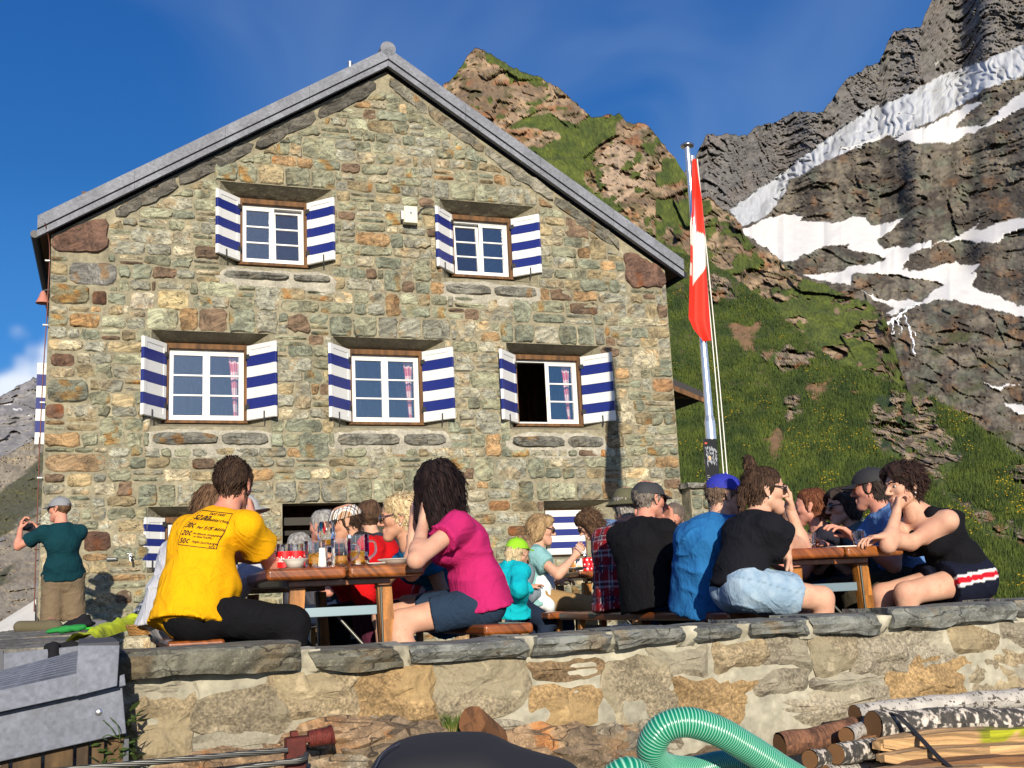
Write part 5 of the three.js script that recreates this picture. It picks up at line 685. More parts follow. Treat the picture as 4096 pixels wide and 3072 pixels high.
const clothMat = new THREE.MeshPhysicalMaterial({ vertexColors: true, roughness: .92, side: THREE.DoubleSide, sheen: .05, sheenRoughness: .6, specularIntensity: .3, bumpMap: bumpCloth, bumpScale: .007 }), skinMat = new THREE.MeshPhysicalMaterial({ vertexColors: true, roughness: .6, side: THREE.DoubleSide, specularIntensity: .45 }), hairMat = new THREE.MeshPhysicalMaterial({ vertexColors: true, roughness: .8, specularIntensity: .35, side: THREE.DoubleSide }), lensMat = mat([.008, .008, .01], .12, { clearcoat: .6 }), eyeMat = mat([.5, .47, .44], .35), irisMat = mat([.03, .025, .02], .2);
const SKIN = { fair: [.56, .315, .215], tan: [.50, .26, .165], red: [.55, .245, .17], warm: [.56, .31, .21] };
const D2R = Math.PI / 180, camNear = v => v.distanceTo(camera.position);
const clothUV = (g, f, r) => { const p = g.attributes.position, uv = new Float32Array(p.count * 2); for (let i = 0; i < p.count; i++) { const x = p.getX(i), y = p.getY(i), z = p.getZ(i); uv[i * 2] = (x * (f.x + r.x) + z * (f.z + r.z)) * 1.9; uv[i * 2 + 1] = y * 1.9 + (x * f.x + z * f.z) * .6; } g.setAttribute('uv', new THREE.BufferAttribute(uv, 2)); return g; };
function person(o) {
  const s = o.s || 1, fwd = yawDir(o.heading), up = V(0, 1, 0), rt = new THREE.Vector3().crossVectors(fwd, up), hip = o.hip, far = camNear(hip) > 8.4 || o.hidden, hb = far ? .014 : .0105, hd = far ? .0062 : .0046;
  const t = thing('person', o.label, 'person', [hip.x, o.base ?? 0, hip.z], o.group);
  // head frame
  const look = yawDir(o.look ?? o.heading), pq = (o.pitch || 0) * D2R; const hf = look.clone().multiplyScalar(Math.cos(pq)).addScaledVector(up, Math.sin(pq)); let hr = new THREE.Vector3().crossVectors(look, up).normalize(); let hu = new THREE.Vector3().crossVectors(hr, hf).normalize(); if (o.roll) { const q = new THREE.Quaternion().setFromAxisAngle(hf, o.roll * D2R); hr.applyQuaternion(q); hu.applyQuaternion(q); }
  const hs = (o.hs || 1) * s, H = o.head, hp = (x, y, z) => H.clone().addScaledVector(hr, -x * hs).addScaledVector(hu, y * hs).addScaledVector(hf, z * hs);
  const neck = o.neck || H.clone().addScaledVector(up, -.155 * s).addScaledVector(hf, -.03 * s).addScaledVector(fwd, -.025);
  const sp = neck.clone().sub(hip), spn = sp.clone().normalize(), back = fwd.clone().multiplyScalar(-1).addScaledVector(spn, fwd.dot(spn)).normalize(), ar = o.arch ?? .05;
  const L1 = hip.clone().lerp(neck, .3).addScaledVector(back, ar * .8), T1 = hip.clone().lerp(neck, .66).addScaledVector(back, ar), T2 = hip.clone().lerp(neck, .86).addScaledVector(back, ar * .4);
  let shAx = rt.clone(); if (o.twist) shAx.applyAxisAngle(up, o.twist * D2R); const sw = ((o.sh || .18) - .02) * s; const sh = [-1, 1].map(k => T2.clone().addScaledVector(shAx, k * sw).addScaledVector(spn, -.008 * s).addScaledVector(up, (o.shUp || [0, 0])[k < 0 ? 0 : 1])); // 0 left, 1 right
  const g = o.girth || 1, la = [.29 * s, .25 * s], arms = [0, 1].map(k => { const A = o.arms?.[k] || {}; const wr = A.wrist || hip.clone().addScaledVector(rt, (k ? 1 : -1) * .16).addScaledVector(fwd, .34).addScaledVector(up, .17); const [el, w] = A.elbow ? [A.elbow, wr] : ik(sh[k], wr, la[0], la[1], A.hint || V(0, -1, 0).addScaledVector(fwd, -.3).addScaledVector(rt, (k ? .3 : -.3))); return { el, w, A }; });
  const legs = [0, 1].map(k => { const A = o.legs?.[k] || {}; const hj = hip.clone().addScaledVector(rt, (k ? 1 : -1) * .088 * s).addScaledVector(up, -.005); if (A.knee) return { hj, kn: A.knee, an: A.ankle, toe: A.toe }; const an = A.ankle || V(hip.x, .075, hip.z).addScaledVector(rt, (k ? 1 : -1) * .11).addScaledVector(fwd, .4 * s); const [kn, a] = ik(hj, an, .43 * s, .42 * s, fwd.clone().addScaledVector(up, .8)); return { hj, kn, an: a }; });
  const skin = SKIN[o.skin || 'warm'];
  // ---- body
  const torso = (F, e, k, top = 1) => { F.cap(hip, L1, (.11 * g) * s + e, (.096 * g) * s + e, k, { ax: rt, s: 1.22 }); F.cap(L1, T1, (.096 * g) * s + e, (.102 * g) * s + e, k, { ax: rt, s: 1.24 }); F.cap(T1, T2, (.104 * g) * s + e, (.07) * s + e, k, { ax: shAx, s: 1.36 }); if (top) { for (const k2 of [0, 1]) F.cap(T2.clone().lerp(sh[k2], .15), sh[k2], .052 * s + e, .047 * s + e, .05); } if (o.bust) for (const q of [-1, 1]) F.cap(T1.clone().addScaledVector(shAx, q * .075).addScaledVector(back, -.085 * g - .015).addScaledVector(spn, .05), T1.clone().addScaledVector(shAx, q * .075).addScaledVector(back, -.12 * g).addScaledVector(spn, -.005), .055 * s + e, .05 * s + e, .05); if (o.belly) F.cap(L1.clone().addScaledVector(back, -.07), L1.clone().addScaledVector(back, -.09 - o.belly), .09 + e, .085 + e, .08, { ax: rt, s: 1.4 }); };
  const all = [hip, neck, H, ...sh, ...arms.flatMap(a => [a.el, a.w]), ...legs.flatMap(l => [l.hj, l.kn, l.an])]; const [lo, hi] = boundsOf(all, .2);
  const B = new Field(lo, hi, hb); torso(B, 0, .05); B.cap(T2, neck.clone().lerp(H, .45), .066 * s, .054 * s, .06);
  const fat = o.limb || 1; for (const a of arms) { const k = arms.indexOf(a); B.cap(sh[k], a.el, .045 * fat * s, .038 * fat * s, .045); B.cap(a.el, a.w, .0395 * fat * s, .026 * fat * s, .02); B.cap(a.el.clone().lerp(a.w, .22), a.el.clone().lerp(a.w, .3), .041 * fat * s, .04 * fat * s, .02); }
  for (const l of legs) { B.cap(l.hj, l.kn, .083 * fat * s, .058 * fat * s, .05); B.cap(l.kn, l.an, .055 * fat * s, .038 * fat * s, .03); const c = l.kn.clone().lerp(l.an, .3).addScaledVector(fwd, -.018); B.cap(c, c.clone().lerp(l.an, .25), .052 * fat * s, .045 * fat * s, .03); const toe = l.toe || l.an.clone().addScaledVector(fwd, .17).setY(Math.max(l.an.y - .04, .035)); l.toe = toe; B.cap(l.an, toe, .04 * s, .032 * s, .03); }
  const gs = [B.mesh()];
  // hands
  arms.forEach((a, k) => { const d = a.A.hdir || a.w.clone().sub(a.el), nrm = a.A.palm || V(0, -1, 0).addScaledVector(fwd, .1); const bones = handBones(a.w, d, nrm, k === 1, a.A.curl ?? .35, s * (o.female ? .93 : 1.02)); const [p, q] = boundsOf(bones.flatMap(b => [b[0], b[1]]), .03); const F = new Field(p, q, far ? .0055 : .0042); for (const [u, v, r1, r2, fin] of bones) F.cap(u, v, r1, r2, fin ? .004 : .014); F.cap(a.w.clone().lerp(a.el, .2), a.w.clone().addScaledVector(d.clone().normalize(), .02), .0275 * fat * s, .021 * s, .02); gs.push(F.mesh()); });
  // head
  { const [p, q] = boundsOf([hp(-.1, -.19, -.12), hp(.1, .14, .14), hp(-.1, .14, -.12), hp(.1, -.19, .14), hp(-.1, -.19, .14), hp(.1, .14, -.12)], .01), F = new Field(p, q, hd); const c = (a, b, r1, r2, k, o2 = {}) => F.cap(hp(...a), hp(...b), r1 * hs, r2 * hs, k * hs, o2);
    F.cap(neck.clone().lerp(H, -.05), hp(0, -.03, -.025), .0565 * s, .052 * hs, .03);
    c([0, .034, -.035], [0, .038, .014], .079, .073, .02, { ax: hr, s: .95 }); c([0, -.01, .03], [0, -.055, .042], .058, .042, .03, { ax: hr, s: 1.04 }); for (const q2 of [-1, 1]) { c([q2 * .047, -.055, .002], [q2 * .014, -.098, .066], .021, .017, .03); c([q2 * .04, -.02, .055], [q2 * .046, -.02, .035], .02, .02, .02); c([q2 * .014, .026, .087], [q2 * .042, .024, .07], .009, .008, .012); c([q2 * .008, -.031, .097], [q2 * .011, -.032, .092], .0085, .008, .008); }
    c([0, -.102, .07], [0, -.1, .062], .017, .02, .03); c([0, .012, .088], [0, -.026, .112], .0075, .0105, .012); c([-.016, -.061, .086], [.016, -.061, .086], .0075, .0075, .008); c([-.013, -.073, .085], [.013, -.073, .085], .008, .008, .008);
    for (const q2 of [-1, 1]) { c([q2 * .031, .005, .098], [q2 * .034, .005, .096], .014, .014, .012, { sub: true }); c([q2 * .078, .012, -.022], [q2 * .077, -.028, -.012], .019, .011, .006, { ax: hr, s: .4 }); }
    F.cap(hp(-.03, -.067, .101), hp(.03, -.067, .101), .0028 * hs, .0028 * hs, .003, { sub: true }); gs.push(F.mesh()); }
  let body = mergeGeometries(gs.map(q => { q = q.toNonIndexed(); return q; }), false); const lip = hp(0, -.067, .09), ch = [hp(.045, -.03, .055), hp(-.045, -.03, .055)], stub = o.stubble ? hp(0, -.09, .06) : null;
  colorBy(body, v => { const mo = fbm(v.x * 22, v.y * 22, v.z * 22, 3), sp = vn(v.x * 160, v.y * 160, v.z * 160); let c = [skin[0] * (1 + .14 * mo), skin[1] * (1 + .3 * mo - (sp > .72 ? .18 : 0)), skin[2] * (1 + .3 * mo - (sp > .72 ? .22 : 0))]; const dl = v.distanceTo(lip); if (dl < .024 * hs) c = mix3(c, [skin[0] * .85, skin[1] * .5, skin[2] * .52], (1 - dl / (.024 * hs)) * .9); for (const q of ch) { const d = v.distanceTo(q); if (d < .035) c = mix3(c, [skin[0] * 1.02, skin[1] * .8, skin[2] * .76], .5 * (1 - d / .035)); } if (stub) { const d = v.distanceTo(stub); if (d < .06 && vn(v.x * 300, v.y * 300, v.z * 300) > -.2) c = mix3(c, [.2, .15, .12], .35 * (1 - d / .06)); } return c; });
  part(t, 'body', body, skinMat);
  // eyes, brows
  for (const q of [-1, 1]) { const e = new THREE.SphereGeometry(.0105 * hs, 10, 8); const c = hp(q * .032, .006, .073); e.translate(c.x, c.y, c.z); part(t, 'eye', e, eyeMat); const i = new THREE.SphereGeometry(.0068 * hs, 8, 6), ic = hp(q * .032, .006, .0797); i.translate(ic.x, ic.y, ic.z); part(t, 'iris', i, irisMat); const bw = tube([hp(q * .014, .024, .0965), hp(q * .03, .031, .091), hp(q * .046, .024, .077)], .0035 * hs, 8, 5); part(t, 'eyebrow', paint(bw, mul3(o.hair?.c || [.05, .03, .02], .8)), hairMat); }
  // ---- clothes
  const wr = (F, amp, seed, fq = 13) => F.each((d, x, y, z) => d - amp * (ridged(x * fq, y * fq * .7, z * fq, 2) * .8 + vn(x * fq * 2.3 + y * 9, y * fq, z * fq * 2.3) * .35), .05); void wr;
  const fold = (F, amp, seed) => F.each((d, x, y, z) => { const w = vn(x * 6, y * 6, z * 6 + seed) * 1.6; return d - amp * (Math.pow(1 - Math.abs(Math.sin((x * 9 + y * 26 + z * 9) + w * 2.6)), 3) * .9 * clamp(.5 + fbm(x * 4, y * 4, z * 4 + seed, 2) * 1.6) + vn(x * 17, y * 13, z * 17 + seed) * .45); }, .05);
  if (o.top) { const T = o.top, e = T.ease ?? .016, F = new Field(lo, hi, hb); torso(F, e, .05, T.sleeve !== 'none'); if (T.sleeve === 'none') { for (const k of [-1, 1]) { const top = T2.clone().addScaledVector(shAx, k * .1 * s).addScaledVector(spn, .058); for (const q of [-1, 1]) F.cap(T1.clone().addScaledVector(shAx, k * .1 * s).addScaledVector(back, q * .085).addScaledVector(spn, .02), top, .034, .024, .03); } } else F.cap(T2, neck.clone().addScaledVector(spn, (T.collar ?? -.005)), .075 * s + e, .062 * s + e * .5, .04, { cb: 1 });
    if (T.sleeve !== 'none') arms.forEach((a, k) => { const fl = T.flare ?? .012; if (T.sleeve === 'long') { F.cap(sh[k], a.el, .051 * fat * s + e, .044 * fat * s + e, .04); F.cap(a.el, a.w.clone().lerp(a.el, .04), .046 * fat * s + e, .032 * fat * s + e, .03, { cb: 1 }); } else { const len = T.sleeve === 'cap' ? .3 : (T.len || .62); F.cap(sh[k], sh[k].clone().lerp(a.el, len), .046 * fat * s + e, .046 * fat * s + e + fl, .05, { cb: 1 }); } });
    const low = T.low ?? .1; F.cap(hip.clone().lerp(L1, .6), hip.clone().addScaledVector(spn, -low), .112 * g * s + e + .014, .12 * g * s + e + .03, .04, { ax: rt, s: 1.27, cb: 1 }); if (T.hood) { const hb0 = neck.clone().addScaledVector(back, .04); F.cap(hb0.clone().addScaledVector(shAx, -.07), hb0.clone().addScaledVector(shAx, .07), .055, .055, .03); F.cap(hb0.clone().addScaledVector(spn, -.08).addScaledVector(back, .03), hb0, .06, .05, .04); }
    fold(F, T.fold ?? .012, o.seed || 1); const gm = F.mesh(); const C = T.c; colorBy(gm, v => T.paint ? T.paint(v, { hip, neck, rt, fwd, spn, shAx, sh, T1, T2 }) : mul3(C, 1 + .08 * fbm(v.x * 25, v.y * 25, v.z * 25, 2))); const m = part(t, T.name || 'shirt', clothUV(gm, fwd, rt), T.mat || clothMat); o.topMesh = m; o.frame = { hip, neck, rt, fwd, spn, back, shAx, T1, T2, L1, t }; }
  if (o.bottom) { const P = o.bottom, e = P.ease ?? .014, F = new Field(lo, hi, hb); F.cap(hip.clone().addScaledVector(rt, -.05), hip.clone().addScaledVector(rt, .05), .11 * g * s + e, .11 * g * s + e, .05); F.cap(hip, hip.clone().lerp(L1, P.rise ?? .12), .113 * g * s + e * .6, .104 * g * s + e * .6, .04, { ax: rt, s: 1.2, cb: 1 }); for (const l of legs) { const len = P.len ?? 2; if (len <= 1) F.cap(l.hj, l.hj.clone().lerp(l.kn, len), .088 * fat * s + e, lerp(.088, .062, len) * fat * s + e + (P.flare ?? .012), .05, { cb: 1 }); else { F.cap(l.hj, l.kn, .088 * fat * s + e, .062 * fat * s + e, .05); F.cap(l.kn, l.kn.clone().lerp(l.an, Math.min(len - 1, .97)), .062 * fat * s + e, .05 * fat * s + e, .03, { cb: 1 }); } } fold(F, P.fold ?? .009, 7 + (o.seed || 1)); const gm = F.mesh(); colorBy(gm, v => P.paint ? P.paint(v, { hip, legs, rt, fwd }) : mul3(P.c, 1 + .08 * fbm(v.x * 25, v.y * 25, v.z * 25, 2))); part(t, P.name || 'trousers', clothUV(gm, fwd, rt), clothMat); }
  for (const l of legs) if (o.shoe !== null) { const F = new Field(...boundsOf([l.an, l.toe], .09), .012), d = l.toe.clone().sub(l.an).setY(0).normalize(), so = l.an.clone().setY(l.an.y - .03).addScaledVector(d, -.04); const z = o.shoeS || 1; F.cap(so, l.toe, .048 * z, .042 * z, .02); F.cap(so, l.an.clone(), .046 * z, .048, .03); part(t, 'shoe', paint(F.mesh(), o.shoe || [.05, .045, .04]), clothMat); }
  // ---- hair
  if (o.hair) { const h = o.hair, [p, q] = boundsOf([hp(-.13, -.36 * (h.long ? 1 : .45), -.2), hp(.13, .2, .12), hp(-.13, .2, -.2), hp(.13, -.36 * (h.long ? 1 : .45), .12), hp(.13, -.36 * (h.long ? 1 : .45), -.2), hp(-.13, .2, .12)], .02), F = new Field(p, q, hd * 1.15), v = h.vol || 1, c = (a, b, r1, r2, k, o2 = {}) => F.cap(hp(...a), hp(...b), r1 * hs, r2 * hs, k * hs, o2);
    c([0, .044, -.04], [0, .05, .008], .083 * v, .075 * v, .02, { ax: hr, s: .97 }); if (h.short) c([0, .0, -.048], [0, -.03, -.04], .07 * v, .05, .03); else c([0, .0, -.05], [0, -.045, -.04], .073 * v, .056, .03); for (const q2 of [-1, 1]) c([q2 * .066 * v, .035, .0], [q2 * .07, h.side ?? -.01, -.005], .022, .013, .02);
    if (h.fringe) c([-.04, .082, .06], [.04, .082, .06], .03 * v, .03 * v, .03);
    if (h.bob) for (const q2 of [-1, 1]) c([q2 * .062, .03, -.03], [q2 * .07, h.bob, -.04], .05 * v, .036, .04); if (h.bob) c([0, 0, -.07], [0, h.bob, -.075], .065 * v, .045, .04);
    if (h.long) { for (const q2 of [-1, 0, 1]) c([q2 * .06, 0, -.055], [q2 * .08, h.long, -.075 - (q2 ? 0 : .02)], .065 * v, .04, .05); for (const q2 of [-1, 1]) if (h.front) c([q2 * .075, .02, .01], [q2 * .085, h.front, .03], .035, .025, .04); }
    if (h.bun) { c(h.bun, [h.bun[0], h.bun[1] + .03, h.bun[2] - .01], .034, .026, .015); } if (h.tail) c([0, .0, -.12], [0, -.1, -.13], .03, .018, .02); if (h.knot) c([0, -.05, -.105], [0, -.06, -.11], .034, .03, .015);
    F.cap(hp(0, -.045, .115), hp(0, h.line ?? .03, .115), .062 * hs, .05 * hs, .012, { sub: true, ax: hr, s: 1.12 }); if (!h.bob && !h.long) for (const q2 of [-1, 1]) F.cap(hp(q2 * .095, -.03, -.005), hp(q2 * .095, .0, -.012), .03 * hs, .024 * hs, .008, { sub: true });
    const I = v2 => { const r = v2.clone().sub(H); return [-r.dot(hr) / hs, r.dot(hu) / hs, r.dot(hf) / hs]; }, tv = V(0, 0, 0), amp = h.amp ?? .005; F.each((d, x, y, z) => { const [a, b, cc] = I(tv.set(x, y, z)); return d - amp * hs * (h.curl ? (ridged(a * 26, b * 26, cc * 26, 2) * 1.1 + vn(a * 60, b * 60, cc * 60) * .5) : (vn(a * 75, b * 14, cc * 42 + b * 20) + vn(a * 140, b * 24, cc * 90) * .5)); }, .03);
    if (o.hat) F.cut(hp(0, .024, 0), hu.clone().addScaledVector(hf, o.hat.tip ?? .18).normalize());
    const gm = F.mesh(), R = rng(31 + (o.seed || 1)); colorBy(gm, vv => { const [a, b, cc] = I(vv); return mul3(mix3(h.c, h.c2 || mul3(h.c, 1.5), clamp(.35 + .75 * vn(a * 70, b * 12, cc * 60))), 1 + .25 * vn(a * 200, b * 40, cc * 200)); });
    const hm = part(t, 'hair', gm, hairMat); // loose locks lying on the mass
    if (!far || h.locks) { const ps = gm.attributes.position, ns = gm.attributes.normal, Pp = [], Cc = [], off = hm.position, N = Math.round((h.locks || 420) * 1.8); for (let k = 0; k < N; k++) { const i = Math.floor(R() * ps.count), b = V(ps.getX(i), ps.getY(i), ps.getZ(i)), n = V(ns.getX(i), ns.getY(i), ns.getZ(i)); const b2 = b.clone().add(off).add(t.position), loc = I(b2); if (loc[2] > .06) continue; let d = hu.clone().multiplyScalar(-1).addScaledVector(hf, -.35).addScaledVector(n, hu.dot(n)).normalize(); if (h.curl) d.add(V(R() - .5, R() - .5, R() - .5).multiplyScalar(1.6)).normalize(); const sd = new THREE.Vector3().crossVectors(d, n).normalize().multiplyScalar(.0014 * hs * (1 + R())), L = (.018 + .028 * R()) * (h.lk || 1), m1 = b.clone().addScaledVector(d, L * .55).addScaledVector(n, .004 + .004 * R()), e = b.clone().addScaledVector(d, L).addScaledVector(n, (h.curl ? .012 : .005) * R()); const cc = mul3(mix3(h.c, h.c2 || mul3(h.c, 1.6), R()), .8 + .5 * R()); for (const [x, y, z] of [[b.clone().add(sd), b.clone().sub(sd), m1.clone().add(sd)], [b.clone().sub(sd), m1.clone().sub(sd), m1.clone().add(sd)], [m1.clone().add(sd), m1.clone().sub(sd), e]]) { Pp.push(x.x, x.y, x.z, y.x, y.y, y.z, z.x, z.y, z.z); for (let q2 = 0; q2 < 3; q2++) Cc.push(...cc); } } const lg = new THREE.BufferGeometry(); lg.setAttribute('position', new THREE.Float32BufferAttribute(Pp, 3)); lg.setAttribute('color', new THREE.Float32BufferAttribute(Cc, 3)); lg.computeVertexNormals(); const lm = mesh('hair_locks', lg, hairMat); hm.add(lm); }
  }
  // ---- hats: crown, brim, band
  if (o.hat) { const h = o.hat, toW = (g2, back2 = 0, tip = 0) => { const M = new THREE.Matrix4().makeBasis(hr.clone().multiplyScalar(-1), hu, hf).setPosition(H); if (tip) g2.rotateX(tip); g2.scale(hs, hs, hs); g2.applyMatrix4(M); return g2; };
    const crown = new THREE.SphereGeometry(1, 28, 12, 0, Math.PI * 2, 0, Math.PI * .5); crown.scale(.094, h.type === 'bucket' ? .106 : (h.tall || .092) + .008, .114); warp(crown, v => { if (h.type === 'bucket' || h.flat) { v.y = Math.min(v.y, h.flat || .078) + vn(v.x * 20, 1, v.z * 20) * .003; } const a = Math.atan2(v.x, v.z); const k = 1 + .006 * Math.abs(Math.sin(a * 3)); v.x *= k; v.z *= k; v.y += .003 * vn(v.x * 40, v.y * 40, v.z * 40); v.y += .024; v.z -= .012; }); const uvs = crown.attributes.uv, ps = crown.attributes.position; if (h.map) for (let i = 0; i < ps.count; i++) uvs.setXY(i, ps.getX(i) * 9, ps.getZ(i) * 9 + ps.getY(i) * 5);
    const hat = part(t, 'hat', toW(crown, 0, h.tipA || 0), h.map ? mat([1, 1, 1], .85, { map: h.map }) : mat(h.c, .8, { sheen: .3 }));
    const br = new THREE.BufferGeometry(), P = [], idx = [], full = h.type === 'bucket', n = 26, m = 5; for (let i = 0; i <= n; i++) for (let j = 0; j <= m; j++) { const a = full ? i / n * Math.PI * 2 : (i / n - .5) * 2.2, r = j / m, ln = full ? .05 : .072 * Math.cos((i / n - .5) * 2.0) ** .6; P.push(Math.sin(a) * (.092 + ln * r * (full ? 1 : .55)), .028 - (full ? .035 * r : .012 * r + .022 * r * Math.abs(Math.sin(a)) ** 2), Math.cos(a) * (.112 + ln * r) - .012); } for (let i = 0; i < n; i++) for (let j = 0; j < m; j++) { const a = i * (m + 1) + j; idx.push(a, a + 1, a + m + 1, a + 1, a + m + 2, a + m + 1); } br.setAttribute('position', new THREE.Float32BufferAttribute(P, 3)); br.setIndex(idx); br.computeVertexNormals(); const b2 = br.clone(); b2.translate(0, .0035, 0); const brim = toW(merge([br, b2]), 0, h.tipA || 0); brim.translate(-t.position.x, -t.position.y, -t.position.z); hat.add(mesh('brim', brim, mat(h.brim || h.c, .8)));
    if (!full) { const bt = new THREE.SphereGeometry(.007, 8, 6); bt.translate(0, (h.flat || (h.tall || .092) + .008) + .026, -.012); const q = toW(bt, 0, h.tipA || 0); q.translate(-t.position.x, -t.position.y, -t.position.z); hat.add(mesh('button', q, mat(h.brim || h.c, .8))); } }
  if (o.glasses) { const gl = new THREE.Group(); gl.name = 'sunglasses'; t.add(gl); const add = (nm, g2, m) => { g2.translate(-t.position.x, -t.position.y, -t.position.z); gl.add(mesh(nm, g2, m)); }; const fm = mat(o.glasses.c || [.012, .012, .013], .3, { clearcoat: .5 }); for (const q of [-1, 1]) { const l = new THREE.SphereGeometry(1, 16, 10); l.scale(.027 * hs, .021 * hs, .006 * hs); const M = new THREE.Matrix4().makeBasis(hr.clone().multiplyScalar(-1), hu, hf).multiply(new THREE.Matrix4().makeRotationY(q * .35)).setPosition(hp(q * .033, .003, .1)); l.applyMatrix4(M); add('lens', l, lensMat); add('temple', tube([hp(q * .06, .01, .09), hp(q * .076, .014, .05), hp(q * .083, .016, -.01), hp(q * .082, .0, -.03)], .0035 * hs, 12, 6), fm); } add('bridge', tube([hp(-.012, .008, .106), hp(0, .012, .111), hp(.012, .008, .106)], .003 * hs, 6, 5), fm); }
  if (o.earring) for (const q of [-1, 1]) { const e = new THREE.SphereGeometry(.005, 8, 6), c = hp(q * .085, -.04, -.008); e.translate(c.x, c.y, c.z); part(t, 'earring', e, china); }
  return t;
}
// ================================================================ the diners
const BLACK = [.006, .006, .0075], NAVY = lin(34, 46, 66, .8), DKH = { c: [.022, .013, .009], c2: [.06, .035, .022] }, BRN = { c: [.07, .038, .02], c2: [.16, .09, .05] };
const hx = (px, py, X) => onX(px, py, X);
const plaidMap = (bg, a, b, c) => tex(128, (u, v) => { const st = t => { t = (t * 2) % 1; return t < .16 ? 1 : t > .3 && t < .36 ? 2 : t > .5 && t < .72 ? 3 : t > .84 && t < .87 ? 2 : 0; }; const k = [bg, a, b, c], p = k[st(u)], q = k[st(v)]; return [(p[0] + q[0]) / 2, (p[1] + q[1]) / 2, (p[2] + q[2]) / 2]; });
// a jacket tied round the waist: band, knot and hanging skirt
function waist(o, c, drop, c2) { const f = o.frame, F = new Field(...boundsOf([f.hip, f.L1, f.hip.clone().addScaledVector(f.back, .28).setY(.42)], .26), .012); F.cap(f.hip.clone().addScaledVector(f.spn, .02), f.hip.clone().addScaledVector(f.spn, .09), .15, .142, .03, { ax: f.rt, s: 1.18 }); F.cap(f.hip.clone().addScaledVector(f.back, .06), f.hip.clone().addScaledVector(f.back, .16).setY(f.hip.y - drop * .7), .12, .07, .05); F.cap(f.hip.clone().addScaledVector(f.back, .15).setY(f.hip.y - drop * .6), f.hip.clone().addScaledVector(f.back, .24).setY(f.hip.y - drop), .06, .03, .05); F.cap(f.hip.clone().addScaledVector(f.rt, .13), f.hip.clone().addScaledVector(f.rt, .15).addScaledVector(f.fwd, .08).setY(f.hip.y - .06), .06, .05, .04); F.each((d, x, y, z) => d - .02 * Math.abs(Math.sin(x * 30 + z * 22 + vn(x * 8, y * 8, z * 8) * 4)) * .6 - .008 * vn(x * 25, y * 12, z * 25), .05); const g = F.mesh(); colorBy(g, v => c2 && fbm(v.x * 9, v.y * 9, v.z * 9, 2) > .05 ? c2 : c); part(f.t, 'tied_jacket', g, clothMat); }
const P = {};
// 1 the kneeling photographer
P.kneel = { label: 'kneeling man in dark teal shirt and grey cap taking a photo with his phone', heading: 188, twist: 8, look: 238, pitch: -2, hip: at(254, 2306, 10.95), head: at(236, 2036, 11.0), base: .46, s: 1, sh: .19, girth: .98, skin: 'red', seed: 3,
  arms: [{ wrist: at(80, 2124, 11.0), elbow: at(72, 2186, 10.88), curl: .9, hdir: V(.1, 1, 0), palm: V(1, 0, -.2) }, { wrist: at(152, 2116, 11.26), elbow: at(215, 2150, 11.36), curl: .9, hdir: V(-1, .2, -.1), palm: V(-.2, .2, 1) }],
  legs: [{ knee: at(205, 2492, 10.9).setY(.53), ankle: at(202, 2512, 10.42).setY(.525), toe: at(78, 2526, 10.28).setY(.515) }, { knee: at(300, 2478, 11.0).setY(.53), ankle: at(345, 2500, 10.6).setY(.52), toe: at(395, 2505, 10.45).setY(.5) }],
  top: { c: lin(14, 58, 66, .8), sleeve: 'short', ease: .02, low: -.02 }, bottom: { c: lin(126, 110, 88, .8), len: .93, ease: .022, flare: .02 }, shoe: lin(120, 112, 88, .6), shoeS: 1.35, hair: { ...BRN, short: 1, side: -.03 }, hat: { type: 'cap', c: lin(150, 152, 156, .7), brim: lin(96, 98, 102, .7) }, glasses: {} };
// 2 yellow taxi shirt
P.yellow = { label: 'man in yellow taxi fare t-shirt and black trousers seen from behind', heading: 100, twist: 34, look: 152, pitch: -8, hip: V(1.23, .575, 8.7), head: hx(938, 1940, 1.43), s: 1.02, sh: .19, girth: 1.04, limb: 1.04, skin: 'red', seed: 5, arch: .06, belly: .03,
  arms: [{ wrist: V(1.75, .8, 8.25), curl: .6 }, { wrist: hx(1012, 2075, 1.6), elbow: hx(1092, 2262, 1.62), curl: 1.1, hdir: V(-.15, 1, -.1), palm: V(-.9, .1, -.3) }],
  top: { c: lin(244, 178, 10, .8), sleeve: 'short', len: .52, ease: .022, flare: .018, low: .06, fold: .016 }, bottom: { c: BLACK, ease: .014 }, hair: { c: [.026, .015, .01], c2: [.065, .038, .024], side: -.045, locks: 900, lk: .7, line: .04, short: 1 } };
P.hoodie = { label: 'person in pale grey hoodie half hidden behind the yellow shirt', heading: 95, look: 130, hip: V(1.2, .56, 7.95), head: V(1.4, 1.13, 7.85), seed: 7, female: 1, sh: .17, arms: [{ wrist: V(1.7, .82, 7.6) }, { wrist: V(1.62, .8, 7.9) }], top: { c: lin(206, 206, 212, .8), sleeve: 'long', ease: .032, hood: 1, name: 'hoodie', low: .09, fold: .014 }, bottom: { c: lin(60, 66, 84, .7) }, hair: { ...BRN, bob: -.09, side: -.08 } };
P.capguy = { label: 'man in pale cap and small checked shirt hidden behind the yellow shirt man', heading: 95, look: 60, hip: V(1.2, .56, 7.0), head: hx(975, 2052, 1.66), seed: 9, hidden: 1, arms: [{ wrist: V(1.75, .85, 6.7) }, { wrist: V(1.72, .8, 7.05), curl: .7 }], top: { c: [1, 1, 1], sleeve: 'short', uv: 1, ease: .024, paint: (v) => { const a = (v.y * 30) % 1, b = ((v.x + v.z) * 30) % 1; return a < .25 || b < .25 ? lin(190, 196, 204, .8) : lin(40, 50, 70, .8); } }, bottom: { c: lin(70, 64, 56, .7) }, hair: { ...BRN }, hat: { type: 'cap', c: lin(190, 188, 184, .75) } };
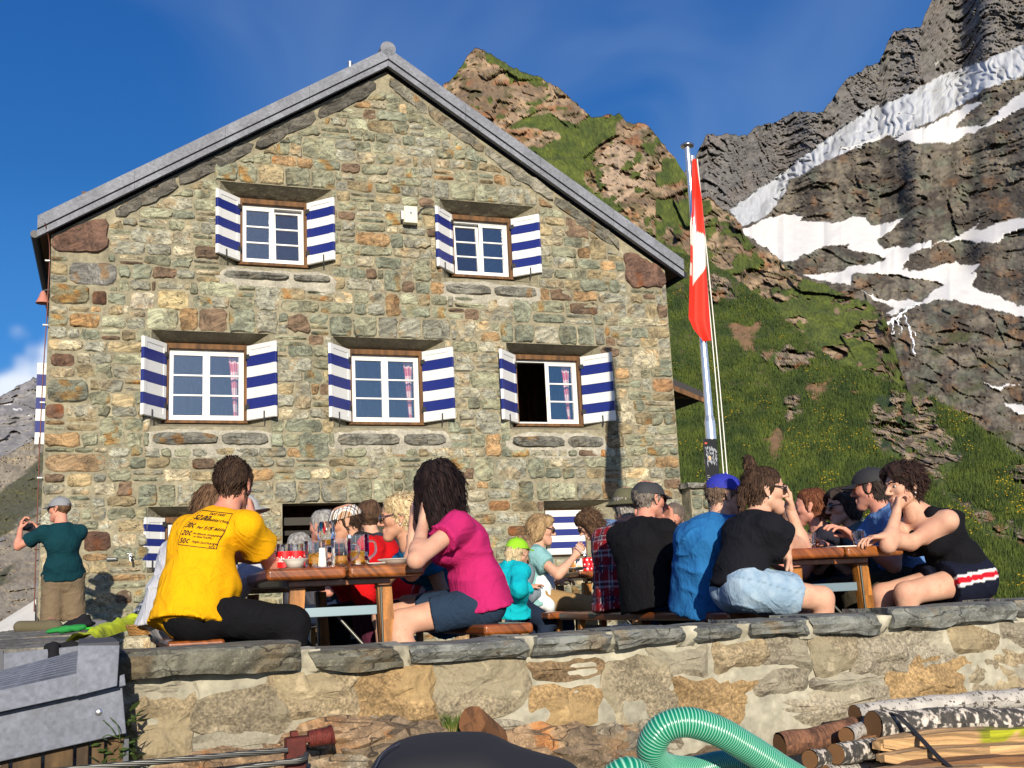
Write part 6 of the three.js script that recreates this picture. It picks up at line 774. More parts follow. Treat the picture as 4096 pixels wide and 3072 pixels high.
P.greyLow = { label: 'person with long wavy grey hair seen from behind before the dark hatch', heading: 215, look: 205, hip: V(2.78, .55, 3.6), head: V(2.52, 1.13, 3.5), seed: 11, female: 1, sh: .17, top: { c: [.06, .06, .07], sleeve: 'long', ease: .025 }, bottom: { c: NAVY }, hair: { c: [.16, .15, .14], c2: [.34, .33, .31], long: -.2, vol: 1.16, curl: 1, amp: .008 } };
P.grey2 = { label: 'person with short grey hair and black shirt facing away beyond the wine glass', heading: 262, look: 215, hip: V(2.66, .55, 5.3), head: hx(1285, 2106, 2.42), seed: 13, skin: 'red', arms: [{ wrist: V(2.3, .85, 5.4), curl: .6 }, { wrist: V(2.3, .82, 5.1) }], top: { c: BLACK, sleeve: 'short', ease: .022 }, bottom: { c: NAVY }, hair: { c: [.2, .19, .18], c2: [.42, .41, .39], side: -.04, vol: 1.05, locks: 500 } };
P.plaidcap = { label: 'man in brown checked cycling cap and red jacket with black hood', heading: 268, look: 258, pitch: -14, hip: V(2.7, .56, 6.7), head: hx(1378, 2090, 2.33), s: 1.02, seed: 15, skin: 'tan', arch: .08, arms: [{ wrist: V(2.25, .83, 6.9), curl: .8 }, { wrist: V(2.25, .82, 6.5) }], top: { c: [1, 1, 1], sleeve: 'long', ease: .035, hood: 1, name: 'jacket', low: .08, paint: (v, f) => { const q = v.clone().sub(f.neck), d = q.length(), sd = Math.abs(q.dot(f.shAx)); return d < .165 || (sd < .04 && q.dot(f.fwd) < 0 && d < .24) ? [.022, .022, .024] : lin(206, 20, 24, .8); } }, bottom: { c: BLACK }, hair: { ...DKH, short: 1, side: -.05 }, hat: { type: 'cap', c: [1, 1, 1], brim: [.012, .012, .014], map: plaidMap([.92, .9, .86], [.1, .1, .12], [.2, .2, .24], [.5, .32, .16]), flat: .07, tip: .1 } };
P.brown = { label: 'dark brown haired person behind the checked cap', heading: 200, look: 190, hip: V(2.95, .55, 5.35), head: hx(1472, 2068, 2.8), seed: 17, hidden: 1, top: { c: [.03, .035, .05], sleeve: 'long' }, bottom: { c: NAVY }, hair: { c: [.05, .028, .016], c2: [.11, .06, .035], vol: 1.1, curl: 1, amp: .007, side: -.05 } };
P.blond = { label: 'blond short haired woman in blue shirt and brown sunglasses in profile', heading: 268, look: 254, pitch: -3, hip: V(2.68, .55, 7.82), head: hx(1595, 2072, 2.37), seed: 19, female: 1, skin: 'tan', sh: .172, arch: .07, earring: 1, bust: 1, arms: [{ wrist: hx(1618, 2400, 2.42), hint: V(.6, -.3, .3), curl: .4, hdir: V(-.2, -1, 0), palm: V(-1, 0, 0) }, { wrist: V(2.2, .8, 7.5) }], top: { c: lin(18, 112, 158, .8), sleeve: 'short', ease: .016, len: .4 }, bottom: { c: lin(90, 40, 60, .7) }, hair: { c: [.36, .26, .13], c2: [.62, .5, .3], vol: 1.08, curl: 1, amp: .006, locks: 700, lk: .8, side: -.025, fringe: 0, line: .05 }, glasses: { c: lin(120, 84, 96, .6) } };
P.pink = { label: 'dark haired woman in pink t-shirt and navy shorts with elbows on the table', heading: 270, twist: -8, look: 205, pitch: -2, hip: V(2.62, .555, 8.66), head: hx(1738, 1945, 2.41), seed: 21, female: 1, skin: 'fair', sh: .172, girth: .95, limb: 1.06, bust: 1, arch: .045,
  arms: [{ wrist: hx(1712, 2082, 2.33).add(V(0, 0, -.08)), elbow: hx(1664, 2240, 2.22), curl: 1, hdir: V(0, 1, -.1), palm: V(1, 0, 0) }, { wrist: hx(1680, 2085, 2.33).add(V(0, 0, -.12)), hint: V(-.4, -1, 0), curl: 1, hdir: V(0, 1, 0), palm: V(1, 0, 0) }], legs: [{ knee: hx(1600, 2490, 2.22), ankle: V(2.2, .08, 8.78) }, { knee: hx(1550, 2470, 2.2).add(V(0, 0, -.06)), ankle: V(2.2, .08, 8.5) }],
  top: { c: lin(196, 42, 108, .78), sleeve: 'short', len: .38, ease: .016, low: .03, fold: .01 }, bottom: { c: lin(44, 62, 84, .72), len: .62, ease: .004, flare: .012, name: 'shorts', rise: .01, fold: .005 }, shoe: [.1, .08, .08], hair: { c: [.006, .004, .0045], c2: [.026, .014, .013], long: -.175, front: -.16, vol: 1.12, amp: .008, locks: 1200, lk: 1.6 } };
P.child = { label: 'child in lime green cap and bright turquoise jacket', heading: 110, look: 120, hip: at(2042, 2425, 8.2).setY(.53), head: at(2072, 2208, 8.3), s: .72, hs: 1.22, sh: .165, seed: 23, female: 1, arms: [{ wrist: at(2120, 2350, 8.5) }, { wrist: at(2090, 2400, 8.1) }], legs: [{ ankle: at(2140, 2600, 8.3).setY(.12) }, { ankle: at(2140, 2610, 8.1).setY(.12) }], top: { c: lin(14, 182, 196, .8), sleeve: 'long', ease: .03, name: 'jacket', low: .1, fold: .016 }, bottom: { c: NAVY }, hair: { c: [.42, .33, .2], tail: 1 }, hat: { type: 'cap', c: lin(150, 214, 30, .8) } };
P.girl = { label: 'girl with long light brown hair beside the turquoise jacket', heading: 100, look: 105, hip: at(2085, 2420, 8.75).setY(.54), head: at(2098, 2200, 8.75), s: .86, hs: 1.1, sh: .165, seed: 25, female: 1, arms: [{ wrist: at(2150, 2340, 8.8) }, { wrist: at(2150, 2370, 8.6) }], top: { c: lin(136, 150, 160, .75), sleeve: 'long', ease: .02 }, bottom: { c: NAVY }, hair: { c: [.14, .085, .045], c2: [.34, .24, .14], long: -.3, vol: 1.0, amp: .006 } };
P.teal = { label: 'woman in pale teal t-shirt and sunglasses lifting a fork, white jacket round her waist', heading: 78, look: 72, pitch: -10, hip: at(2142, 2400, 8.75).setY(.56), head: at(2168, 2118, 8.85), s: .97, seed: 27, female: 1, skin: 'fair', sh: .17, bust: 1, arch: .05, arms: [{ wrist: at(2225, 2330, 8.95), curl: .6 }, { wrist: at(2303, 2222, 8.62), elbow: at(2232, 2300, 8.52), curl: 1.2, hdir: V(.5, .8, 0), palm: V(.3, -.5, -.8) }], top: { c: lin(138, 186, 186, .8), sleeve: 'short', len: .5, ease: .015, low: .05 }, bottom: { c: lin(168, 136, 92, .8), len: 2 }, hair: { c: [.2, .125, .06], c2: [.42, .29, .15], bob: -.075, side: -.06, fringe: 1, amp: .007, vol: 1.04, locks: 500 }, glasses: {} };
P.bend = { label: 'woman with wavy dark brown hair bending forward before the striped shutter', heading: 252, look: 250, pitch: -38, hip: at(2545, 2190, 10.35), head: at(2352, 2098, 9.95), neck: at(2405, 2112, 10.05), seed: 29, female: 1, sh: .17, arch: .02, legs: [{ ankle: at(2545, 2600, 10.4).setY(.08) }, { ankle: at(2570, 2600, 10.2).setY(.08) }], arms: [{ wrist: at(2420, 2300, 9.7) }, { wrist: at(2380, 2300, 10.2) }], top: { c: lin(100, 134, 176, .75), sleeve: 'long', ease: .02, paint: v => ((v.x * 40 + v.y * 10) % 1 + 1) % 1 < .3 ? lin(70, 96, 140, .75) : lin(116, 146, 184, .75) }, bottom: { c: NAVY }, hair: { c: [.04, .022, .013], c2: [.13, .075, .04], long: -.12, front: -.13, vol: 1.1, curl: 1, amp: .009, locks: 700, lk: 1.2 }, glasses: {} };
P.plaid = { label: 'man in red and navy checked shirt and olive sun hat seen from behind', heading: 98, twist: 15, look: 118, hip: V(4.02, .56, 7.4), head: hx(2517, 2018, 4.12), s: 1.02, seed: 31, girth: 1.08, skin: 'red', arms: [{ wrist: V(4.25, .85, 7.2) }, { wrist: V(4.2, .82, 7.5) }], top: { c: [1, 1, 1], sleeve: 'long', ease: .028, low: .09, paint: (v, f) => { const q = v.clone().sub(f.hip), a = q.dot(f.shAx) + q.dot(f.fwd) * .7 + 4, b = q.dot(f.spn) + 4; const st = t => { t = (t / .1) % 1; return t < .3 ? 0 : t < .36 ? 2 : t < .62 ? 1 : t < .68 ? 2 : t < .74 ? 3 : 0; }; const K = [lin(150, 32, 40, .8), lin(40, 46, 70, .8), lin(226, 216, 214, .75), lin(24, 24, 34, .8)]; return mix3(K[st(a)], K[st(b)], .5); } }, bottom: { c: [.02, .02, .024] }, hair: { c: [.22, .2, .18], c2: [.4, .38, .35] }, hat: { type: 'bucket', c: lin(96, 94, 66, .75) } };
P.blacktee = { label: 'man in black t-shirt and dark grey cap with hand raised to his cheek', heading: 100, twist: 18, look: 108, pitch: -4, hip: V(3.93, .575, 7.98), head: hx(2598, 1998, 3.99), s: 1.0, sh: .19, girth: 1.04, skin: 'red', seed: 33, arch: .06, stubble: 1, arms: [{ wrist: hx(2682, 2092, 4.2), hint: V(.5, -1, -.2), curl: .8, hdir: V(-.2, 1, .1), palm: V(-1, .1, .2) }, { wrist: V(4.22, .8, 8.1) }], top: { c: BLACK, sleeve: 'short', ease: .024, flare: .02, low: .1 }, bottom: { c: lin(44, 84, 136, .75), len: 2 }, hair: { c: [.12, .1, .085], c2: [.22, .19, .16], short: 1, side: -.03, locks: 200, lk: .5 }, hat: { type: 'cap', c: lin(66, 66, 68, .6), brim: lin(54, 54, 56, .6), tall: .084, flat: .076 }, glasses: {} };
P.face = { label: 'smiling person in dark sunglasses and dark green top leaning into view', heading: 300, look: 322, pitch: -12, roll: -32, hip: at(2790, 2400, 8.5).setY(.55), head: at(2682, 2078, 8.2), neck: at(2735, 2120, 8.4), seed: 35, female: 1, skin: 'red', top: { c: lin(56, 62, 56, .7), sleeve: 'long', ease: .025 }, bottom: { c: NAVY }, hair: { c: [.12, .09, .07], side: -.02 }, glasses: {} };
P.blue = { label: 'man in bright blue t-shirt and royal blue cap seen from behind', heading: 96, twist: 14, look: 82, pitch: -10, hip: V(3.95, .565, 8.6), head: hx(2904, 1982, 4.07), s: 1.0, sh: .188, girth: .98, skin: 'fair', seed: 37, arch: .085, stubble: 1, arms: [{ wrist: V(4.35, .8, 8.4) }, { wrist: V(4.3, .8, 8.62) }], top: { c: lin(42, 112, 172, .8), sleeve: 'short', ease: .026, flare: .02, len: .66, low: .11, fold: .017 }, bottom: { c: [.02, .022, .03] }, hair: { c: [.1, .065, .045], c2: [.17, .12, .085], short: 1, side: -.03, locks: 250, lk: .5 }, hat: { type: 'cap', c: lin(40, 50, 170, .75), tall: .088 } };
P.denim = { label: 'woman with dark hair bun, black top and pale denim shorts holding her sunglasses', heading: 86, twist: 10, look: 76, pitch: -2, hip: V(3.87, .57, 9.08), head: hx(3062, 1962, 4.08), s: 1, sh: .158, girth: .82, limb: 1.05, bust: 1, female: 1, skin: 'fair', seed: 39, arch: .035, earring: 1,
  arms: [{ wrist: hx(3145, 2212, 4.13), elbow: hx(3165, 2175, 4.3), curl: .35, hdir: V(.05, -1, .05), palm: V(-1, 0, -.2) }, { wrist: hx(3162, 2040, 4.27), elbow: hx(3212, 2192, 4.33), curl: .75, hdir: V(-.05, 1, .0), palm: V(-1, 0, -.3) }], legs: [{ ankle: V(4.3, .08, 8.92) }, { ankle: V(4.32, .08, 9.14) }],
  top: { c: [.008, .0085, .012], sleeve: 'cap', ease: .018, low: .0, fold: .012 }, bottom: { c: lin(150, 178, 200, .8), len: .6, ease: .018, flare: .014, rise: .95, name: 'denim_shorts', paint: (v, f) => { const n = fbm(v.x * 30, v.y * 30, v.z * 30, 3), q = v.clone().sub(f.hip), a = Math.abs(q.dot(f.rt) + .0); const seam = Math.abs(a - .14) < .004 || Math.abs(q.y - .03 + q.dot(f.fwd) * .3) < .003; const c = mul3(mix3(lin(140, 168, 192, .8), lin(172, 194, 210, .8), clamp(.5 + n)), 1); return seam ? mul3(c, .72) : c; } }, shoe: [.2, .2, .2], hair: { c: [.022, .012, .008], c2: [.08, .045, .028], bun: [0, .135, -.075], side: -.03, tail: 1, locks: 900, lk: .9, vol: 1.02, amp: .004 }, glasses: { c: [.01, .01, .01] } };
P.redhair = { label: 'woman with smooth auburn hair tied low and dark top facing away', heading: 245, look: 222, hip: V(5.42, .55, 7.5), head: hx(3240, 2028, 5.25), seed: 41, female: 1, sh: .17, skin: 'red', arms: [{ wrist: V(5.0, .82, 7.7) }, { wrist: V(5.0, .8, 7.4) }], top: { c: [.02, .02, .03], sleeve: 'short', ease: .018 }, bottom: { c: NAVY }, hair: { c: [.09, .03, .015], c2: [.2, .075, .035], knot: 1, side: -.02, amp: .003, locks: 300 } };
P.dark = { label: 'person with short dark hair and grey green collared shirt looking left', heading: 258, look: 252, pitch: -4, hip: V(5.5, .55, 7.98), head: hx(3372, 2026, 5.36), seed: 43, arms: [{ wrist: V(5.05, .82, 8.1) }, { wrist: V(5.05, .8, 7.8) }], top: { c: lin(110, 126, 126, .75), sleeve: 'short', ease: .024, collar: .02 }, bottom: { c: NAVY }, hair: { c: [.02, .014, .011], c2: [.07, .055, .045], bob: -.05, fringe: 1, side: -.05, vol: 1.05, amp: .006, locks: 500 }, glasses: {} };
P.polo = { label: 'man in light blue polo shirt and black cap turned away', heading: 262, twist: -12, look: 214, pitch: -4, hip: V(5.42, .575, 8.5), head: hx(3480, 1952, 5.26), s: 1.05, sh: .2, girth: 1.1, skin: 'red', seed: 45, arms: [{ wrist: V(4.95, .82, 8.62), curl: .5 }, { wrist: V(4.95, .8, 8.3) }], top: { c: lin(96, 134, 186, .8), sleeve: 'short', ease: .026, flare: .024, low: .12, collar: .02, paint: (v, f) => { const e = f.sh[0], q = v.distanceTo(e); return q > .182 && q < .196 && v.y < e.y - .02 && Math.abs(v.clone().sub(f.T2).dot(f.shAx)) > .14 ? [.75, .75, .74] : lin(96, 134, 186, .8); } }, bottom: { c: lin(66, 60, 48, .7) }, hair: { c: [.03, .022, .018], side: -.04, locks: 250 }, hat: { type: 'cap', c: [.018, .018, .02], tall: .09 } };
P.tank = { label: 'woman with short dark curls and black tank top leaning chin on hand', heading: 268, twist: 8, look: 268, pitch: -4, hip: V(5.26, .565, 9.1), head: hx(3612, 1948, 4.93), s: 1.0, sh: .182, girth: .98, limb: 1.04, bust: 1, female: 1, skin: 'fair', seed: 47, arch: .05, earring: 1,
  arms: [{ wrist: hx(3580, 2192, 4.72).setY(.8).add(V(0, 0, -.05)), elbow: hx(3642, 2172, 4.9), curl: .5, hdir: V(-1, 0, -.4), palm: V(0, -1, 0) }, { wrist: hx(3585, 2055, 4.84), elbow: hx(3552, 2182, 4.72), curl: .9, hdir: V(.25, 1, 0), palm: V(.8, .3, .3) }], legs: [{ ankle: V(4.84, .08, 9.12) }, { ankle: V(4.84, .08, 8.88) }],
  top: { c: [.006, .006, .008], sleeve: 'none', ease: .012, low: .03, fold: .006 }, bottom: { c: lin(24, 28, 46, .75), len: .42, ease: .022, flare: .02, name: 'shorts', rise: .4, paint: (v, f) => { const l = f.legs[0], ax = l.kn.clone().sub(l.hj).normalize(), q = v.clone().sub(l.hj), u = q.clone().addScaledVector(ax, -q.dot(ax)), a = Math.atan2(u.y, -u.dot(f.rt)); return u.dot(f.rt) < -.03 && q.dot(ax) > -.08 ? (Math.abs(a - .15) < .13 ? lin(196, 26, 44, .8) : Math.abs(a - .15) < .24 ? [.72, .72, .7] : lin(24, 28, 46, .75)) : lin(24, 28, 46, .75); } }, shoe: [.1, .1, .1], hair: { c: [.012, .007, .006], c2: [.045, .022, .016], vol: 1.16, curl: 1, amp: .012, locks: 1100, lk: 1, side: -.01, fringe: 1 } };
for (const k in P) person(P[k]);
waist(P.teal, lin(226, 236, 238, .8), .2); waist(P.blond, lin(206, 190, 210, .75), .1, lin(190, 30, 44, .75));
// the printed panel on the back of the yellow shirt
{ const f = P.yellow.frame, m = P.yellow.topMesh, t = m.parent, n = yawDir(f ? 322 : 0), u = V(n.z, 0, -n.x).negate(), up = V(0, 1, 0); if (u.dot(V(.94, 0, .34)) < 0) u.negate(); const ctr = V(0, 0, 0); { const p2 = m.geometry.attributes.position, a2 = V(0, 0, 0); let bd = 1e9; for (let i = 0; i < p2.count; i++) { a2.fromBufferAttribute(p2, i).add(t.position); const c2 = a2.clone().project(camera), dx = (c2.x + 1) * 2048 - 800, dy = (1 - c2.y) * 1536 - 2118, dd = Math.hypot(dx, dy) + a2.distanceTo(camera.position) * 60; if (dd < bd) { bd = dd; ctr.copy(a2); } } } const q = new THREE.Quaternion().setFromAxisAngle(n, -.17); u.applyQuaternion(q); const vv = new THREE.Vector3().crossVectors(n, u).normalize(); if (vv.y < 0) vv.negate(); void up;
  const cv = canvasTex(1024, 1024, (c, w, h) => { c.fillStyle = '#000'; c.fillRect(0, 0, w, h); c.strokeStyle = '#fff'; c.fillStyle = '#fff'; c.lineWidth = 16; c.strokeRect(40, 60, 944, 880); c.textBaseline = 'alphabetic'; const T = (s, x, y, px, b) => { c.font = (b ? 'bold ' : '') + 'italic ' + px + 'px sans-serif'; c.fillText(s, x, y); }; T('TAXI FARE', 370, 150, 84, 1); T('$2.00', 70, 300, 170, 1); T('Initial Charge', 480, 300, 82, 1); T('30¢', 70, 510, 170, 1); T('Per', 420, 510, 90, 1); T('1/5', 580, 520, 120, 1); T('Mile', 790, 510, 90, 1); T('20¢', 70, 700, 170, 1); T('Per Minute Stopped', 390, 650, 62, 1); T('or Slow Traffic', 430, 720, 62, 1); T('50¢', 70, 890, 170, 1); T('Night Surcharge', 430, 850, 70, 1); T('NYC', 830, 925, 60, 1); });
  cv.colorSpace = THREE.NoColorSpace; const g0 = m.geometry, ps = g0.attributes.position, ns = g0.attributes.normal, ix = g0.index, Pp = [], Uu = [], S = .19, a = V(0, 0, 0), nn = V(0, 0, 0), C = ctr.clone().sub(t.position);
  for (let i = 0; i < ix.count; i += 3) { const tri = [], uvs = []; let ok = true; for (let k = 0; k < 3; k++) { const j = ix.getX(i + k); a.fromBufferAttribute(ps, j); nn.fromBufferAttribute(ns, j); if (nn.dot(n) < -.1) ok = false; const r = a.clone().sub(C); const pu = r.dot(u) / S + .5, pv = r.dot(vv) / S + .5; if (pu < 0 || pu > 1 || pv < 0 || pv > 1) ok = false; a.addScaledVector(nn, .0025); tri.push(a.x, a.y, a.z); uvs.push(pu, pv); } if (ok) { Pp.push(...tri); Uu.push(...uvs); } }
  if (Pp.length) { const g = new THREE.BufferGeometry(); g.setAttribute('position', new THREE.Float32BufferAttribute(Pp, 3)); g.setAttribute('uv', new THREE.Float32BufferAttribute(Uu, 2)); g.computeVertexNormals(); const pm = mesh('print', g, new THREE.MeshStandardMaterial({ color: 0x14100a, roughness: .8, alphaMap: cv, transparent: true, side: THREE.DoubleSide })); m.add(pm); } else console.log('no print'); }
// held things
{ const p = at(103, 2108, 11.08), t = thing('phone', 'small black phone held up by the kneeling man', 'phone', [p.x, p.y, p.z]); part(t, 'body', put(box(-.075, -.038, -.005, .075, .038, .005, .004), p), mat([.012, .012, .014], .3)); part(t, 'lens', put(box(.05, .012, -.0075, .064, .026, -.0055), p), mat([.05, .05, .06], .1)); t.rotation.y = .5;
  const f = at(2318, 2192, 8.58), k = thing('fork', 'fork held up by the woman in pale teal', 'cutlery', [f.x, f.y, f.z]); part(k, 'handle', rod([f.x - .03, f.y + .03, f.z], [f.x + .03, f.y - .05, f.z + .02], .004), cutl); const hd = new THREE.SphereGeometry(.014, 10, 8); hd.scale(1, 1.3, .3); hd.translate(f.x + .036, f.y - .062, f.z + .022); part(k, 'head', hd, cutl); }
// ================================================================ in front of the wall, and on the side parapet
const rockMesh = (c, r, sx, sy, sz, seed) => { let g = new THREE.IcosahedronGeometry(r, 4); warp(g, v => { const n = v.clone().normalize(), k = 1 + .35 * facet(n.x * 2 + seed, n.y * 2.6, n.z * 2) + .1 * fbm(n.x * 5, n.y * 7, n.z * 5 + seed, 3); v.multiplyScalar(k); v.x *= sx; v.y *= sy; v.z *= sz; }); g = flat(g); g.translate(c.x, c.y, c.z); return planarUV(g, 1.5, seed, seed * .7); };
{ // rough bedrock ledge under the wall
  const R = rng(12), cols = [lin(176, 146, 112, .9), lin(160, 138, 110, .9), lin(168, 156, 134, .9)]; let k = 0;
  for (const [px, py, r, sx, sy] of [[1400, 2965, .17, 1.5, .55], [1560, 3010, .2, 1.4, .6], [1380, 3060, .2, 1.4, .5], [2200, 2990, .15, 1.5, .6], [2330, 3040, .2, 1.5, .6], [2500, 3030, .16, 1.3, .7], [2130, 3060, .18, 1.3, .5], [1230, 3050, .15, 1.4, .6], [2460, 2960, .1, 1.3, .7], [1000, 3100, .2, 1.6, .5], [2900, 3090, .2, 1.6, .5]]) { const p = onZ(px, py, 9.72); const t = thing('rock', ['flat tan rock beside the red iron post', 'tan rock left of the black cover', 'low rock under the red clamp', 'brown rock right of the black cover', 'rough rock at the bottom behind the black cover', 'brown rock left of the green hose', 'low rock peeping over the black cover', 'small rock below the red iron post', 'dark knobbly stone in the shade of the hose', 'rock under the steel cables', 'rock under the green hose'][k], 'rock', [p.x, p.y - r * sy, p.z]); part(t, 'stone', paint(rockMesh(p, r, sx, sy, .5, k * 3 + 1), mul3(cols[k % 3], .8 + R() * .3)), stoneMats[k % 2 ? 1 : 2]); k++; }
}
{ // a broken stub of log on the ledge, a tuft of grass
  const p = onZ(1930, 2915, 9.78), t = thing('log_stub', 'short broken brown log end on the ledge above the black cover', 'log', [p.x, p.y - .06, p.z]); const g = rod(onZ(1890, 2885, 9.88), onZ(1985, 2960, 9.7), .058, .05, 14); warp(g, v => { v.x += .006 * vn(v.x * 40, v.y * 40, v.z * 40); v.y += .006 * vn(v.y * 30, v.x * 30, v.z * 30); }); part(t, 'trunk', planarUV(g, 3), mat(lin(150, 104, 66, .85), .9, { map: woodMap(41) }));
  const bl = (c, n, h, sp, sd) => { const R = rng(sd), P2 = []; for (let i = 0; i < n; i++) { const a = R() * 6.3, r = R() * sp, b = V(c.x + Math.cos(a) * r, c.y, c.z + Math.sin(a) * r * .6), l = h * (.6 + R() * .6), tip = b.clone().add(V(Math.cos(a) * l * .6, l, Math.sin(a) * l * .5)), m = b.clone().lerp(tip, .5).add(V(0, l * .12, 0)), w = .0022; P2.push(b.x - w, b.y, b.z, b.x + w, b.y, b.z, m.x, m.y, m.z, b.x + w, b.y, b.z, m.x + w, m.y, m.z, m.x, m.y, m.z, m.x, m.y, m.z, m.x + w, m.y, m.z, tip.x, tip.y, tip.z); } const g2 = new THREE.BufferGeometry(); g2.setAttribute('position', new THREE.Float32BufferAttribute(P2, 3)); g2.computeVertexNormals(); return g2; };
  const q = onZ(1815, 2928, 9.75), s = thing('grass_tuft', 'small green grass tuft growing from the wall ledge', 'grass', [q.x, q.y, q.z]); part(s, 'blades', bl(q, 130, .07, .03, 5), mat(lin(96, 120, 40, .55), .9)); const dry = bl(q.clone().add(V(0, -.01, 0)), 60, .045, .04, 8); part(s, 'dry_blades', dry, mat(lin(180, 160, 100, .6), .9));
  // weeds in the corner beside the shed
  const w = onZ(490, 3010, 9.8), pl2 = thing('weed', 'leafy green weed growing between the shed and the wall end', 'plant', [w.x, w.y - .1, w.z]); const R = rng(19), L = [], wm = mat(lin(84, 112, 40, .5), .85); for (let i = 0; i < 260; i++) { const c = V(w.x - .08 + R() * .13, w.y - .13 + Math.pow(R(), 1.4) * .26, w.z + (R() - .5) * .1), a = R() * 6.3, l = .012 + R() * .016, d = V(Math.cos(a) * l, (R() - .2) * l, Math.sin(a) * l), sd = V(-Math.sin(a) * l * .4, .2 * l, Math.cos(a) * l * .4), e = c.clone().add(d).add(d), m = c.clone().add(d); for (const tr of [[c, m.clone().add(sd), e], [c, e, m.clone().sub(sd)]]) for (const v of tr) L.push(v.x, v.y, v.z); } const lg = new THREE.BufferGeometry(); lg.setAttribute('position', new THREE.Float32BufferAttribute(L, 3)); lg.computeVertexNormals(); part(pl2, 'leaves', lg, wm);
  for (const [a, b, c] of [[[465, 2945], [440, 2905], [412, 2880]], [[470, 2950], [430, 2940], [410, 2950]], [[480, 2960], [470, 2900], [440, 2870]]]) part(pl2, 'stem', tube([a, b, c].map(([x, y]) => onZ(x, y, 9.9)), .0018, 10, 4), wm);
}
{ // red iron bracket with steel cables
  const z = 9.95, t = thing('iron_bracket', 'rusty red iron post with a clamp holding steel cables', 'bracket', [onZ(1180, 3072, z).x, -1.15, z]); const rust = mat(lin(128, 50, 38, .8), .75, { map: grainMap(23, .82, .5, 30), metalness: .2, bumpMap: bumpGrain, bumpScale: .004 });
  const a = onZ(1140, 2952, z), b = onZ(1220, 2952, z); part(t, 'post', box(a.x, -1.15, z - .03, b.x, a.y, z + .03, .006), rust); const c0 = onZ(1150, 2968, z), c1 = onZ(1255, 2948, z); part(t, 'arm', box(c0.x, c0.y - .006, z - .026, c1.x + .02, c0.y + .016, z + .026, .004), rust); part(t, 'arm', box(c0.x + .01, c0.y + .017, z - .02, c0.x + .035, c0.y + .035, z + .02, .003), rust); const q = onZ(1285, 2952, z); part(t, 'clamp', rod([q.x - .045, q.y, z], [q.x + .03, q.y + .006, z], .028, .031, 18), rust); part(t, 'clamp_ring', rod([q.x + .031, q.y + .006, z], [q.x + .042, q.y + .008, z], .035, .035, 18), rust); const bo = onZ(1196, 3030, z); part(t, 'bolt', rod([bo.x, bo.y, z + .03], [bo.x, bo.y, z + .045], .012, .012, 6), mat([.03, .02, .02], .7));
  const steel = mat(lin(112, 112, 108, .7), .45, { metalness: .75 }); const rope = (pts, r) => { const cv = new THREE.CatmullRomCurve3(pts), L = cv.getLength(), g2 = []; for (let k = 0; k < 5; k++) { const P2 = []; const n = Math.ceil(L / .012); const fr = cv.computeFrenetFrames(n); for (let i = 0; i <= n; i++) { const p = cv.getPointAt(i / n), an = k * 1.2566 + i * .012 / (r * 5) ; P2.push(p.addScaledVector(fr.normals[i], Math.cos(an) * r * .55).addScaledVector(fr.binormals[i], Math.sin(an) * r * .55)); } g2.push(new THREE.TubeGeometry(new THREE.CatmullRomCurve3(P2), n * 2, r * .5, 5)); } return merge(g2); };
  for (const [pts, lb] of [[[[-100, 3110], [304, 3076], [700, 3040], [1150, 3000]], 'upper twisted steel cable running left from the red iron post'], [[[600, 3120], [900, 3085], [1100, 3054], [1215, 3036], [1226, 3015]], 'lower twisted steel cable looped round the red iron post']]) { const w = pts.map(([x, y], i) => onZ(x, y, z + .045 + (i === pts.length - 1 ? 0 : .02))), c = thing('steel_cable', lb, 'cable', [w[1].x, w[1].y, w[1].z]); part(c, 'strands', rope(w, .0105), steel); }
}
{ // black padded cover in the foreground
  const d = 2.7, O = [[1440, 3200], [1483, 3072], [1515, 3020], [1572, 2976], [1654, 2952], [1794, 2940], [1927, 2940], [1983, 2957], [2060, 2995], [2186, 3033], [2287, 3058], [2420, 3200]].map(([x, y]) => at(x, y, d)); const c = at(1850, 3200, d), t = thing('black_cover', 'black fabric cover bulging up at the bottom of the picture', 'cover', [c.x, c.y - .1, c.z]); const n = O.length, m = 16, P2 = [], idx = [], back = V(.36, 0, -.93); const cr = new THREE.CatmullRomCurve3(O), N = 48;
  for (let j = 0; j <= m; j++) { const a = (j / m - .5) * Math.PI, k = Math.pow(Math.cos(a), .35), off = Math.sin(a) * .24; for (let i = 0; i <= N; i++) { const p = cr.getPoint(i / N), q = c.clone().lerp(p, Math.max(k, .02)).addScaledVector(back, off); q.y += .004 * vn(q.x * 14, q.y * 14, q.z * 14); P2.push(q.x, q.y, q.z); } } for (let j = 0; j < m; j++) for (let i = 0; i < N; i++) { const a = j * (N + 1) + i; idx.push(a, a + 1, a + N + 1, a + 1, a + N + 2, a + N + 1); } void n;
  const g = new THREE.BufferGeometry(); g.setAttribute('position', new THREE.Float32BufferAttribute(P2, 3)); g.setIndex(idx); g.computeVertexNormals(); part(t, 'fabric', g, mat([.012, .012, .015], .85, { sheen: .25 })); part(t, 'seam', tube([at(1500, 3072, d - .2), at(1530, 3015, d - .17), at(1600, 2972, d - .1)], .002, 16, 5), mat([.03, .035, .06], .8)); part(t, 'stand', box(c.x - .12, -1.15, c.z - .1, c.x + .12, c.y - .02, c.z + .1, .02), mat([.02, .02, .02], .8));
}
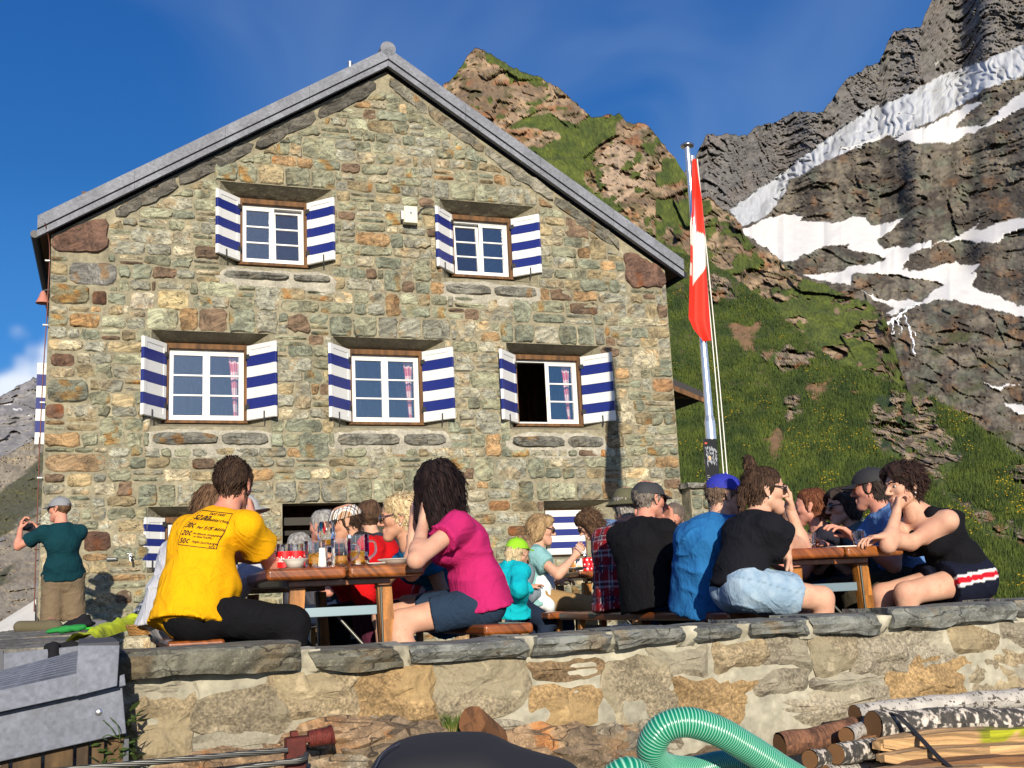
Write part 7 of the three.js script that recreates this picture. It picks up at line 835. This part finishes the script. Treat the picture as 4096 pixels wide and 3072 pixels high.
{ // ribbed green suction hose in loose loops
  const t = thing('green_hose', 'thick ribbed green hose coiled in front of the wall', 'hose', [...at(2750, 3150, 3.3).toArray()]); const path = [[3420, 3330, 3.5], [3260, 3165, 3.4], [3120, 3075, 3.33], [2980, 2985, 3.27], [2850, 2915, 3.22], [2735, 2888, 3.2], [2650, 2915, 3.2], [2606, 2985, 3.22], [2640, 3060, 3.28], [2760, 3085, 3.36], [2900, 3060, 3.45], [3020, 3080, 3.5], [3080, 3200, 3.5], [2900, 3290, 3.4], [2680, 3230, 3.2], [2560, 3110, 3.12], [2500, 3090, 3.1], [2430, 3150, 3.1], [2380, 3300, 3.1]].map(a => at(...a));
  const cv = new THREE.CatmullRomCurve3(path), L = cv.getLength(), pitch = .0085, n = Math.round(L / pitch * 4), rad = 18, P2 = [], C = [], idx = [], fr = cv.computeFrenetFrames(n); for (let i = 0; i <= n; i++) { const p = cv.getPointAt(i / n), ph = i / 4 * Math.PI * 2; for (let j = 0; j <= rad; j++) { const a = j / rad * Math.PI * 2, rib = Math.cos(ph), r = .043 + .0016 * rib; P2.push(p.x + r * (Math.cos(a) * fr.normals[i].x + Math.sin(a) * fr.binormals[i].x), p.y + r * (Math.cos(a) * fr.normals[i].y + Math.sin(a) * fr.binormals[i].y), p.z + r * (Math.cos(a) * fr.normals[i].z + Math.sin(a) * fr.binormals[i].z)); C.push(...(rib > .1 ? lin(160, 220, 192, .9) : lin(16, 132, 100, .85))); } } for (let i = 0; i < n; i++) for (let j = 0; j < rad; j++) { const a = i * (rad + 1) + j, b = a + rad + 1; idx.push(a, b, a + 1, b, b + 1, a + 1); }
  const g = new THREE.BufferGeometry(); g.setAttribute('position', new THREE.Float32BufferAttribute(P2, 3)); g.setAttribute('color', new THREE.Float32BufferAttribute(C, 3)); g.setIndex(idx); g.computeVertexNormals(); part(t, 'tube', g, mat([1, 1, 1], .3, { vertexColors: true, clearcoat: .5, clearcoatRoughness: .2 }));
}
{ // firewood
  const birch = mat([1, 1, 1], .85, { map: tex(512, (u, v) => { const a = pf(u, v, 6, 11, 4), d = sstep(.6, .7, pf(u, v, 26, 15, 4)) * .8, l = pn(u, v * .25, 120, 12); let k = .68 - .3 * (a - .5) - (l > .86 ? .35 : 0); return [lerp(k, .2, d), lerp(k * .97, .17, d), lerp(k * .92, .14, d)]; }), bumpMap: bumpRock, bumpScale: .012 }), dkBirch = mat([1, 1, 1], .9, { map: tex(512, (u, v) => { const d = sstep(.46, .66, pf(u, v, 22, 25, 5)), w = pn(u, v, 40, 29); const k = lerp(.2 + .1 * w, .66 + .2 * w, d); return [k, k * .95, k * .88]; }), bumpMap: bumpRock, bumpScale: .02 }), split = mat(lin(226, 186, 132, .85), .8, { map: woodMap(51) }), endG = mat(lin(168, 126, 82, .85), .85, { map: tex(128, (u, v) => { const r = Math.hypot(u - .5, v - .5), k = .72 + .16 * Math.sin(r * 90 + pn(u, v, 5, 3) * 3) + .1 * (pn(u, v, 40, 9) - .5); return [k, k * .95, k * .88]; }) }), dkSplit = mat(lin(150, 110, 72, .8), .85, { map: woodMap(53) });
  const redBark = mat(lin(140, 96, 70, .85), .9, { map: grainMap(71, .8, .7, 24), bumpMap: bumpRock, bumpScale: .02 });
  const log = (a, b, r, label, m, bend = 0, end = endG) => { const t = thing('log', label, 'log', [a.x, Math.min(a.y, b.y) - r, a.z], 'firewood logs'); const mid = a.clone().lerp(b, .5).add(V(0, bend, 0)), g = tube([a, a.clone().lerp(mid, .5).add(V(0, bend * .25, 0)), mid, b.clone().lerp(mid, .5).add(V(0, bend * .25, 0)), b], r, 40, 16); warp(g, v => { v.x += r * .18 * vn(v.x * 9, v.y * 9, v.z * 9); v.y += r * .18 * vn(v.x * 8, v.y * 9 + 5, v.z * 8); }); const uv = g.attributes.uv; for (let i = 0; i < uv.count; i++) uv.setXY(i, uv.getX(i) * 2, uv.getY(i) * .6); part(t, 'bark', g, m); const d = b.clone().sub(a).normalize(); for (const [p, s] of [[a, -1], [b, 1]]) { const c = new THREE.CircleGeometry(r * .97, 16); c.applyQuaternion(new THREE.Quaternion().setFromUnitVectors(V(0, 0, 1), d.clone().multiplyScalar(s))); c.translate(p.x + d.x * s * .002, p.y + d.y * s * .002, p.z + d.z * s * .002); part(t, 'cut_end', c, end); } };
  const Z = z => (x, y) => onZ(x, y, z); const A = Z(9.95), B2 = Z(10.1), C2 = Z(10.25);
  log(A(3420, 2862), A(4300, 2792), .046, 'long white birch log lying highest on the firewood pile', birch, .015); log(B2(3492, 2902), B2(4300, 2905), .06, 'dark speckled birch log under the black strap', dkBirch, .01); log(B2(3385, 2944), Z(9.85)(3560, 2885), .034, 'thin birch branch with a round cut end at the pile\'s left', birch); log(C2(3345, 3016), A(3700, 2960), .04, 'small log end below the thin birch branch', dkBirch); log(C2(3240, 3038), A(3600, 3000), .036, 'dark log end at the lower left of the firewood', dkBirch); log(C2(3300, 3095), A(3700, 3060), .034, 'lowest pale log end of the firewood', birch); log(A(3120, 2985), A(3420, 2915), .05, 'reddish weathered log lying against the wall behind the hose', redBark, 0); log(A(3500, 3000), A(4300, 3000), .07, 'thick dark log under the split wood in the middle of the firewood', dkBirch); log(B2(3600, 3130), B2(4300, 3110), .09, 'thick log at the bottom of the firewood', dkBirch);
  const piece = (a, b, w, h, label, m, sd, yel) => { const d = b.clone().sub(a), L = d.length(); let g = new THREE.BoxGeometry(L, h, w, 30, 3, 4); warp(g, v => { const t = v.x / L + .5, e = .5 + .5 * Math.sin(Math.min(1, t * 5) * 1.57) * Math.min(1, (1 - t) * 8 + .5); v.y *= e; v.z *= e; v.y += .012 * fbm(v.x * 5, v.z * 6, sd, 3) + .004 * vn(v.x * 4, v.z * 60, sd); v.z += .012 * fbm(v.x * 4, v.y * 9, sd + 3, 3); }); g = flat(g); const uv = new Float32Array(g.attributes.position.count * 2); for (let i = 0; i < uv.length / 2; i++) { uv[i * 2] = g.attributes.position.getZ(i) * 5 + g.attributes.position.getY(i) * 5; uv[i * 2 + 1] = g.attributes.position.getX(i) * .9; } g.setAttribute('uv', new THREE.BufferAttribute(uv, 2)); const q = new THREE.Quaternion().setFromUnitVectors(V(1, 0, 0), d.clone().normalize()); g.applyQuaternion(q); const c = a.clone().lerp(b, .5); g.translate(c.x, c.y, c.z); const t = thing('split_log', label, 'firewood', [c.x, c.y - h / 2, c.z], 'split firewood'); if (yel) { colorBy(g, v => { const p = v.clone().project(camera), x = (p.x + 1) * 2048, k = fbm(v.x * 14, v.y * 20, v.z * 14, 3); return Math.abs(x - 4010) < 90 + k * 120 && k > -.12 ? [.55, .95, .05] : [1, 1, 1]; }); m = m.clone(); m.vertexColors = true; } part(t, 'wood', g, m); };
  piece(C2(3520, 2972), C2(4300, 2925), .1, .06, 'pale split log sprayed with yellow paint', split, 3, 1); piece(C2(3510, 2985), B2(3800, 2962), .08, .05, 'short pale split log with a ragged end', split, 5); piece(Z(10.35)(3520, 3032), Z(10.35)(4300, 2990), .1, .05, 'thin pale split log above the orange one', split, 7); piece(Z(10.45)(3560, 3085), Z(10.45)(4300, 3040), .1, .06, 'reddish split log at the lower right', dkSplit, 9); piece(Z(10.5)(3440, 3110), Z(10.5)(4300, 3090), .12, .06, 'pale split board along the bottom right', split, 11); piece(B2(3420, 2965), B2(3640, 2930), .05, .03, 'ragged bark strip under the speckled birch log', dkSplit, 13);
  const s = thing('black_strap', 'black lashing strap running down over the firewood', 'strap', [...B2(3650, 2900).toArray()]); const sp = [[3535, 2852, 10.06], [3590, 2862, 10.18], [3650, 2920, 10.24], [3690, 2962, 10.34], [3755, 3030, 10.46], [3850, 3110, 10.6], [3900, 3160, 10.62]].map(a => onZ(...a)); const sc = new THREE.CatmullRomCurve3(sp), P2 = [], idx = []; for (let i = 0; i <= 40; i++) { const p = sc.getPoint(i / 40); P2.push(p.x - .012, p.y + .004, p.z, p.x + .012, p.y, p.z + .004, p.x + .012, p.y - .003, p.z + .001, p.x - .012, p.y + .001, p.z - .003); if (i) for (let k = 0; k < 4; k++) { const a = (i - 1) * 4 + k, b = (i - 1) * 4 + (k + 1) % 4; idx.push(a, b, a + 4, b, b + 4, a + 4); } } const sg = new THREE.BufferGeometry(); sg.setAttribute('position', new THREE.Float32BufferAttribute(P2, 3)); sg.setIndex(idx); sg.computeVertexNormals(); part(s, 'webbing', sg, mat([.012, .012, .013], .7));
}
// ================================================================ clothes and gear left on the side parapet
{
  const T0 = .475, lump = (name, label, cat, px, py, bones, col, h = .012, nz = .012) => { const c = name === 'sock' ? onZ(px, py, 9.12).setY(.455) : onY(px, py, T0), F = new Field(...boundsOf(bones.flatMap(b => [V(...b[0]), V(...b[1])]), .09), h); for (const [a, b, r1, r2] of bones) F.cap(V(...a), V(...b), r1, r2 ?? r1, .03, name === 'sock' ? {} : { ax: V(0, 1, 0), s: .5 }); F.each((d, x, y, z) => d - nz * (ridged(x * 14, y * 14, z * 14 + px, 2) + .4 * vn(x * 40, y * 40, z * 40)), .05); const g = F.mesh(); g.translate(c.x, c.y, c.z); const t = thing(name, label, cat, [c.x, T0 - .01, c.z]); part(t, 'cloth', paint(g, col), clothMat); return t; };
  lump('sock', 'black sport sock with lime heel hanging over the slab edge', 'sock', 205, 2584, [[[0, .012, -.06], [.01, .012, .03], .014], [[.01, .01, .03], [.015, -.05, .05], .017], [[.015, -.05, .05], [.0, -.095, .055], .021, .017]], [.012, .012, .014], .006, .004); lump('sock', 'second black sock lying on the slab next to the green bag', 'sock', 285, 2560, [[[-.09, .012, -.02], [.0, .012, .0], .014], [[0, .01, .0], [.045, .0, .03], .017]], [.012, .012, .014], .006, .004);
  lump('stuff_sack', 'small shiny green bag beside the black shorts', 'bag', 262, 2534, [[[-.08, .02, 0], [.08, .035, 0], .035, .045]], lin(50, 150, 74, .7)); lump('dropped_shorts', 'crumpled black garment on the parapet', 'clothing', 318, 2522, [[[-.06, .04, 0], [.06, .05, 0], .06, .05], [[0, .08, 0], [.03, .1, 0], .04]], [.012, .012, .015]);
  { const path = [[326, 8.72, 0], [380, 8.3, .012], [440, 7.85, .03], [500, 7.4, .05], [545, 7.0, .07]].map(([x, z, h]) => { const q = onZ(x, 2540, z); q.y = T0 + h; return q; }), cv = new THREE.CatmullRomCurve3(path), n = 60, m = 12, P2 = [], idx = [], t = thing('lime_jacket', 'bright lime yellow jacket stretched along the grey panel', 'jacket', [path[2].x, T0, path[2].z]); // a crumpled flat garment
    for (let i = 0; i <= n; i++) { const p = cv.getPoint(i / n), w = .085 + .02 * vn(i * .12, 1, 1); for (let j = 0; j <= m; j++) { const u = j / m - .5, x = p.x + u * w * 1.6, z = p.z + u * w * .4, e = .5 - Math.abs(u); P2.push(x, p.y - .008 + Math.min(.05, e * .2) * (.55 + .45 * ridged(x * 9, 1, z * 9, 2)) + .018 * Math.abs(vn(x * 24, 3, z * 24)) * (e > .05 ? 1 : 0), z); } } for (let i = 0; i < n; i++) for (let j = 0; j < m; j++) { const a = i * (m + 1) + j; idx.push(a, a + 1, a + m + 1, a + 1, a + m + 2, a + m + 1); } const g = new THREE.BufferGeometry(); g.setAttribute('position', new THREE.Float32BufferAttribute(P2, 3)); g.setIndex(idx); g.computeVertexNormals(); part(t, 'cloth', g, mat(lin(200, 216, 24, .8), .8)); }
  const sh = (px, py, c, sole, label, yaw) => { const p = onY(px, py, T0), t = thing('shoe', label, 'shoe', [p.x, T0, p.z], 'loose shoes on the parapet'); const F = new Field(V(-.06, -.02, -.17), V(.06, .12, .17), .009); F.cap(V(0, .045, -.1), V(0, .035, .11), .042, .036, .02); F.cap(V(0, .06, -.09), V(0, .085, -.07), .04, .036, .02); F.cap(V(0, .1, -.08), V(0, .14, -.08), .026, .03, .01, { sub: true }); t.add(mesh('upper', paint(F.mesh(), c), clothMat)); const G = new Field(V(-.06, -.02, -.17), V(.06, .06, .17), .009); G.cap(V(0, .008, -.11), V(0, .008, .12), .04, .038, .01, { ax: V(0, 1, 0), s: .4 }); t.add(mesh('sole', paint(G.mesh(), sole), clothMat)); t.rotation.y = yaw; };
  sh(365, 2516, [.12, .12, .13], lin(60, 190, 60, .8), 'grey black shoe with bright green sole', 1.2); sh(540, 2492, lin(70, 140, 160, .7), lin(110, 60, 130, .7), 'teal and purple shoe beyond the wicker basket', 1.5); sh(590, 2506, [.08, .08, .075], [.06, .06, .055], 'dark shoe lying behind the wicker basket', 1.5);
  const b = onY(566, 2540, T0), bk = thing('wicker_basket', 'shallow woven wicker basket behind the yellow shirt man', 'basket', [b.x, T0, b.z]); const wk = mat(lin(214, 164, 96, .85), .8, { map: woodMap(61) }); for (let k = 0; k < 7; k++) { const g = new THREE.TorusGeometry(.058 + k * .003, .0045, 6, 40); g.rotateX(Math.PI / 2); warp(g, v => { v.y += .002 * Math.sin(Math.atan2(v.z, v.x) * 16 + k * Math.PI); const q = 1 + .03 * Math.sin(Math.atan2(v.z, v.x) * 16 + k * Math.PI); v.x *= q; v.z *= q; }); g.translate(b.x, T0 + .004 + k * .0075, b.z); part(bk, 'woven_ring', g, wk); } const bs = new THREE.CylinderGeometry(.056, .056, .004, 24); bs.translate(b.x, T0 + .004, b.z); part(bk, 'base', bs, wk);
  const bd = onY(490, 2478, T0), wb = thing('wooden_board', 'pale wooden board lying against the foot of the hut wall', 'board', [bd.x, T0, bd.z]); part(wb, 'plank', planarUV(box(bd.x - .2, T0 - .01, bd.z - .15, bd.x + .25, T0 + .02, bd.z + .15, .004), 2), mat(lin(214, 176, 130, .85), .8, { map: woodMap(63) }));
  // white tarpaulin sloping down behind the parapet
  const tp = thing('white_tarpaulin', 'white tarpaulin sheet sloping down left of the kneeling man', 'tarpaulin', [...at(60, 2560, 8.6).toArray()]); const e = [[-220, 2640, 11.4], [-180, 2600, 12.2], [140, 2400, 13.0], [138, 2560, 11.6]].map(a => at(...a)); const n = 24, P2 = [], idx = []; for (let j = 0; j <= n; j++) for (let i = 0; i <= n; i++) { const u = i / n, v = j / n, p = e[0].clone().lerp(e[1], v).lerp(e[3].clone().lerp(e[2], v), u); p.z += .02 * Math.sin(u * 14 + v * 5) + .02 * vn(u * 8, v * 8, 3); P2.push(p.x, p.y, p.z); } for (let j = 0; j < n; j++) for (let i = 0; i < n; i++) { const a = j * (n + 1) + i; idx.push(a, a + 1, a + n + 1, a + 1, a + n + 2, a + n + 1); } const g = new THREE.BufferGeometry(); g.setAttribute('position', new THREE.Float32BufferAttribute(P2, 3)); g.setIndex(idx); g.computeVertexNormals(); part(tp, 'sheet', g, mat(lin(226, 222, 212, .8), .8)); part(tp, 'post', rod(at(142, 2560, 12.9), at(140, 2398, 12.9), .015), white);
  const bg = hx(3990, 2290, 5.5), hb = thing('plum_bag', 'plum coloured bag lying on the bench behind the black tank top', 'bag', [bg.x, .46, bg.z - .2]); const F = new Field(V(-.12, -.02, -.1), V(.12, .12, .1), .012); F.cap(V(-.05, .04, 0), V(.06, .045, 0), .05, .055, .02); F.each((d, x, y, z) => d - .012 * ridged(x * 16, y * 16, z * 16, 2), .05); hb.add(mesh('cloth', paint(F.mesh(), lin(112, 36, 84, .7)), clothMat));
}
scene.traverse(o => { if (o.isMesh) { o.castShadow = true; o.receiveShadow = true; } });
renderer.render(scene, camera);
